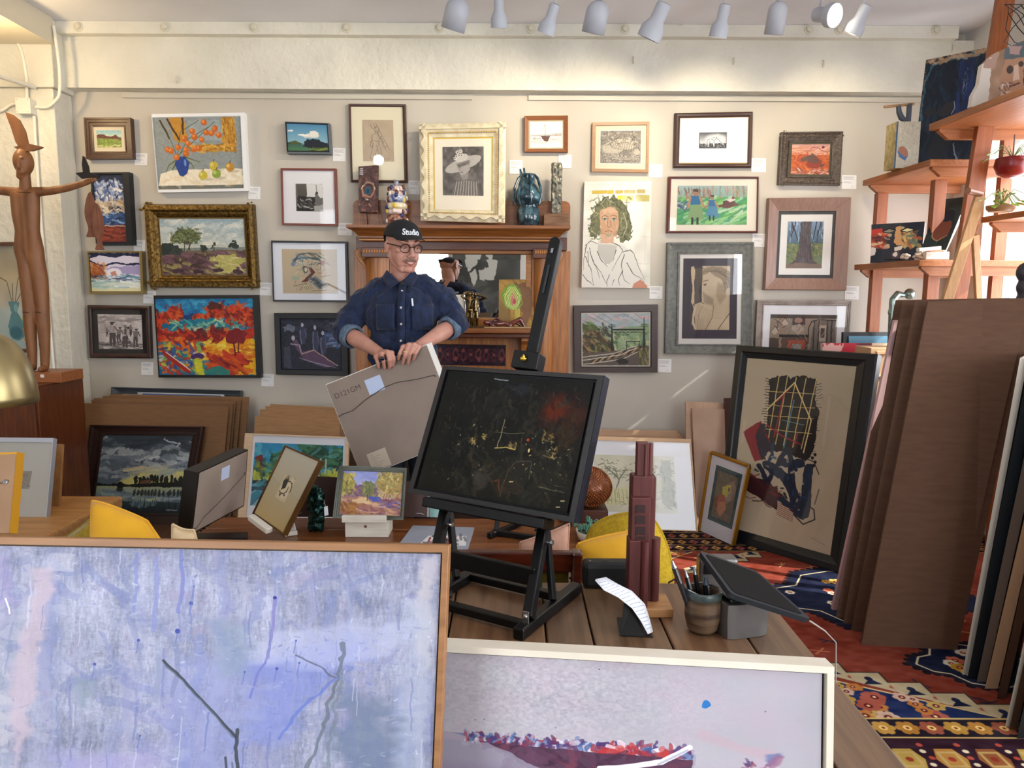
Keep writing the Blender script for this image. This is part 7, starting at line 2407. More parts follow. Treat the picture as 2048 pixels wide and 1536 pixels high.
# ------------------------------------------------------------------ the rug
RX0, RX1, RY0, RY1 = -1.9, 2.86, 1.7, 4.78
rg = Art(1700, 1100, '#7e382a', 41)

def rp(*pts):
 out = []
 for x, y in pts:
  p = Z(x, y, .006)
  out.append(((p.x - RX0) / (RX1 - RX0) * 100, (RY1 - p.y) / (RY1 - RY0) * 100))
 return out

def ru(X, Y):
 return ((X - RX0) / (RX1 - RX0) * 100, (RY1 - Y) / (RY1 - RY0) * 100)

rg.mott(.03, 30)
NV, CR, DK = '#1a2038', '#b4a484', '#201a22'

def flower(X, Y, r, c1, c2, c3='#e8c890'):
 u, v = ru(X, Y)
 k = r / (RX1 - RX0) * 100
 for i in range(6):
  a_ = i * math.pi / 3
  rg.el(u + k * .7 * math.cos(a_), v + k * 1.5 * .7 * math.sin(a_), k * .45, k * .68, c1)
 rg.el(u, v, k * .4, k * .62, c2)
 rg.el(u, v, k * .16, k * .26, c3)

def band_rect(X0, X1, Y0, Y1, c):
 rg.poly([ru(X0, Y1), ru(X1, Y1), ru(X1, Y0), ru(X0, Y0)], c)

def line(X0, Y0, X1, Y1, w_, c):
 rg.st([ru(X0, Y0), ru(X1, Y1)], w_ / (RX1 - RX0) * 100, c)

# field of small sprigs
rr_ = random.Random(77)
for i in range(150):
 X, Y = rr_.uniform(RX0, RX1), rr_.uniform(2.5, 4.2)
 c_ = rr_.choice(['#b46a4c', '#2a2638', '#3a2834', '#c08c60'])
 for k in range(4):
  a_ = rr_.uniform(0, 6.28)
  line(X, Y, X + .035 * math.cos(a_), Y + .035 * math.sin(a_), .008, c_)
# navy stepped medallions
for X0, Y0, s_ in ((1.72, 3.42, 1.1), (1.85, 2.78, .55), (0.2, 3.3, 1.0), (-1.3, 3.3, 1.0)):
 st_ = [(-.5, 0), (-.42, .12), (-.30, .16), (-.22, .30), (-.05, .36), (.05, .36), (.22, .30), (.30, .16), (.42, .12), (.5, 0)]
 poly_ = [(X0 + a_ * s_, Y0 + b_ * s_) for a_, b_ in st_] + [(X0 + a_ * s_, Y0 - b_ * s_) for a_, b_ in st_[::-1][1:-1]]
 rg.poly([ru(*p) for p in poly_], NV)
 cl_ = poly_ + [poly_[0]]
 for p, q2_ in zip(cl_, cl_[1:]):
  n_ = max(2, int(math.hypot(q2_[0] - p[0], q2_[1] - p[1]) / .035))
  for i in range(n_):
   f = i / n_
   x, y = p[0] + (q2_[0] - p[0]) * f, p[1] + (q2_[1] - p[1]) * f
   rg.el(*ru(x, y), .35, .5, DK)
 inn = [(X0 + (x - X0) * .86, Y0 + (y - Y0) * .86) for x, y in cl_]
 rg.st([ru(*p) for p in inn], .18, '#d8c8a0')
 for i in range(int(26 * s_)):
  x, y = X0 + rr_.uniform(-.36, .36) * s_, Y0 + rr_.uniform(-.24, .24) * s_
  if abs(x - X0) / .45 / s_ + abs(y - Y0) / .34 / s_ < 1:
   flower(x, y, rr_.uniform(.018, .034), rr_.choice(['#e0b860', '#d8d0b8', '#c86a50', '#c8963c']), '#8a3028')
# cream stepped corner bands with dark fans, drawn where the corners lie
def corner(x0, y0, x1, y1, n, sgn, w_):
 dx, dy = (x1 - x0) / n, (y1 - y0) / n
 for i in range(n):
  a_, b_ = (x0 + dx * i, y0 + dy * i), (x0 + dx * (i + 1), y0 + dy * (i + 1))
  pts = [a_, (b_[0], a_[1]), b_, (b_[0], b_[1] + sgn * w_), (a_[0], a_[1] + sgn * w_)]
  rg.poly([ru(*p) for p in pts], CR)
  rg.st([ru(*p) for p in pts[:3]], .16, '#40302c')
  cx_, cy_ = (a_[0] + b_[0]) / 2, (a_[1] + b_[1]) / 2 + sgn * w_ * .45
  rg.poly([ru(cx_ - .035, cy_ - .02), ru(cx_ + .035, cy_ - .02), ru(cx_ + .004, cy_ + .02)], NV)
  rg.el(*ru(cx_, cy_ + .02), .3, .5, NV)
  rg.el(*ru(b_[0], b_[1] + sgn * w_ * .5), .25, .35, '#a05040')

def tri_field(pts):
 rg.poly([ru(*p) for p in pts], '#1c2850')
 rg.st([ru(*p) for p in pts + [pts[0]]], .2, '#d0b880')
 for i in range(60):
  a_, b_ = rr_.random(), rr_.random()
  if a_ + b_ > 1:
   a_, b_ = 1 - a_, 1 - b_
  x = pts[0][0] + a_ * (pts[1][0] - pts[0][0]) + b_ * (pts[2][0] - pts[0][0])
  y = pts[0][1] + a_ * (pts[1][1] - pts[0][1]) + b_ * (pts[2][1] - pts[0][1])
  flower(x, y, rr_.uniform(.02, .042), rr_.choice(['#b07038', '#9c5040', '#b0904c', '#c0a08c']), '#5c1c20')

tri_field([(0.70, 2.92), (0.70, 2.40), (1.72, 2.40)])
corner(1.06, 2.86, 1.80, 2.42, 6, -1, .07)
tri_field([(0.45, 4.10), (0.45, 3.6), (1.1, 4.10)])
corner(0.92, 3.72, 1.40, 4.02, 5, 1, .07)
# borders, near side: flowers, squares, guard lines, triangles
band_rect(RX0, RX1, 2.26, 2.40, DK)
line(RX0, 2.40, RX1, 2.40, .010, '#c8a868'); line(RX0, 2.29, RX1, 2.29, .008, '#c8a868')
for i in range(60):
 X = RX0 + .05 + i * .082
 flower(X, 2.345, .036, ('#a87434', '#94503c', '#b0843c')[i % 3], '#e0c070', '#7c2c28')
band_rect(RX0, RX1, 2.06, 2.285, '#2a1420')
for i in range(36):
 X = RX0 + .06 + i * .135
 c_ = ('#a8783a', '#8c5434', '#a88c44')[i % 3]
 rg.poly([ru(X - .05, 2.175), ru(X - .03, 2.23), ru(X + .03, 2.23), ru(X + .05, 2.175), ru(X + .03, 2.115), ru(X - .03, 2.115)], c_)
 rg.st([ru(X - .028, 2.21), ru(X + .028, 2.21), ru(X + .028, 2.14), ru(X - .028, 2.14), ru(X - .028, 2.21)], .22, '#b4985c')
 rg.el(*ru(X, 2.175), .25, .4, '#8c3424')
 for k in range(6):
  rg.el(*ru(X + .067 + rr_.uniform(-.01, .01), 2.08 + k * .034), .22, .32, ('#d8c8a8', '#a84434')[k % 2])
band_rect(RX0, RX1, 1.985, 2.055, '#944836')
line(RX0, 2.055, RX1, 2.055, .01, '#e0c890'); line(RX0, 1.985, RX1, 1.985, .01, '#e0c890')
pts = [ru(RX0 + i * .04, 2.02 + .022 * (1 if i % 4 < 2 else -1)) for i in range(120)]
rg.st(pts, .22, '#1c1828')
band_rect(RX0, RX1, 1.7, 1.98, DK)
for i in range(42):
 X = RX0 + i * .115
 rg.poly([ru(X, 1.965), ru(X + .05, 1.965), ru(X + .10, 1.88), ru(X + .05, 1.88)], ('#b09468', '#984c34', '#a8783c')[i % 3])
 rg.poly([ru(X, 1.85), ru(X + .05, 1.85), ru(X + .10, 1.76), ru(X + .05, 1.76)], ('#a8783c', '#8c4434', '#b8a47c')[i % 3])
# far border
band_rect(RX0, RX1, 4.05, RY1, '#241822')
for j, Y in enumerate((4.11, 4.21, 4.32, 4.43, 4.54, 4.65, 4.74)):
 line(RX0, Y - .05, RX1, Y - .05, .008, '#c09858')
 for i in range(70):
  X = RX0 + i * .07 + (j % 2) * .035
  rg.poly([ru(X - .030, Y), ru(X, Y + .038), ru(X + .030, Y), ru(X, Y - .038)], ('#a8783c', '#905040', '#b0884c')[(i + j) % 3])
  rg.el(*ru(X, Y), .2, .3, '#4c2028')
# side border along the window side
rg.mott(.04, 120)
bm = B()
q_ = Q((RX0, RY1, .006), (RX1, RY1, .006), (RX1, RY0, .006), (RX0, RY0, .006))
slab(bm, q_, (0, 0, 1, 1), -.0055, 0)
tag(obj('rug', bm, artmat(rg, .9, .5, 300, .1)), 'large red and navy patterned oriental rug covering the floor', 'rug')

# ------------------------------------------------------------------ plank table
ZT = .75
tb = thing('table', 'big plank-topped oak table under the black easel', 'table', (-.5, 1.4, 0))
tw = [wood('#543a26', '#765840', 'y', 4, .4, .3), wood('#644430', '#866446', 'y', 4.5, .38, .3), wood('#5c422e', '#7e6044', 'y', 5, .42, .3)]
xe = Z(1590, 1262, ZT).x

def plx(px, py):
 return Z(px, py, ZT).x

edges = [xe, plx(1478, 1250), plx(1330, 1250) - .004, plx(1180, 1250), plx(1090, 1250), plx(900, 1250), -.36, -.56, -.78, -1.0]
yf_tab = Z(1350, 1166, ZT).y
for i, (a_, b_) in enumerate(zip(edges, edges[1:])):
 yf = yf_tab
 obj('plank', box(B(), b_ + .0018, a_ - .0018, 1.03, yf, ZT - .032, ZT, .003), tw[i % 3], tb)
obj('end_board', box(B(), -1.0, xe, 1.0, 1.026, ZT - .033, ZT - .0003, .003), tw[1], tb)
for px_ in (xe - .09, -.92):
 for y_ in (1.08, yf_tab - .1):
  obj('leg', box(B(), px_ - .04, px_ + .04, y_ - .04, y_ + .04, 0, ZT - .033, .004), tw[0], tb)
obj('apron', box(B(), -.9, xe - .08, yf_tab - .10, yf_tab - .075, ZT - .12, ZT - .034, .002), tw[0], tb)

def T(px, py, z=0.0):
 return Z(px, py, ZT + z)

# ------------------------------------------------------------------ black easel holding the dark painting
bk = M('#08080a', .42, 0, '#0d0d0f', 60, spec=.3)
stl = M('#b8b8b8', .25, .9)
ea = thing('easel', 'black wooden tabletop easel with a tall mast holding the dark abstract painting', 'easel', T(1000, 1230))
RN, RF = T(1040, 1278, .0), T(1150, 1188, .0)
dF = (RF - RN).normalized()
sd_ = V((dF.y, -dF.x, 0))
LN, LF = RN - sd_ * .262, RF - sd_ * .262
hh_ = V((0, 0, .014))
for nm, a_, b_ in (('foot', RN - dF * .01, RF + dF * .01), ('foot', LN - dF * .01, LF + dF * .01)):
 obj(nm, bar(B(), a_ + hh_, b_ + hh_, .026, .026, bev=.004), bk, ea)
z1_ = V((0, 0, .016))
obj('crossbar', bar(B(), RN + z1_ + dF * .03, LN + z1_ + dF * .03, .022, .018, bev=.002), bk, ea)
obj('crossbar', bar(B(), RN + z1_ + dF * .20, LN + z1_ + dF * .20, .022, .018, bev=.002), bk, ea)
# sloping uprights from the front feet ends up to the ledge
EQ = PQ([(886, 731), (1207, 751), (1148, 1045), (815, 984)], [1.855, 1.672, 1.600, 1.785])
nrm = EQ.n
bot = EQ.at(.5, 1)
up_ = (EQ.at(.5, 0) - EQ.at(.5, 1)).normalized()
wx = (EQ.p[2] - EQ.p[3]).normalized()
back = -nrm * .052
uR0, uL0 = RN + dF * .035 + V((0, 0, .03)), LN + dF * .035 + V((0, 0, .03))
uR1, uL1 = EQ.at(.80, 1.06) + back, EQ.at(.20, 1.06) + back
for a_, b_ in ((uR0, uR1), (uL0, uL1)):
 obj('upright', bar(B(), a_, b_ + (b_ - a_).normalized() * .12, .024, .022, (nrm.x, nrm.y, 0), .003), bk, ea)
for a_, b_ in ((RN + dF * .15, uR0.lerp(uR1, .92)), (LN + dF * .15, uL0.lerp(uL1, .92))):
 obj('strut', bar(B(), a_ + V((0, 0, .028)) + sd_ * .0, b_ - sd_ * .0 + dF * .02, .012, .020, (nrm.x, nrm.y, 0), .002), bk, ea)
obj('brace', bar(B(), uL0.lerp(uL1, .42), uR0.lerp(uR1, .42), .014, .040, (0, 0, 1), .002), bk, ea)
for c_ in (uR0, uL0):
 obj('hinge', bar(B(), c_ + V((0, 0, -.028)) + nrm * .0135, c_ + V((0, 0, .018)) + nrm * .0135, .014, .003, (nrm.x, nrm.y, 0), .001), stl, ea)
 obj('bolt', lathe(B(), [(.005, 0), (.005, .003), (.002, .005)], c_ + V((0, 0, .006)) + nrm * .015, nrm, 12), stl, ea)
for c_ in (uR0.lerp(uR1, .82), uL0.lerp(uL1, .80)):
 obj('knob', lathe(B(), [(.004, 0), (.004, .012), (.007, .013), (.006, .018)], c_ + sd_ * .012, sd_, 12), stl, ea)
obj('ledge', bar(B(), EQ.at(.14, 1.045) + nrm * -.012, EQ.at(.86, 1.045) + nrm * -.012, .075, .024, up_, .003), bk, ea)
mA = EQ.at(.52, 1.05) - nrm * .062
mB = P(1112, 488, 1.93)
md = (mB - mA).normalized()
obj('mast', bar(B(), mA, mB, .030, .026, nrm, .003), bk, ea)
obj('mast_tip', lathe(B(), [(.015, -.012), (.015, .012)], mB, nrm, 18), bk, ea)
obj('rear_rail', bar(B(), mA - nrm * .03, mA + md * .40 - nrm * .03 + wx * .012, .020, .012, nrm, .002), bk, ea)
s0 = mB - md * .018
for k_, L_ in ((0, .012), (.045, .075)):
 a_ = s0 - md * k_ + nrm * .0165
 obj('slot', bar(B(), a_, a_ - md * L_, .006, .0012, nrm, .0003), M('#8c8c90' if k_ == 0 else '#26262a', .5), ea)
cl = P(1057, 724, 1.80)
obj('clamp', bar(B(), cl - md * .022 + nrm * .0, cl + md * .022, .068, .050, nrm, .003), bk, ea)
kn = cl + nrm * .026
bm = B()
lathe(bm, [(.004, 0), (.0045, .006), (.003, .007)], kn, nrm, 10)
ell(bm, kn + nrm * .009, (.008, .005, .006), None, 10, 8)
ell(bm, kn + nrm * .009 + up_ * .005, (.0035, .004, .006), None, 10, 8)
obj('wing_nut', bm, M('#d8b040', .2, .9), ea, True)

def a_dark():
 a = Art(760, 640, '#12110c', 42)
 a.mott(.025, 10)
 a.gr(0, 100, '#141414', '#1c1b13', 0, 100, .5)
 a.poly([(72, 10), (96, 12), (97, 40), (80, 46), (70, 30)], '#33150a', .8, ro=3, soft=10)
 a.el(80, 24, 8, 8, '#5a200c', .9, ro=2, soft=6); a.el(94, 26, 8, 7, '#3c1c10', .7, soft=6)
 a.el(72, 80, 26, 16, '#25231a', .7, ro=4, soft=12)
 for x, y, rx, ry, c in ((42, 84, 5, 9, '#3e3a34'), (64, 78, 7, 14, '#26221b'), (60, 88, 8, 8, '#2b2118'), (40, 24, 14, 12, '#1c1b18'), (20, 60, 10, 24, '#0e100e'), (88, 44, 8, 10, '#30200f'), (54, 10, 10, 4, '#22242a')):
  a.el(x, y, rx, ry, c, .8, ro=3, soft=4)
 for x, y, r in ((82, 58, 4.4), (79, 46, 3.4), (58, 56, 2), (30, 56, 2.4), (38, 52, 1.2)):
  a.dabs(22, (x - r, y - r, x + r, y + r), ['#8a7344', '#5c4a28', '#b09a60', '#3c3018'], 2.6, .9, 70, 70, .8, .4)
 for i in range(90):
  x, y = a.r.uniform(3, 97), a.r.uniform(3, 97)
  an = a.r.choice([1.5, 1.6, .1, 1.2, .6])
  L_ = a.r.uniform(1, 7)
  a.st([(x, y), (x + L_ * math.cos(an), y + L_ * math.sin(an))], .22, a.r.choice(['#5c5848', '#706a5c', '#3c3a34', '#8c8468', '#4c5658']), a.r.uniform(.2, .7), .3)
 a.dabs(200, (18, 10, 96, 98), ['#2a281e', '#38301f', '#1a1814', '#443a28', '#0a0a09', '#2c2f2c'], 7, 2.2, 80, 60, .45, 1.4)
 a.dabs(90, (4, 4, 96, 96), ['#4c4632', '#5c4428', '#3a3c34'], 3, .6, 80, 60, .6, .6)
 a.dabs(50, (20, 40, 95, 90), ['#c8b070', '#a08850', '#d8c898', '#8a6a34'], .9, .5, 40, 80, .8)
 a.st([(49, 36), (49, 48), (48, 60)], .5, '#a8a078', .8, .3); a.st([(44, 47), (55, 47), (64, 45)], .35, '#8c8468', .7); a.st([(47, 60), (54, 58), (60, 59)], .7, '#d0b860', .8, .3)
 a.el(67, 50, 1, 1.2, '#a03c20'); a.el(69, 58, .6, 1.6, '#e0c880'); a.st([(62, 68), (72, 66), (73, 80)], .5, '#6c6450', .6, .4); a.st([(57, 96), (58, 78), (62, 68)], .5, '#5c4c34', .7, .4)
 a.st([(34, 3), (44, 3.5)], .8, '#a8b0b4', .7, .3); a.st([(80, 84), (96, 86)], .7, '#8a8464', .5, .6); a.st([(50, 86), (54, 84), (56, 92)], .8, '#6c3a24', .7, .6)
 for x, y in ((95, 92), (93, 97), (61, 84)):
  a.st([(x, y), (x + 2, y - .4)], .7, '#d8c490', .9)
 return a.mott(.012, 90)

t = thing('framed_painting', 'dark near-black abstract painting in deep black frame on the black easel', 'painting', EQ.base(-.02))
fi = (.030, .030, .968, .966)
obj('frame', rails(B(), EQ, fi, .046, [(0, 0), (1, 0)], .012), M('#15110f', .45, c2='#1b1613', scale=30), t)
obj('backing', slab(B(), EQ, fi, -.044, -.013), M('#08080a', .7), t)
obj('artwork', slab(B(), EQ, (.048, .050, .950, .948), -.013, -.003), artmat(a_dark(), .5, .5, 60, .15), t)
sidem = M('#0f121e', .5, c2='#141828', scale=30)
obj('outer_frame', rails(B(), Q(EQ.at(-.003, -.003), EQ.at(1.003, -.003), EQ.at(1.003, 1.003), EQ.at(-.003, 1.003)), (.006, .006, .994, .994), .0475, [(0, -.004), (1, -.004)], .006), sidem, t)

# second little easel on the bench behind
ZBN = .50

def BN(px, py, z=0.0):
 return Z(px, py, ZBN + z)

# ------------------------------------------------------------------ low wooden bench with small things
bn = thing('bench', 'low dark wooden bench top carrying the small bronze torso and little framed pictures', 'table', (BN(800, 1070).x, 2.85, 0))
bx0, bx1 = BN(380, 1080).x, BN(1215, 1060).x
by0, by1 = 2.45, BN(800, 1036).y
bw_ = [wood('#5c3218', '#84502a', 'x', 4, .3), wood('#69391c', '#8f5a30', 'x', 4, .32)]
n_ = 4
for i in range(n_):
 a_, b_ = by0 + (by1 - by0) * i / n_, by0 + (by1 - by0) * (i + 1) / n_
 obj('plank', box(B(), bx0, bx1, a_ + .0015, b_ - .0015, ZBN - .03, ZBN, .003), bw_[i % 2], bn)
for x_ in (bx0 + .06, bx1 - .06):
 for y_ in (by0 + .06, by1 - .06):
  obj('leg', box(B(), x_ - .03, x_ + .03, y_ - .03, y_ + .03, 0, ZBN - .03, .003), bw_[0], bn)

# bronze torso with a tag
c_ = BN(632, 1063)
t = thing('torso_sculpture', 'dark green bronze torso sculpture with a white tag, standing on the low bench', 'sculpture', c_)
YTo = c_.y

def TO(px, py, dy=0):
 return P(px, py, YTo + dy)

bm = B()
rn = random.Random(21)
for py, hw, cx_ in ((980, 12, 630), (990, 17, 631), (1003, 19, 632), (1016, 18, 633), (1028, 16, 633), (1040, 16, 632), (1052, 14, 631)):
 ell(bm, TO(cx_, py), (hw / F * YTo, .026, .022), None, 16, 10)
 for k_ in range(9):
  a_ = rn.uniform(0, 6.28)
  ell(bm, TO(cx_ + hw * .9 * math.cos(a_), py + rn.uniform(-6, 6), .024 * math.sin(a_)), (.008, .008, .011), None, 8, 6)
for dx in (-9, 9):
 cap_(bm, TO(632 + dx, 1048), V((TO(632 + dx * 1.2, 1062).x, YTo, ZBN + .008)), .016, .010)
ell(bm, TO(636, 1000, -.022), (.010, .012, .03)); ell(bm, TO(622, 1000, -.018), (.012, .012, .02))
o = remesh(obj('torso', bm, M('#0a1412', .25, .7, '#1f4a44', 40, bs=.6, bscale=60, bd=.003), t, True), .0035, 1)
obj('tag', slab(B(), PQ([(648, 1014), (655, 1012), (657, 1030), (649, 1032)], YTo - .03), (0, 0, 1, 1), -.001, 0), M('#e8ecf4', .7), t)
obj('string', tube(B(), [TO(648, 1000, -.02), TO(651, 1014, -.03)], .0007, 4), M('#d8d4cc', .7), t)

def a_avenue():
 a = Art(340, 240, '#b89a7c', 43)
 a.gr(0, 44, '#8c94d0', '#b4b8dc'); a.dabs(40, (0, 0, 100, 36), ['#a4acdc', '#c4c4e0', '#8890cc'], 16, 5, -10, 30, .6, 2)
 a.poly([(10, 34), (36, 30), (60, 38), (60, 60), (6, 60)], '#7c5c80', ro=2)
 a.dabs(60, (6, 38, 50, 62), ['#94708c', '#6c5070', '#a87c6c', '#8c6a50'], 9, 3, 10, 40)
 a.el(4, 26, 16, 22, '#98904c', ro=3); a.dabs(60, (0, 6, 22, 54), ['#b8a850', '#7c7c40', '#d0b860', '#5c5c38'], 6, 3, 60, 70, .8, 1)
 a.el(44, 42, 11, 18, '#70784c', ro=2.5); a.dabs(50, (34, 24, 56, 60), ['#8c8c58', '#5c643c', '#a09860', '#807050'], 5, 2.5, 60, 70, .8, 1)
 a.el(82, 24, 26, 26, '#a08c50', ro=3); a.dabs(150, (58, 2, 100, 58), ['#c0a458', '#8c7840', '#d8c478', '#7c6c44', '#b88c4c', '#9c9c68'], 6, 2.5, 60, 70, .8, 1)
 a.poly([(46, 58), (66, 58), (100, 74), (98, 88), (66, 80), (48, 70)], '#4a5cb0', ro=1); a.dabs(30, (50, 60, 98, 84), ['#6c7cc8', '#3c4c9c', '#8c98d4', '#9c7c98'], 12, 2, 14, 14, .8)
 a.poly([(0, 60), (44, 58), (60, 78), (100, 92), (100, 100), (0, 100)], '#b07c6c', ro=2)
 a.dabs(110, (0, 60, 100, 100), ['#c89474', '#9c6468', '#84506c', '#d8b088', '#a87450', '#7c4858'], 18, 3, 12, 16, .8, 1)
 a.poly([(20, 64), (42, 60), (50, 74), (24, 74)], '#e4c490', .9, ro=2); a.dabs(50, (0, 74, 30, 100), ['#a06830', '#b88440', '#7c4c34'], 10, 3, 30, 40)
 for p in ([(72, 74), (76, 50), (84, 40)], [(76, 76), (80, 54)], [(68, 74), (72, 52)], [(95, 90), (92, 60), (98, 40)], [(44, 68), (44, 50)]):
  a.st(p, 1.3, '#a0604c' if p[0][0] > 60 else '#504438', .9, .5)
 for x in (10, 16, 22):
  a.st([(x, 52), (x, 68)], .8, '#b09070')
 return a

def onbench(px, Yb_, lean_, name, lab, cat, art, artbox, zoff=0, **k):
 p0_, p2_, p3_ = P(*px[0], Yb_ + lean_), P(*px[2], Yb_), P(*px[3], Yb_)
 q_ = Q(p0_, onplane(px[1], p0_, p2_, p3_), p2_, p3_)
 return picture(name, lab, cat, px, None, art, artbox, q=q_, **k)

onbench([(677, 931), (813, 936), (806, 1040), (665, 1036)], 2.86, .06, 'framed_painting', 'little sunny tree-lined path painting in grey-green frame on white wooden stand', 'painting', a_avenue(), (682, 943, 803, 1030), fmat=M('#4c4e40', .4, 0, '#5c5e4e', 20), prof=STEP, depth=.022)
st2 = thing('display_stand', 'white-washed wooden stand holding the little tree-lined path painting', 'stand', BN(732, 1062))
ww_ = wood('#d0c8ba', '#e6e0d4', 'x', 8, .6)
y_ = 2.80
a_, b_ = P(683, 1032, y_), P(772, 1046, y_)
obj('ledge', box(B(), a_.x, b_.x, y_, y_ + .02, b_.z, a_.z, .002), ww_, st2)
a_, b_ = P(689, 1046, 2.815), P(776, 1062, 2.815)
obj('base', box(B(), a_.x, b_.x, 2.821, 2.93, ZBN + .0006, P(700, 1046, 2.82).z - .001, .002), ww_, st2)
obj('knot', lathe(B(), [(.006, 0), (.005, .001)], P(731, 1053, 2.8205), (0, -1, 0), 12), M('#6c4c30', .6), st2)

def a_skull():
 a = Art(200, 330, '#b0a48c', 44)
 a.gr(0, 50, '#b4ab98', '#ad9f82'); a.gr(50, 100, '#ad9f82', '#b89c66')
 a.poly([(32, 34), (64, 34), (64, 68), (32, 68)], '#c4b08c')
 K = '#16130f'
 a.el(48, 48, 15, 13, '#c8b690', ro=1); a.poly([(36, 42), (46, 36), (48, 50), (38, 56)], K, ro=1.2); a.el(56, 42, 7, 4.5, '#cfbf9c', ro=1); a.el(50, 58, 11, 7, '#cfbf9c', ro=1)
 for i in range(30):
  an = i * .43
  r_ = 7 + (i % 5) * 2
  a.st([(48 + r_ * math.cos(an), 48 + r_ * .8 * math.sin(an)), (48 + (r_ + 3) * math.cos(an + .5), 48 + (r_ + 3) * .8 * math.sin(an + .5))], 1.2, K, .9, .6)
 a.el(42, 62, 2.4, 1.6, K); a.el(54, 60, 2, 1.4, K); a.dabs(24, (36, 34, 62, 44), [K], 3, .7, 70, 60, .8)
 return a

qk = Q(P(569, 890, 2.86), P(641, 921, 2.74), P(566, 1070, 2.66), P(504, 1027, 2.78))
qk.p[1] = onplane((641, 921), qk.p[0], qk.p[2], qk.p[3])
t = thing('framed_print', 'ink print of a coiled head shape in narrow bronze frame, leaning sideways on a stand', 'print', qk.base())
obj('frame', rails(B(), qk, (.035, .022, .965, .978), .024, [(0, 0), (1, 0)], .004), M('#7a5a2c', .3, .6, '#4a2c18', 5), t)
obj('backing', slab(B(), qk, (.035, .022, .965, .978), -.022, -.006), M('#6c5840', .8), t)
obj('artwork', slab(B(), qk, (.035, .022, .965, .978), -.006, -.004), artmat(a_skull(), .6, 0), t)
obj('glazing', slab(B(), qk, (.035, .022, .965, .978), -.003, -.002), glassmat(), t)
st3 = thing('display_stand', 'white painted stand under the sideways leaning bronze-framed print', 'stand', BN(560, 1075))
d_ = (qk.p[2] - qk.p[3]).normalized()
obj('ledge', bar(B(), qk.p[3] + V((0, -.012, -.010)), qk.p[3].lerp(qk.p[2], .62) + V((0, -.014, -.012)), .03, .022, (0, 0, 1), .004), M('#e0d8ca', .5), st3)
c_ = BN(572, 1076)
obj('base', bar(B(), V((c_.x - .06, c_.y + .16, ZBN + .010)), V((c_.x + .015, c_.y + .02, ZBN + .010)), .05, .018, (0, 0, 1), .003), M('#d8d0c2', .5), st3)
obj('support', bar(B(), V((c_.x + .005, c_.y + .05, ZBN + .02)), qk.at(.5, .7) - qk.n * .03, .04, .010, (0, 1, 0), .002), M('#e6e6ea', .5), st3)

# black-sided canvas seen from behind
kp = M('#a09084', .75, 0, '#948478', 6, bs=.15, bscale=9, bd=.003)
a0, a1, a2, a3 = P(396, 945, 2.62), P(496, 899, 2.98), P(487, 1012, 2.98), P(381, 1070, 2.62)
qk2 = Q(a0, a1, a2, a3)
qk2.p[2] = onplane((488, 1012), a0, a1, a3)
t = thing('framed_picture', 'deep black-edged picture seen from behind with a small white label, on the bench', 'picture', qk2.base(-.03))
obj('dust_cover', slab(B(), qk2, (.03, .02, .985, .98), -.004, .0005), kp, t)
obj('frame', slab(B(), qk2, (0, 0, 1, 1), -.055, -.0045), M('#0c0a0c', .4), t)
obj('edge', rails(B(), qk2, (.03, .02, .985, .98), .0045, [(0, 0), (1, 0)], .001), M('#15110f', .4), t)
obj('label', slab(B(), qk2, (.46, .12, .62, .33), .0005, .0012), M('#c4d0ec', .7), t)
obj('hanging_wire', tube(B(), [qk2.at(u_, v_, .004) for u_, v_ in ((.96, .40), (.8, .50), (.5, .66), (.2, .80), (.04, .97))], .001, 5), M('#8a8680', .3, .8), t, True)
for u_, v_ in ((.95, .40), (.05, .93)):
 obj('d_ring', lathe(B(), [(.005, 0), (.006, .002), (.003, .003)], qk2.at(u_, v_, .0008), qk2.n, 12), M('#b0aca6', .25, .9), t)
q_ = Q(BN(386, 1066, .02), BN(496, 1064, .02), BN(494, 1075, .02), BN(400, 1078, .02))
t = thing('canvas_picture', 'thin black-edged panel lying flat on the bench below the black-edged picture', 'picture', q_.at(.5, .5, -.018))
obj('panel', slab(B(), q_, (0, 0, 1, 1), -.018, 0), M('#121012', .4), t)
# brown board with hook and pale folder at the back of the bench
q_ = Q(P(596, 950, 3.02), P(860, 965, 3.02), P(858, 1034, 2.98), P(590, 1034, 2.98))
t = thing('framed_picture', 'dark brown picture back with a wire hook, behind the torso on the bench', 'picture', q_.base(-.01))
obj('back_board', slab(B(), q_, (0, 0, 1, 1), -.02, 0), M('#3e2820', .6, c2='#48302a', scale=6), t)
obj('hook', tube(B(), [q_.at(.90, .90, .003), q_.at(.94, .90, .006), q_.at(.965, .93, .004)], .0016, 6), stl, t, True)
obj('hook', tube(B(), [q_.at(.05, .90, .003), q_.at(-.02 + .03, .94, .006)], .0016, 6), stl, t, True)
obj('edge_strip', slab(B(), q_, (.985, 0, 1.0, 1), 0, .002), M('#8c8c88', .4), t)
q_ = PQ([(858, 1000), (884, 1004), (884, 1035), (859, 1034)], [3.05, 3.05, 3.02, 3.02])
tag(obj('folder', slab(B(), q_, (0, 0, 1, 1), -.012, 0), M('#8cb4b0', .6)), 'pale teal folder standing beside the dark brown picture back', 'folder')
q_ = Q(BN(826, 1051, .003), BN(949, 1055, .003), BN(935, 1100, .003), BN(795, 1092, .003))
ar = Art(160, 60, '#9aa0ae', 72)
ar.poly([(36, 48), (92, 42), (96, 84), (30, 86)], '#e6e6e8'); ar.dabs(26, (36, 46, 92, 84), ['#1c1c20', '#8a2c30', '#4c4c54'], 10, 3, 30, 60)
t = thing('booklet', 'grey booklet with a black and white picture lying on the bench', 'booklet', q_.at(.5, .5))
obj('pages', slab(B(), q_, (0, 0, 1, 1), -.0025, -.0003), M('#e4e4e6', .7), t)
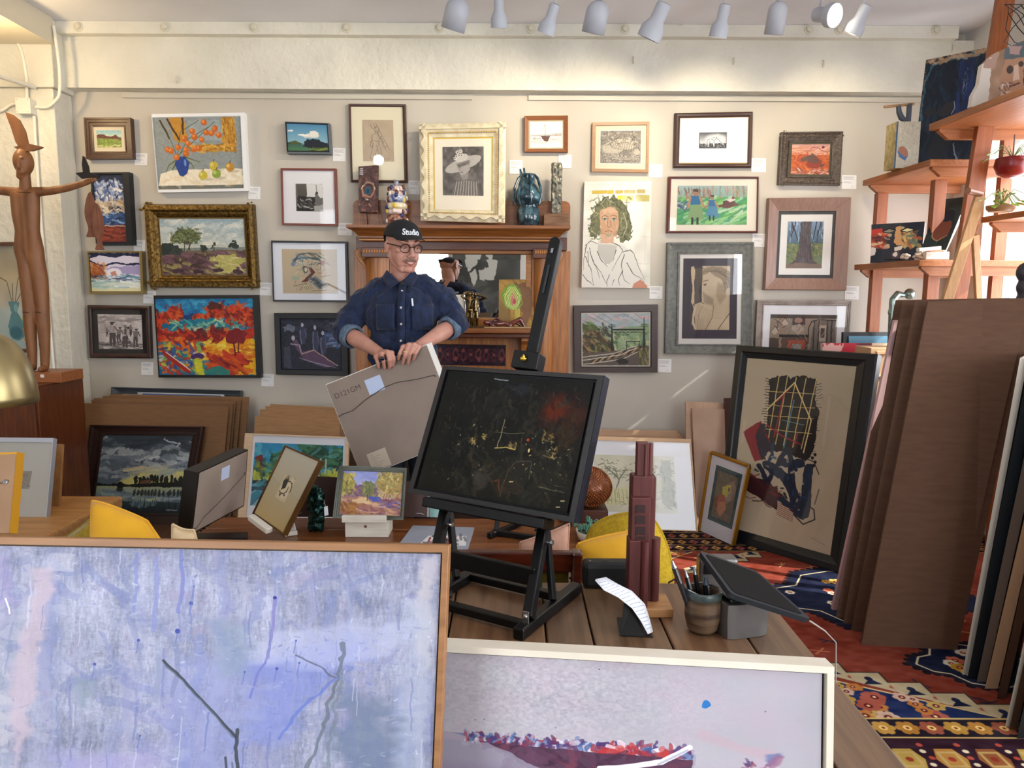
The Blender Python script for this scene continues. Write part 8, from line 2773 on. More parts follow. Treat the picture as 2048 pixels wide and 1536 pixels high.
obj('cover', slab(B(), q_, (0, 0, 1, 1), -.0003, .0004), artmat(ar, .6, 0), t)

# little easel base on the bench
t = thing('easel', 'second smaller black easel, only its base showing under the dark painting', 'easel', BN(1040, 1066))
for a_, b_, w_ in ((BN(978, 1072, .012), BN(1040, 1046, .012), .022), (BN(1066, 1082, .012), BN(1140, 1048, .012), .022), (BN(985, 1064, .014), BN(1072, 1076, .014), .018)):
 obj('foot', bar(B(), a_, b_, w_, .022, bev=.003), bk, t)
for x_ in (992, 1074):
 obj('upright', bar(B(), BN(x_, 1062, .02), P(x_ + 14, 980, 2.95), .02, .016, (0, 1, 0), .002), bk, t)
 obj('bolt', lathe(B(), [(.004, 0), (.004, .003)], BN(x_ - 2, 1062, .03) + V((0, -.012, 0)), (0, -1, 0), 10), stl, t)

# beaded egg vase on a dark block, and succulents in a bowl
xw = BN(1186, 1046)
t = thing('wood_block', 'dark brown wooden block under the beaded round vase', 'block', BN(1160, 1050))
zt3 = P(1186, 1021, xw.y).z
obj('block', box(B(), BN(1120, 1046).x, BN(1216, 1046).x, xw.y, xw.y + .14, ZBN + .0006, zt3, .003), wood('#35190f', '#4a2618', 'x', 7, .4), t)
c_ = V((P(1180, 980, xw.y + .07).x, xw.y + .07, zt3 + .0005))
t = thing('vase', 'round copper-brown vase covered with tiny beads, behind the dark painting', 'vase', c_)
R0 = .092
Hh = P(1190, 935, xw.y + .07).z - zt3
prof_ = [(R0 * math.sqrt(max(0.0, 1 - (2 * (i / 16) - 1) ** 2)) * (1.0 - .18 * max(0, i / 16 - .5)) + (.02 if i in (0,) else 0), Hh * i / 16) for i in range(17)]
obj('body', lathe(B(), prof_, c_, (0, 0, 1), 28), M('#6c3c20', .3, .4), t, 'all')
bm = B()
gold_ = math.pi * (3 - math.sqrt(5))
Nn = 900
for i in range(Nn):
 f = (i + .5) / Nn
 zf = f
 r_ = R0 * math.sqrt(max(0, 1 - (2 * zf - 1) ** 2)) * (1 - .18 * max(0, zf - .5))
 a_ = i * gold_
 bmesh.ops.create_icosphere(bm, subdivisions=1, radius=.0042, matrix=Matrix.Translation(c_ + V((r_ * math.cos(a_), r_ * math.sin(a_), Hh * zf))))
tag(obj('beading', bm, M('#a05c30', .22, .5, '#6a3418', 30), t, True), kind='stuff')
c_ = BN(1190, 1082)
t = thing('potted_plant', 'blue-green succulent in a low white bowl behind the yellow cushion', 'plant', c_)
obj('pot', lathe(B(), [(.050, 0), (.066, .012), (.076, .045), (.071, .045), (.064, .030)], c_, (0, 0, 1), 28, False), M('#d8d0c4', .35), t, 'all')
obj('soil', lathe(B(), [(.068, .034), (.068, .037)], c_, (0, 0, 1), 20), M('#3a2c20', .9), t)
rn = random.Random(31)
sm_ = M('#2f6656', .6, 0, '#6a9c84', 40)
for i in range(18):
 a_, rr2 = rn.uniform(0, 6.28), rn.uniform(.0, .055)
 b0 = c_ + V((rr2 * math.cos(a_), rr2 * math.sin(a_), .036))
 e0 = b0 + V((.035 * math.cos(a_), .03 * math.sin(a_), rn.uniform(.008, .045)))
 stm = obj('stem', tube(B(), [b0, b0.lerp(e0, .5) + V((0, 0, .012)), e0], .003, 5), sm_, t, True)
 bm = B()
 for k_ in range(16):
  f = k_ / 15
  p = b0.lerp(e0, f) + V((0, 0, .012 * math.sin(math.pi * f)))
  an = k_ * 2.4
  ell(bm, p + V((.006 * math.cos(an), .004 * math.sin(an), .006 * math.sin(an))), (.0048, .0036, .0048), None, 6, 4)
 tag(obj('foliage', bm, sm_, stm, True), kind='stuff')

# ------------------------------------------------------------------ mahogany chair with cushions beyond the table
mh = M('#3c1209', .25, 0, '#54200f', 7, (1, 8, 8), coat=.4)
ch = thing('armchair', 'mahogany framed armchair with mustard upholstery, its back rail behind the table', 'chair', (P(1000, 1120, 1.95).x, 2.2, 0))
Yr = 1.95
a_, b_ = P(560, 1098, Yr), P(1148, 1100, Yr)
zr0, zr1 = P(1000, 1142, Yr).z, P(1000, 1102, Yr).z
obj('back_rail', box(B(), a_.x, b_.x, Yr - .012, Yr + .016, zr0, zr1, .005), mh, ch)
for x0 in (P(1143, 1100, Yr).x, a_.x - .03):
 obj('post', box(B(), x0, x0 + .030, Yr - .022, Yr + .022, 0, zr1 + .002, .006), mh, ch)
 obj('arm', box(B(), x0 - .002, x0 + .034, Yr + .0225, Yr + .42, .60, .625, .006), mh, ch)
 obj('leg', box(B(), x0, x0 + .03, Yr + .38, Yr + .42, 0, .599, .005), mh, ch)
for dz in (0, .02):
 obj('stud', ell(B(), (P(1140, 1150, Yr).x, Yr - .018, zr0 - .012 - dz), (.004, .003, .004), None, 8, 6), M('#3c2a18', .3, .8), ch, True)
olive = M('#8a7a1c', .85, 0, '#6e6416', 40, bs=.4, bscale=200, bd=.001, sheen=.4)
obj('seat', box(B(), a_.x + .01, b_.x - .01, Yr + .03, Yr + .42, .40, .50, .02), olive, ch)
obj('back_upholstery', box(B(), a_.x + .01, b_.x - .012, Yr + .018, Yr + .028, .50, zr0 + .01, .003), olive, ch)

def cushion(name, lab, px, Y, th, m, seed=1, rnd=0.0):
 """soft cushion from four photo corners"""
 q_ = PQ(px, Y)
 bm = B()
 n = 18

 def sq(u, v):
  x, y = 2 * u - 1, 2 * v - 1
  return (.5 + .5 * x * (1 - rnd + rnd * math.sqrt(1 - y * y / 2)), .5 + .5 * y * (1 - rnd + rnd * math.sqrt(1 - x * x / 2)))
 fr, bk_ = [], []
 rn = random.Random(seed)
 ph = rn.uniform(0, 6)
 for j in range(n + 1):
  rf, rb = [], []
  for i in range(n + 1):
   u, v = i / n, j / n
   pin = .05
   uu = u + pin * math.sin(math.pi * v) * (0.5 - u) * 2 * .5
   vv = v + pin * math.sin(math.pi * u) * (0.5 - v) * 2 * .5
   e = (math.sin(math.pi * u) * math.sin(math.pi * v)) ** .45 if 0 < u < 1 and 0 < v < 1 else 0
   wr = 1 + .10 * math.sin(9 * u + ph + 4 * v) * math.sin(5 * v + ph)
   uu, vv = sq(uu, vv)
   rf.append(bm.verts.new(q_.at(uu, vv, th * e * wr)))
   rb.append(rf[-1] if i in (0, n) or j in (0, n) else bm.verts.new(q_.at(uu, vv, -th * e)))
  fr.append(rf)
  bk_.append(rb)
 for j in range(n):
  for i in range(n):
   bm.faces.new((fr[j][i], fr[j][i + 1], fr[j + 1][i + 1], fr[j + 1][i]))
   bm.faces.new((bk_[j][i], bk_[j + 1][i], bk_[j + 1][i + 1], bk_[j][i + 1]))
 bmesh.ops.recalc_face_normals(bm, faces=bm.faces)
 t = thing(name, lab, 'cushion', q_.base())
 obj('cover', bm, m, t, 'all')
 ed = [(i / n, 0) for i in range(n + 1)] + [(1, j / n) for j in range(1, n + 1)] + [(1 - i / n, 1) for i in range(1, n + 1)] + [(0, 1 - j / n) for j in range(1, n + 1)]
 out = []
 for u, v in ed:
  uu = u + .05 * math.sin(math.pi * v) * (0.5 - u)
  vv = v + .05 * math.sin(math.pi * u) * (0.5 - v)
  out.append(q_.at(*sq(uu, vv)))
 obj('piping', tube(B(), out, .0035, 6, False), m, t, True)
 return t

yel = M('#e8ac18', .8, 0, '#dca010', 8, bs=.35, bscale=18, bd=.006, sheen=.3)
cushion('cushion', 'bright yellow velvet cushion peaking above the lilac painting', [(178, 989), (296, 1036), (392, 1190), (178, 1190)], 2.3, .06, yel, 3, .35)
cushion('cushion', 'olive-yellow cushion beside the bright peaked yellow one', [(100, 1090), (190, 1030), (310, 1130), (180, 1240)], 2.42, .05, M('#a88a14', .85, 0, '#8c7410', 60, sheen=.4), 4)
cushion('cushion', 'small beige cushion with black edging, beside the black-edged picture back', [(345, 1048), (388, 1060), (436, 1222), (338, 1222)], 2.2, .03, M('#d8bc94', .8, 0, '#ccb088', 40), 5)
cushion('cushion', 'pale pink cushion leaning behind the mahogany rail', [(1040, 1085), (1139, 1047), (1138, 1150), (1030, 1160)], 2.25, .05, M('#c89c88', .85, 0, '#bc907c', 30, bs=.3, bscale=18, bd=.004), 6)
cushion('cushion', 'yellow ruched velvet cushion behind the black speaker', [(1145, 1082), (1300, 1050), (1310, 1190), (1150, 1200)], 2.05, .06, yel, 7, .45)
cushion('cushion', 'mustard textured cushion standing behind the red wooden tower', [(1165, 1035), (1318, 1010), (1372, 1210), (1150, 1240)], [2.4, 2.35, 2.2, 2.3], .07, M('#c0a01c', .9, 0, '#a88a14', 90, bs=.5, bscale=160, bd=.001), 8, .8)
seat = thing('sofa', 'low olive-yellow sofa seat under the cushions beyond the table', 'sofa', (P(1200, 1200, 2.3).x, 2.3, 0))
sx0, sx1 = P(1165, 1200, 2.1).x, P(1372, 1200, 2.1).x
obj('seat', box(B(), sx0, sx1, 2.0, 2.43, .36, .50, .03), olive, seat)
for x_ in (sx0 + .02, sx1 - .05):
 for y_ in (2.03, 2.37):
  obj('leg', box(B(), x_, x_ + .03, y_, y_ + .03, 0, .36, .003), mh, seat)
s2 = thing('sofa', 'olive-yellow upholstered seat hidden mostly behind the lilac painting', 'sofa', (P(250, 1200, 2.3).x, 2.3, 0))
obj('seat', box(B(), P(60, 1200, 2.1).x, P(470, 1200, 2.1).x, 1.98, 2.43, .36, .47, .03), olive, s2)
for x_ in (P(60, 1200, 2.1).x + .02, P(470, 1200, 2.1).x - .05):
 for y_ in (2.0, 2.39):
  obj('leg', box(B(), x_, x_ + .03, y_, y_ + .03, 0, .36, .003), mh, s2)

# ------------------------------------------------------------------ things on the plank table
# speaker
a_ = T(1166, 1180)
b_ = T(1296, 1180)
t = thing('speaker', 'small black rounded box speaker behind the red wooden tower', 'speaker', (a_ + b_) / 2)
zt_ = P(1230, 1128, a_.y).z
obj('body', box(B(), a_.x, b_.x, a_.y, a_.y + .05, ZT + .0006, zt_, .012), M('#0b0b0d', .6, bs=.3, bscale=600, bd=.0003), t)
obj('button', box(B(), a_.x + .05, a_.x + .062, a_.y + .02, a_.y + .028, zt_ - .0005, zt_ + .0008), M('#24242a', .5), t)
obj('button', ell(B(), (a_.x + .018, a_.y + .02, zt_), (.0022, .0022, .001), None, 8, 6), M('#8c8c90', .4), t)

# red-brown wooden tower
rt = M('#4c1f1c', .5, 0, '#5e2a26', 10, (6, 6, 1), bs=.15, bscale=20, bd=.001)
q0 = T(1294, 1236)
t = thing('tower_sculpture', 'stepped reddish-brown wooden skyscraper sculpture on a pale wooden base', 'sculpture', T(1302, 1222))
c0_, c1_ = T(1258, 1236), T(1346, 1236)
yb0 = c0_.y
obj('base', box(B(), T(1262, 1236).x, c1_.x, yb0, yb0 + .085, ZT + .0006, P(1320, 1218, yb0).z, .002), wood('#a87244', '#c4905c', 'x', 6, .5), t)
zb0_ = P(1320, 1218, yb0).z + .0004
Yw = yb0 + .035

def tower(nm, x0, x1, y1, Y0, Y1, bottom=None, bev=.002):
 a_, b_ = P(x0, y1, Y0), P(x1, y1, Y0)
 z0_ = zb0_ if bottom is None else P(x0, bottom, Y0).z
 return obj(nm, box(B(), a_.x, b_.x, Y0, Y1, z0_, a_.z, bev), rt, t)

tower('block', 1259, 1295, 1082, yb0 + .012, yb0 + .055)
tower('block', 1264, 1302, 996, yb0 + .022, yb0 + .06, 1090)
bm = B()
x0, x1 = P(1264, 1000, Yw).x, P(1303, 1000, Yw).x
obj('block', box(B(), x0, P(1313, 1000, Yw).x, Yw + .006, Yw + .045, zb0_, P(1290, 956, Yw).z, .002), rt, t)
obj('block', box(B(), P(1266, 960, Yw).x, P(1308, 960, Yw).x, Yw + .002, Yw + .040, P(1266, 1000, Yw).z, P(1290, 953, Yw).z, .002), rt, t)
obj('spire', box(B(), P(1276, 900, Yw).x, P(1300, 900, Yw).x, Yw + .008, Yw + .034, P(1276, 955, Yw).z, P(1290, 888, Yw).z, .002), rt, t)
obj('spire_rib', tube(B(), [V((P(1304, 900, Yw).x, Yw + .02, P(1304, 955, Yw).z)), V((P(1304, 900, Yw).x, Yw + .02, P(1304, 890, Yw).z))], .0065, 12), rt, t, True)
obj('spire_rib', tube(B(), [V((P(1293, 900, Yw).x, Yw + .006, P(1304, 955, Yw).z)), V((P(1293, 900, Yw).x, Yw + .006, P(1304, 890, Yw).z))], .003, 8), rt, t, True)
cz = P(1317, 1074, Yw + .02)
obj('round_column', tube(B(), [V((P(1312, 1100, Yw).x, Yw + .015, zb0_)), V((P(1312, 1100, Yw).x, Yw + .015, cz.z))], .0125, 20), rt, t, True)
obj('round_column', tube(B(), [V((P(1292, 1100, yb0).x, yb0 + .012, zb0_)), V((P(1292, 1100, yb0).x, yb0 + .012, P(1292, 1086, yb0).z))], .009, 16), rt, t, True)
for i, yy in enumerate((1018, 1040, 1062, 1082)):
 yf_ = yb0 + .0215
 a_, b_ = P(1272, yy - 8, yf_), P(1290, yy + 8, yf_)
 rec_ = M('#2c0f0e', .6)
 bm = B()
 box(bm, a_.x, b_.x, yf_ - .0012, yf_ + .002, b_.z, a_.z)
 obj('window_recess', bm, rec_, t)
 obj('window_sill', box(B(), a_.x - .001, b_.x + .001, yf_ - .003, yf_, b_.z - .0015, b_.z + .0008), rt, t)

# note pad on a black holder
a_ = T(1245, 1274)
t = thing('card_holder', 'black folded card holder with a curling stack of printed white leaflets', 'card holder', T(1270, 1260))
A1, A2, A3 = T(1243, 1273), T(1308, 1275), T(1300, 1236)
bm = B()
va = [T(1240, 1272, .001), T(1306, 1275, .001), T(1290, 1238, .001), T(1234, 1236, .001)]
hexa(bm, va, [p + V((0, 0, .002)) for p in va])
bmesh.ops.recalc_face_normals(bm, faces=bm.faces)
obj('foot_plate', bm, M('#0d0d0f', .5), t)
topp = P(1254, 1206, va[0].y + .012)
bm = B()
hexa(bm, [va[0], va[0].lerp(va[1], .78), topp + V((.012, .0, 0)), topp + V((-.006, .0, 0))], [p + V((0, .003, 0)) for p in (va[0], va[0].lerp(va[1], .78), topp + V((.012, 0, 0)), topp + V((-.006, 0, 0)))])
bmesh.ops.recalc_face_normals(bm, faces=bm.faces)
obj('back_plate', bm, M('#0d0d0f', .5), t)
lf = thing('leaflet_pad', 'curling white printed leaflets drooping over the black card holder', 'leaflets', T(1262, 1258))
# curled pages: rows from bottom edge up over to the drooping tip
Ln = [((1298, 1266), (1306, 1262)), ((1284, 1240), (1299, 1236)), ((1266, 1214), (1290, 1208)), ((1238, 1192), (1264, 1182)), ((1210, 1178), (1236, 1168)), ((1192, 1158), (1212, 1154))]
for k_ in range(4):
 bm = B()
 uvl = bm.loops.layers.uv.new('UVMap')
 rows_ = []
 for i, (l_, r_) in enumerate(Ln):
  y0_ = va[1].y - .002 - .010 * (5 - i) * .1 - k_ * .0016
  off = k_ * .0012
  rows_.append((P(l_[0] - k_ * .6, l_[1] + k_ * .8, y0_ + .004), P(r_[0], r_[1] + k_ * .6, y0_ + .035)))
 vs = [(bm.verts.new(a_), bm.verts.new(b_)) for a_, b_ in rows_]
 for i in range(len(vs) - 1):
  f = bm.faces.new((vs[i][0], vs[i][1], vs[i + 1][1], vs[i + 1][0]))
  for lp, uv in zip(f.loops, ((0, i / 5), (1, i / 5), (1, (i + 1) / 5), (0, (i + 1) / 5))):
   lp[uvl].uv = uv
 if k_ == 0:
  ar = Art(100, 200, '#eef0f6', 73)
  for i in range(17):
   ar.st([(10, 6 + i * 5.4), (10 + (60 + (i * 31) % 24), 6 + i * 5.4)], 2, '#8c98b8', .8, .4)
  pm = artmat(ar, .7, 0)
 o = obj('page', bm, pm, lf, 'all')
 o.modifiers.new('thick', 'SOLIDIFY').thickness = .0008

# pen cup with pens
c_ = T(1404, 1262)
t = thing('pen_cup', 'banded brown stoneware cup holding pens and a pair of scissors', 'cup', c_)
k_ = c_.y / F
prof_ = [(22 * k_, 0), (32 * k_, 10 * k_), (37 * k_, 34 * k_), (38 * k_, 58 * k_), (35 * k_, 82 * k_), (37 * k_, 92 * k_), (33 * k_, 92 * k_), (31 * k_, 78 * k_), (30 * k_, 20 * k_)]
cm = M('#6e5844', .35, 0, '#46362a', 8, (1, 1, 9), bs=.3, bscale=12, bd=.002, lo=.4, hi=.6)
obj('body', lathe(B(), prof_, c_, (0, 0, 1), 32), cm, t, 'all')
obj('rim', lathe(B(), [(36.5 * k_, 76 * k_), (38.5 * k_, 80 * k_), (38.2 * k_, 90 * k_), (36 * k_, 93.5 * k_), (32 * k_, 92 * k_)], c_, (0, 0, 1), 32, False), M('#3a4448', .3, c2='#54605c', scale=20), t, 'all')
for i, (x0, y0, x1, y1, r_, cc, lab) in enumerate(((1388, 1222, 1344, 1122, 4.2, '#2a2a2e', 'dark pen with silver clip leaning furthest out of the brown cup'), (1398, 1224, 1370, 1140, 3.6, '#1c2024', 'slim dark pen with silver tip, second from the tower side'), (1406, 1222, 1388, 1134, 3.4, '#101014', 'thin black pen with long silver tip in the middle of the cup'), (1420, 1226, 1411, 1154, 5.2, '#0e0e12', 'thick black marker pen nearest the tablet'))):
 Yp = c_.y + (-.006, .004, .012, 0)[i]
 a_, b_ = P(x0, y0 + 20, Yp), P(x1, y1, Yp)
 r_ = r_ * k_ * 1.45
 d_ = (b_ - a_).normalized()
 pn = thing('pen', lab, 'pen', a_)
 obj('barrel', tube(B(), [a_, b_ - d_ * .016], [r_, r_], 12), M(cc, .3), pn, True)
 obj('tip', tube(B(), [b_ - d_ * .0158, b_ - d_ * .008, b_], [r_ * .9, r_ * .55, r_ * .45], 10), stl if i < 3 else M('#3c4654', .4), pn, True)
 if i != 2:
  s_ = V((.3, -1, 0)).normalized() * r_
  obj('clip', bar(B(), b_ - d_ * .016 + s_ * 1.1, b_ - d_ * .05 + s_ * 1.1, .0035, .0012, (0, -1, 0)), stl, pn)
sc_ = thing('scissors', 'black-handled scissors with silver blade rim standing in the brown cup', 'scissors', P(1425, 1225, c_.y))
obj('blade', tube(B(), [P(1376, 1180, c_.y - .012), P(1412, 1196, c_.y - .012), P(1420, 1212, c_.y - .008), P(1422, 1236, c_.y - .004)], [.0012, .0018, .002, .002], 6), stl, sc_, True)
obj('handle', tube(B(), [P(1384, 1196, c_.y - .01), P(1400, 1206, c_.y - .01), P(1410, 1225, c_.y - .006)], [.006, .008, .006], 8), M('#0c0c10', .35), sc_, True)
obj('handle', tube(B(), [P(1336, 1166, c_.y + .02), P(1350, 1158, c_.y + .02), P(1362, 1170, c_.y + .015), P(1375, 1200, c_.y + .008), P(1380, 1216, c_.y + .004)], .0022, 6), M('#2a1410', .4), sc_, True)

# tablet on a metal payment stand, screen dark
al_ = M('#6e6a68', .38, .6)
t = thing('tablet_stand', 'dark tablet tilted on a rounded grey metal stand at the table edge', 'tablet', T(1492, 1284))
k_ = T(1492, 1284).y / F
cx_, cy_ = T(1492, 1284).x, T(1492, 1284).y
xw0, xw1 = T(1440, 1284).x, T(1545, 1288).x
cy2 = cy_ + .06
bm = B()
prof_ = []
ztop = P(1500, 1205, cy_).z - ZT
for i in range(32):
 a_ = i * 2 * math.pi / 32
 ex_, ey_ = math.cos(a_), math.sin(a_)
 r_ = 1 / (abs(ex_) ** 7 + abs(ey_) ** 7) ** (1 / 7)
 prof_.append((ex_ * r_ * (xw1 - xw0) / 2, ey_ * r_ * .045))
cX = (xw0 + xw1) / 2
rot = Matrix.Rotation(math.radians(14), 3, 'Z')
lo_, hi_, h2_ = [], [], []
for x, y in prof_:
 p = rot @ V((x, y, 0))
 lo_.append(bm.verts.new(V((cX + p.x * .95, cy2 + p.y, ZT + .001))))
 hi_.append(bm.verts.new(V((cX + p.x, cy2 + p.y, ZT + .045 + .0 * x))))
 h2_.append(bm.verts.new(V((cX + p.x * .96, cy2 + p.y * .96, ZT + .074))))
for r0_, r1_ in ((lo_, hi_), (hi_, h2_)):
 for i in range(32):
  bm.faces.new((r0_[i], r0_[(i + 1) % 32], r1_[(i + 1) % 32], r1_[i]))
bm.faces.new(lo_[::-1])
bm.faces.new(h2_)
bmesh.ops.recalc_face_normals(bm, faces=bm.faces)
obj('base', bm, al_, t, True)
obj('top_plate', bar(B(), V((xw0 + .014, cy2 - .012, ZT + .078)), V((xw1 - .014, cy2 + .012, ZT + .078)), .066, .012, (0, 0, 1), .004), M('#0c0d10', .3), t)
# screen plane: far corners higher
tq_ = Q(P(1398, 1100, 1.56), P(1515, 1143, 1.78), P(1625, 1240, 1.395), P(1462, 1188, 1.43))
tq_.p[1] = onplane((1515, 1143), tq_.p[0], tq_.p[2], tq_.p[3])
if tq_.n.z < 0:
 tq_.n = -tq_.n

def rslab(q, r, d0, d1, ins=0.0, name='x', m=None, par=None):
 """rounded plate on a quad"""
 W_, H_ = q.w(), q.h()
 pts = []
 for cx_, cy_, a0_ in ((1, 0, -90), (1, 1, 0), (0, 1, 90), (0, 0, 180)):
  for k in range(6):
   a_ = math.radians(a0_ + k * 18)
   x = (W_ - r - ins if cx_ else r + ins) + (r) * math.cos(a_)
   y = (H_ - r - ins if cy_ else r + ins) + (r) * math.sin(a_)
   pts.append((x / W_, y / H_))
 bm = B()
 va = [bm.verts.new(q.at(u, v, d1)) for u, v in pts]
 vb = [bm.verts.new(q.at(u, v, d0)) for u, v in pts]
 bm.faces.new(va)
 bm.faces.new(vb[::-1])
 for i in range(len(va)):
  j = (i + 1) % len(va)
  bm.faces.new((va[j], va[i], vb[i], vb[j]))
 bmesh.ops.recalc_face_normals(bm, faces=bm.faces)
 return obj(name, bm, m, par)

rslab(tq_, .012, -.010, 0, 0, 'tablet', M('#24282e', .4, .3), t)
rslab(tq_, .009, 0, .0008, .009, 'screen', M('#050607', .08, spec=.35), t)
obj('neck', bar(B(), V((cX - .005, cy2 + .01, ZT + .06)), tq_.at(.35, .62, -.0115), .04, .03, (0, 1, 0), .005), M('#0c0d10', .4), t)
obj('cable', tube(B(), [tq_.at(1.0, .98, -.005), Z(1650, 1262, .68), Z(1672, 1285, .55), V((Z(1672, 1285, .55).x + .03, Z(1672, 1285, .55).y, .01))], .0018, 6), M('#b8b4b0', .4), t, True)
# second device behind
t = thing('payment_terminal', 'grey boxy terminal standing behind the tilted tablet', 'terminal', T(1440, 1180))
a_, b_ = P(1397, 1112, 1.72), P(1470, 1178, 1.72)
obj('body', box(B(), a_.x, b_.x, 1.70, 1.745, ZT + .0006, a_.z, .008), al_, t)
obj('band', box(B(), a_.x + .008, b_.x + .001, 1.697, 1.701, P(1400, 1148, 1.7).z, P(1400, 1128, 1.7).z, .001), M('#0b0b0e', .3), t)
# small dark thing at the table edge near the easel
tag(obj('coaster', box(B(), Z(858, 1196, ZT).x, Z(904, 1196, ZT).x, 1.66, 1.76, ZT + .0006, ZT + .012, .004), M('#1c1c20', .4)), 'small dark flat box beside the foot of the black easel', 'box')

# ------------------------------------------------------------------ the two large paintings in front, leaning against the table
def a_lilac():
 a = Art(1500, 800, '#9699b0', 51)
 a.mott(.05, 5); a.mott(.05, 14)
 a.c += (sn(800, 1500, 5, 91, 60) - .5)[..., None] * .09 * H('#ffd8c8')
 for n_, m_, k_ in ((30, 260, .10), (90, 500, .09), (200, 120, .06)):
  a.c += ((sn(800, 1500, n_, 300 + n_, m_) - .5) * k_)[..., None]
 for i in range(110):
  x = a.r.uniform(0, 100); y = a.r.uniform(-5, 90)
  a.st([(x, y), (x + a.r.uniform(-1, 1), y + a.r.uniform(12, 50))], a.r.uniform(.6, 3), a.r.choice(['#7c86b4', '#a0a4bc', '#9094b8', '#acacc0', '#8890b8', '#9c98b4']), a.r.uniform(.25, .6), .7, .6)
 a.dabs(240, (0, 0, 100, 100), ['#7078ac', '#a4a8c0', '#8890b4', '#b0b0c4', '#6c78a8', '#9c90b0'], 9, 1.6, 20, 80, .35, 1.2)
 a.dabs(120, (0, 30, 16, 100), ['#8c98a8', '#c0bcc4', '#9ca0b4', '#b8b8c4'], 4, 1.8, 50, 80, .5, 1.5)
 a.poly([(18, 8), (22, 8), (20, 60), (17, 90), (15, 60), (17, 30)], '#c4b0bc', .7, ro=1, soft=1.5)
 a.poly([(8, 4), (13, 4), (14, 24), (9, 25)], '#9c90bc', .5, ro=1, soft=1); a.poly([(21, 2), (26, 2), (25, 10), (21, 9)], '#c4c0cc', .4, ro=1)
 a.poly([(46, 48), (60, 40), (74, 46), (70, 70), (60, 100), (50, 96), (44, 70)], '#8c94c8', .5, ro=3, soft=8)
 a.poly([(64, 44), (86, 34), (84, 44), (76, 56), (70, 76), (62, 80)], '#7884c8', .55, ro=3, soft=6)
 a.poly([(62, 36), (80, 30), (96, 26), (92, 40), (78, 48), (64, 46)], '#b8bcd8', .6, ro=2, soft=4)
 a.poly([(84, 56), (92, 60), (94, 100), (82, 100), (80, 76)], '#66748c', .7, ro=3, soft=6); a.poly([(54, 30), (62, 30), (62, 52), (55, 52)], '#8494ac', .6, ro=1, soft=3); a.poly([(28, 54), (32, 54), (31, 66), (28, 65)], '#8090a0', .6, ro=1, soft=2)
 a.poly([(96, 2), (99, 2), (99, 50), (95, 40)], '#ccc4c8', .7, ro=1, soft=1.5); a.poly([(93, 20), (99, 20), (99, 100), (92, 100)], '#b0b8cc', .5, ro=1, soft=3)
 a.poly([(24, 84), (44, 82), (50, 100), (20, 100)], '#a49cc8', .6, ro=3, soft=6)
 for x, y0, y1, w_, c in ((38.5, 2, 26, .7, '#7a84c0'), (42.5, 4, 34, .9, '#8088c0'), (47.5, 1, 26, .8, '#6c74b8'), (47, 40, 60, .9, '#7c84a8'), (43.5, 44, 62, 1, '#8c94b0'), (5, 2, 30, .6, '#7c84bc'), (10, 8, 26, .5, '#8088c0'), (71, 40, 70, .5, '#8c90b8')):
  a.st([(x, y0), (x + .3, (y0 + y1) / 2), (x - .2, y1)], w_, c, .65, .3)
 a.st([(66.5, 20), (66.3, 28), (65.2, 46)], .9, '#7c78b4', .8, .2, w1=.5); a.st([(65.2, 46), (63.5, 52), (62.5, 60)], .5, '#6c70b8', .8, .2); a.el(66.5, 19.5, .4, .7, '#283088')
 for x, y, r_ in ((49.8, 22.5, .4), (47.2, 34, .5), (39.5, 38, .3), (50.2, 15.5, .2), (31, 48, .3), (71, 37, .2), (67.5, 48.5, .3), (41, 76, .2), (61, 50, .2), (72, 46, .2)):
  a.el(x, y, r_, r_ * 2, '#2c3c98'); a.st([(x, y), (x - .3, y + 5)], .25, '#5c68b0', .6)
 for i in range(60):
  x, y = a.r.uniform(0, 100), a.r.uniform(0, 95)
  a.st([(x, y), (x + a.r.uniform(-.4, .4), y + a.r.uniform(5, 22))], a.r.uniform(.15, .5), a.r.choice(['#6c78b0', '#7480a8', '#c8c8d8', '#5c68a8']), a.r.uniform(.3, .6), .3)
 a.dabs(300, (0, 0, 100, 100), ['#6874a8', '#c0c4d4', '#8088ac'], 1.4, .25, 0, 25, .35, .4)
 K = '#2c3440'
 a.st([(44.5, 46), (52, 60), (60.5, 76)], .55, K, .9, .2); a.st([(45, 48), (54, 64), (60, 76)], .3, '#5c6878', .7, .4)
 a.st([(60.5, 73), (60.8, 84), (63, 104)], .7, K, .85, .25); a.st([(58.7, 84), (59.5, 104)], .5, K, .8, .3); a.st([(60, 86), (61.6, 104)], .4, '#4c5868', .7, .5)
 a.st([(71, 43), (76, 47), (79.5, 52)], .35, '#4c5468', .7, .6); a.st([(80.3, 38), (80, 52), (78, 70), (73, 96), (72.5, 104)], .8, '#54606c', .65, .7); a.st([(81, 50), (79.5, 76), (78, 104)], .7, '#6c7884', .6, .7)
 a.st([(79, 53), (72, 66), (69, 76)], .7, '#5c70c0', .7, .8); a.dabs(70, (68, 36, 88, 60), ['#5c6cb8', '#6070b0', '#7c8cd0'], 1.0, .3, -40, 60, .4, .8)
 a.st([(1.5, 52), (2.2, 80), (1.5, 104)], .9, '#5c6878', .7, .5); a.st([(3, 60), (5, 104)], .7, '#6c7484', .6, .6); a.st([(0, 54), (4, 66), (8, 72)], 1.2, '#7c8494', .5, .8)
 a.st([(22, 92), (36, 92)], .35, '#4c5cb0', .7, .3); a.st([(24, 94), (52, 91)], .3, '#6c78b4', .6, .4)
 a.dabs(160, (0, 4, 100, 100), ['#5c68a8', '#7c84b8', '#e0e0ec'], .7, .3, 40, 90, .5, .3)
 a.c += (np.random.RandomState(5).rand(800, 1500, 1).astype(np.float32) - .5) * .035
 a.st([(12.6, 22), (13.4, 26), (13.6, 28)], .35, '#eef0f8', .9)
 return a

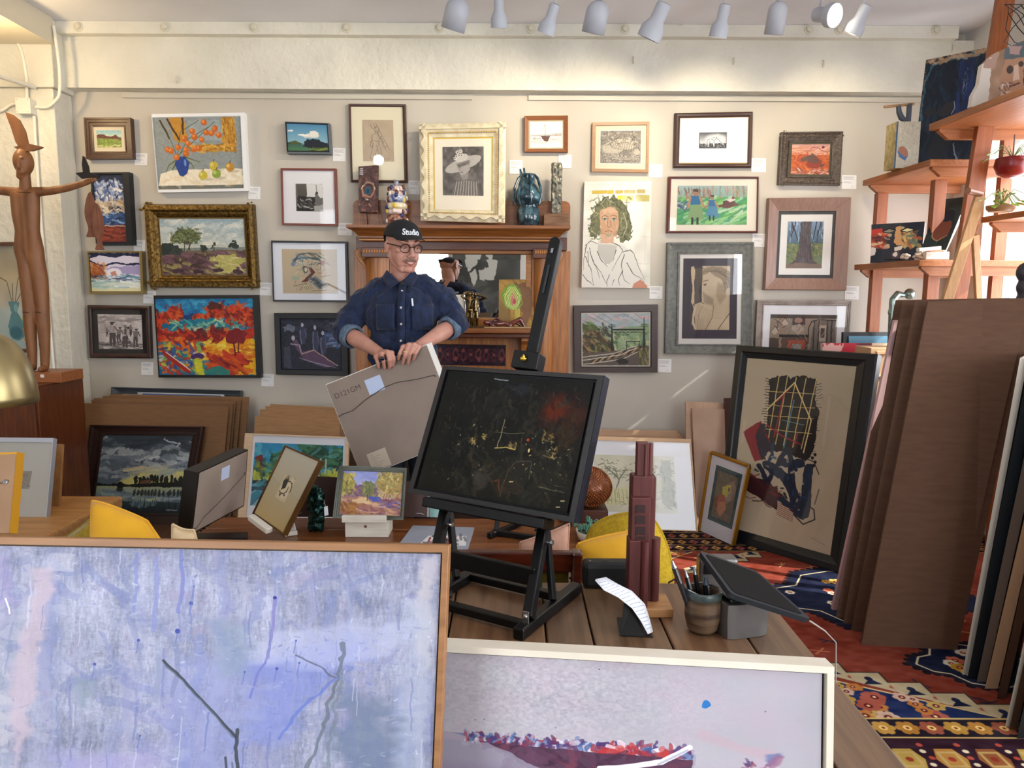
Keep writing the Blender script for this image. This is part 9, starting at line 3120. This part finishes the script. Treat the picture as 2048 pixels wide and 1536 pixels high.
LP = [(-120, 1071), (898, 1090), (868, 1830), (-180, 1830)]
q_ = PQ(LP, [.93, .93, .80, .80])
t = thing('framed_painting', 'large lilac-blue abstract painting in thin natural wood frame, leaning nearest', 'painting', (q_.at(.5, 1).x, q_.at(.5, 1).y, 0))
t.location.z = 0
for i in (2, 3):
 d_ = q_.p[i] - q_.p[1 if i == 2 else 0]
 top_ = q_.p[1 if i == 2 else 0]
 q_.p[i] = top_ + d_ * ((.003 - top_.z) / d_.z)
qL = q_
fi = (.006, .008, .9875, .988)
wf = wood('#8a5e38', '#a47448', 'x', 6, .45)
obj('frame', rails(B(), qL, fi, .035, [(0, 0), (.1, .001), (1, .001)], .010), wf, t)
obj('backing', slab(B(), qL, fi, -.033, -.012), M('#8d7a63', .8), t)
ah = 0.262
obj('artwork', slab(B(), qL, (.008, .010, .984, ah), -.012, -.006), artmat(a_lilac(), .55, .35, 90), t)
obj('artwork', slab(B(), qL, (.008, ah, .984, .986), -.012, -.0061), M('#9ca2c4', .6, 0, '#b4b6d0', 4), t)

def a_pink():
 a = Art(1150, 420, '#bab4be', 52)
 a.mott(.02, 6)
 v = sn(420, 1150, 60, 201, 110) + sn(420, 1150, 130, 202, 240) * .7
 v = (v - v.mean())
 band = np.clip(1.2 - np.abs(a.X - 28) / 46, 0, 1) * np.clip(1.2 - np.abs(a.Y - 26) / 50, .25, 1)
 a.c += (v * band * .16)[..., None] * (H('#fff0f8') - H('#605878'))
 w_ = sn(420, 1150, 9, 203, 14) - .5
 a.c += (w_ * .025)[..., None] * np.array([1, -.5, .1], np.float32)
 a.el(71, 27.5, 1.1, 3.0, '#2878c0', ro=.5)
 a.el(43.5, 6, .25, .5, '#2c5ca0')
 for x, y in ((13, 49), (10.5, 50), (32, 52), (26, 59), (62, 58), (86, 30)):
  a.el(x, y, .22, .45, '#4c5c90', .8)
 a.poly([(0, 60), (6, 60), (30, 62), (60, 62), (68, 63), (68, 100), (24, 100), (0, 90)], '#9c8ca4', .5, ro=1)
 a.poly([(4, 60.5), (67.5, 63.5), (67.5, 69), (40, 68), (14, 67)], '#6c7ca8', .9, ro=.6)
 a.dabs(230, (8, 61, 67, 69), ['#8c2c44', '#a83c44', '#e4dce4', '#3c5c94', '#5c2c54', '#7c8cb4', '#4c3470', '#c8c4d8'], 2.2, 1.0, 40, 90, .9, .5)
 a.dabs(26, (44, 63, 62, 68), ['#a82834', '#c03c3c', '#f0e8f0'], 2.6, 1.4, 20, 60, .9, .5)
 a.poly([(14, 67), (40, 68), (67.5, 69.5), (67.5, 100), (34, 100), (20, 76)], '#4c2c44', .9, ro=.6); a.dabs(80, (18, 69, 66, 90), ['#5c3450', '#3c2038', '#6c4460', '#7c3c50'], 5, 1.6, 20, 60, .6, 1)
 a.poly([(0, 66), (14, 67), (34, 90), (0, 90)], '#a09cb0', .8, ro=.8)
 a.st([(67, 60), (60, 72), (50, 78), (44, 80)], 1.5, '#eceaf0', 1, .2); a.st([(66.5, 62), (59, 74)], .5, '#b0b0c4', .8)
 a.st([(70, 50), (80, 58), (88, 62)], 2.4, '#c8a8b4', .55, .5, 1); a.poly([(86, 61), (90, 60), (88, 68), (86, 68)], '#6c7cac', .8, ro=1, soft=1)
 a.st([(89, 64), (84, 78), (80, 88)], 2.4, '#9c5c7c', .6, .8, .6); a.dabs(40, (80, 66, 88, 84), ['#8c3c54', '#c8b0c4', '#5c4470'], 1.4, .7, 60, 60, .8, .4)
 a.poly([(0, 84), (100, 84), (100, 100), (0, 100)], '#8c7c98', .4, soft=8)
 return a

q_ = PQ([(700, 1281), (1669, 1334), (1662, 1900), (690, 1900)], [.99, .93, .85, .91])
for i in (2, 3):
 tp = q_.p[1 if i == 2 else 0]
 d_ = q_.p[i] - tp
 q_.p[i] = tp + d_ * ((.003 - tp.z) / d_.z)
qW = q_
t = thing('framed_painting', 'large pinkish grey mottled painting with one blue dot, white wooden frame', 'painting', (qW.at(.5, 1).x, qW.at(.5, 1).y, 0))
fi = (.006, .009, .9865, .990)
wm = M('#efe6d6', .45, 0, '#e4dac6', 8)
obj('frame', rails(B(), qW, fi, .040, [(0, 0), (1, 0)], .012), wm, t)
obj('backing', slab(B(), qW, fi, -.038, -.016), M('#2a2228', .8), t)
uA = ((893 - 700) / (1669 - 700))
obj('artwork', slab(B(), qW, (uA - .01, .012, .980, .19), -.016, -.008), artmat(a_pink(), .5, .35, 90), t)
obj('artwork', slab(B(), qW, (.008, .1901, .980, .988), -.016, -.0081), M('#a89cb0', .6, 0, '#c0b4c4', 6), t)

# ------------------------------------------------------------------ left side: brass lamp, leaning pictures, wood slab
br = M('#b4a47c', .34, .85, '#948458', 3, bs=.15, bscale=14, bd=.003)
Yl = 2.3
rc = 92 / F * Yl
cxl = P(-28, 800, Yl).x
zl0 = P(0, 808, Yl).z
t = thing('floor_lamp', 'brass dome lamp shade reaching in from the edge beside the cabinet', 'lamp', (cxl - .5, Yl, 0))
hd = P(0, 665, Yl).z - zl0
prof_ = [(rc * math.cos(a_) ** .75 if a_ < 1.56 else .001, hd * math.sin(a_)) for a_ in [i * math.pi / 2 / 14 for i in range(15)]]
o = obj('shade', lathe(B(), prof_, (cxl, Yl, zl0), (0, 0, 1), 44, False), br, t, 'all')
o.modifiers.new('thick', 'SOLIDIFY').thickness = .002
obj('arm', tube(B(), [(cxl, Yl, zl0 + hd), (cxl - .05, Yl, zl0 + hd + .1), (cxl - .25, Yl, zl0 + hd + .2), (cxl - .5, Yl, zl0 + hd + .1), (cxl - .52, Yl, .02)], .01, 10), br, t, True)
obj('base', lathe(B(), [(.14, 0), (.14, .015), (.02, .03)], (cxl - .52, Yl, 0), (0, 0, 1), 30), br, t, True)

q_ = PQ([(-70, 874), (107, 876), (92, 1043), (-90, 1043)], [3.5, 3.5, 3.36, 3.36])
ar = Art(200, 200, '#b8b4aa', 74)
ar.poly([(50, 38), (76, 38), (74, 62), (50, 62)], '#8c8478'); ar.dabs(20, (52, 40, 72, 60), ['#6c645c', '#a09888'], 6, 1, 70, 50)
LQ = [(-70, 874), (107, 876), (92, 1043), (-90, 1043)]
picture('framed_drawing', 'pale drawing behind glass in thin silvery frame, beside the wooden cabinet', 'drawing', LQ, None, ar, (-60, 884, 98, 1036), fmat=M('#c4c8d4', .3, .4), depth=.03, q=q_, glass=True)
q_ = PQ([(60, 886), (124, 888), (116, 1040), (60, 1040)], [3.66, 3.66, 3.52, 3.52])
tag(obj('wooden_board', slab(B(), q_, (0, 0, 1, 1), -.02, 0), wood('#9a6a3c', '#b48450', 'z', 5, .5)), 'upright brown wooden board edge behind the silvery framed drawing', 'board')
q_ = PQ([(-60, 912), (32, 908), (18, 1066), (-80, 1066)], [2.2, 2.2, 2.12, 2.12])
t = thing('framed_picture', 'back of a yellow-edged picture with a metal hanging hook, at the picture border', 'picture', q_.base())
obj('dust_cover', slab(B(), q_, (0, 0, 1, 1), -.002, 0), M('#b08c6c', .75, c2='#a48060', scale=6), t)
obj('frame', slab(B(), q_, (0, -.03, 1.0, 1), -.04, -.0022), M('#d89c28', .4), t)
obj('hanging_wire', tube(B(), [q_.at(-.1 + .1, .37, .004), q_.at(.75, .37, .006), q_.at(.9, .34, .004)], .002, 6), stl, t, True)
obj('d_ring', tube(B(), [q_.at(.84 + .05 * math.cos(a_), .355 + .02 * math.sin(a_), .005) for a_ in [i * math.pi / 6 for i in range(13)]], .0016, 6), stl, t, True)
# side table slabs carrying them
sl_ = thing('side_table', 'thick live-edge pale wood side table under the silvery framed drawing', 'table', (P(40, 1056, 3.0).x, 3.1, 0))
zs_ = P(60, 1044, 3.3).z
obj('top', box(B(), P(-140, 1050, 3.0).x, P(146, 1046, 3.3).x, 2.85, 3.74, zs_ - .06, zs_, .012), wood('#a8743c', '#c8965c', 'x', 4, .4), sl_)
for x_ in (P(-100, 1050, 3.0).x, P(120, 1046, 3.3).x - .06):
 for y_ in (2.9, 3.4):
  obj('leg', box(B(), x_, x_ + .05, y_, y_ + .05, 0, zs_ - .06, .003), wood('#8a5c30', '#a87848', 'z', 5, .5), sl_)

# ------------------------------------------------------------------ ceiling track with spot lamps
wl = M('#b9bcc4', .4, spec=.4)
YT = 4.0
ht = thing('light_track', 'white ceiling track the spot lamps hang from', 'light track', (.6, YT, ZC - .03))
obj('rail', box(B(), P(860, 30, YT).x, P(1770, 30, YT).x, YT - .018, YT + .018, ZC - .022, ZC - .0005, .002), wl, ht)
kk = YT / F
heads = [(913, 28, 'bullet', -.30, 46, 66, 'first spot lamp from the statue side, bullet-shaped and tilted'), (998, 22, 'bell', .0, 31, 66, 'second spot lamp, bell-shaped, pointing straight down'),
  (1101, 38, 'bell', -.35, 34, 62, 'third spot lamp, bell-shaped, tilted towards the statue side'), (1193, 34, 'bullet', -.20, 44, 66, 'fourth spot lamp, bullet-shaped, slightly tilted'),
  (1313, 42, 'bell', -.42, 46, 76, 'fifth spot lamp, largest bell-shaped one, strongly tilted'), (1443, 42, 'bell', -.15, 34, 66, 'sixth spot lamp, slim bell shape with a lit bulb edge'),
  (1553, 36, 'bullet', -.05, 36, 66, 'seventh spot lamp, upright bullet shape'), (1650, 30, 'lit', .9, 44, 52, 'bright glowing spot lamp turned towards the room'),
  (1718, 40, 'bell', -.38, 36, 62, 'last spot lamp, small bell shape nearest the window')]
glow = emit('#fff2d8', 26)
for px, py, kd, tl_, wpx, hpx, lab in heads:
 c_ = P(px, py, YT)
 ax = V((math.sin(tl_), -.0 + .32, -math.cos(tl_))).normalized()
 if kd == 'lit':
  ax = V((.50, -.80, -.32)).normalized()
 r_ = wpx / 2 * kk
 L_ = hpx * kk * .88
 t = thing('spot_lamp', lab, 'spotlight', c_, 'ceiling track spot lamps')
 if kd == 'bullet':
  pr = [(r_ * math.sin(i * math.pi / 16), -L_ / 2 + r_ * (1 - math.cos(i * math.pi / 16))) for i in range(9)] + [(r_, L_ / 2), (r_ * .93, L_ / 2), (r_ * .85, L_ / 2 - .02)]
 else:
  rn_ = r_ * .62
  pr = [(rn_ * .5, -L_ / 2), (rn_ * .92, -L_ / 2 + .003), (rn_, -L_ / 2 + .012), (rn_, L_ * -.02), (r_ * .95, L_ * .18), (r_, L_ * .24), (r_, L_ / 2), (r_ * .93, L_ / 2), (r_ * .85, L_ / 2 - .02)]
 obj('shade', lathe(B(), pr, c_, ax, 30, False), wl, t, 'all' if kd == 'bullet' else True)
 obj('cap', lathe(B(), [(r_ * (.3 if kd == 'bullet' else .5), -L_ / 2 + .001), (r_ * .2, -L_ / 2 - .001)], c_, ax, 20), wl, t)
 top_ = c_ - ax * (L_ * .38) + V((0, .012, 0))
 obj('stem', tube(B(), [top_, V((top_.x, YT, top_.z + .05)), V((top_.x, YT, ZC - .022))], .0055, 8), wl, t, True)
 if kd == 'lit':
  obj('bulb', lathe(B(), [(r_ * .90, L_ / 2 - .004), (r_ * .6, L_ / 2 + .003), (r_ * .05, L_ / 2 + .006)], c_, ax, 24), glow, t, 'all')
 else:
  obj('bulb', lathe(B(), [(r_ * .84, L_ / 2 - .018), (r_ * .5, L_ / 2 - .006), (r_ * .05, L_ / 2 - .002)], c_, ax, 20), emit('#ffe8c0', 3) if px in (1443, 1718) else M('#e8e4dc', .2), t, 'all')
# bulb of the wall lamp whose glow warms the post
bl_ = P(-40, 150, 4.3)
t = thing('wall_lamp', 'small warm wall lamp lighting the painted post beside the carved figure', 'lamp', bl_)
obj('bulb', ell(B(), bl_, .035), emit('#ffd890', 30), t, 'all')
obj('socket', tube(B(), [bl_ + V((0, .02, .03)), V((bl_.x, 4.78, bl_.z + .06))], .014, 10), pw, t, True)
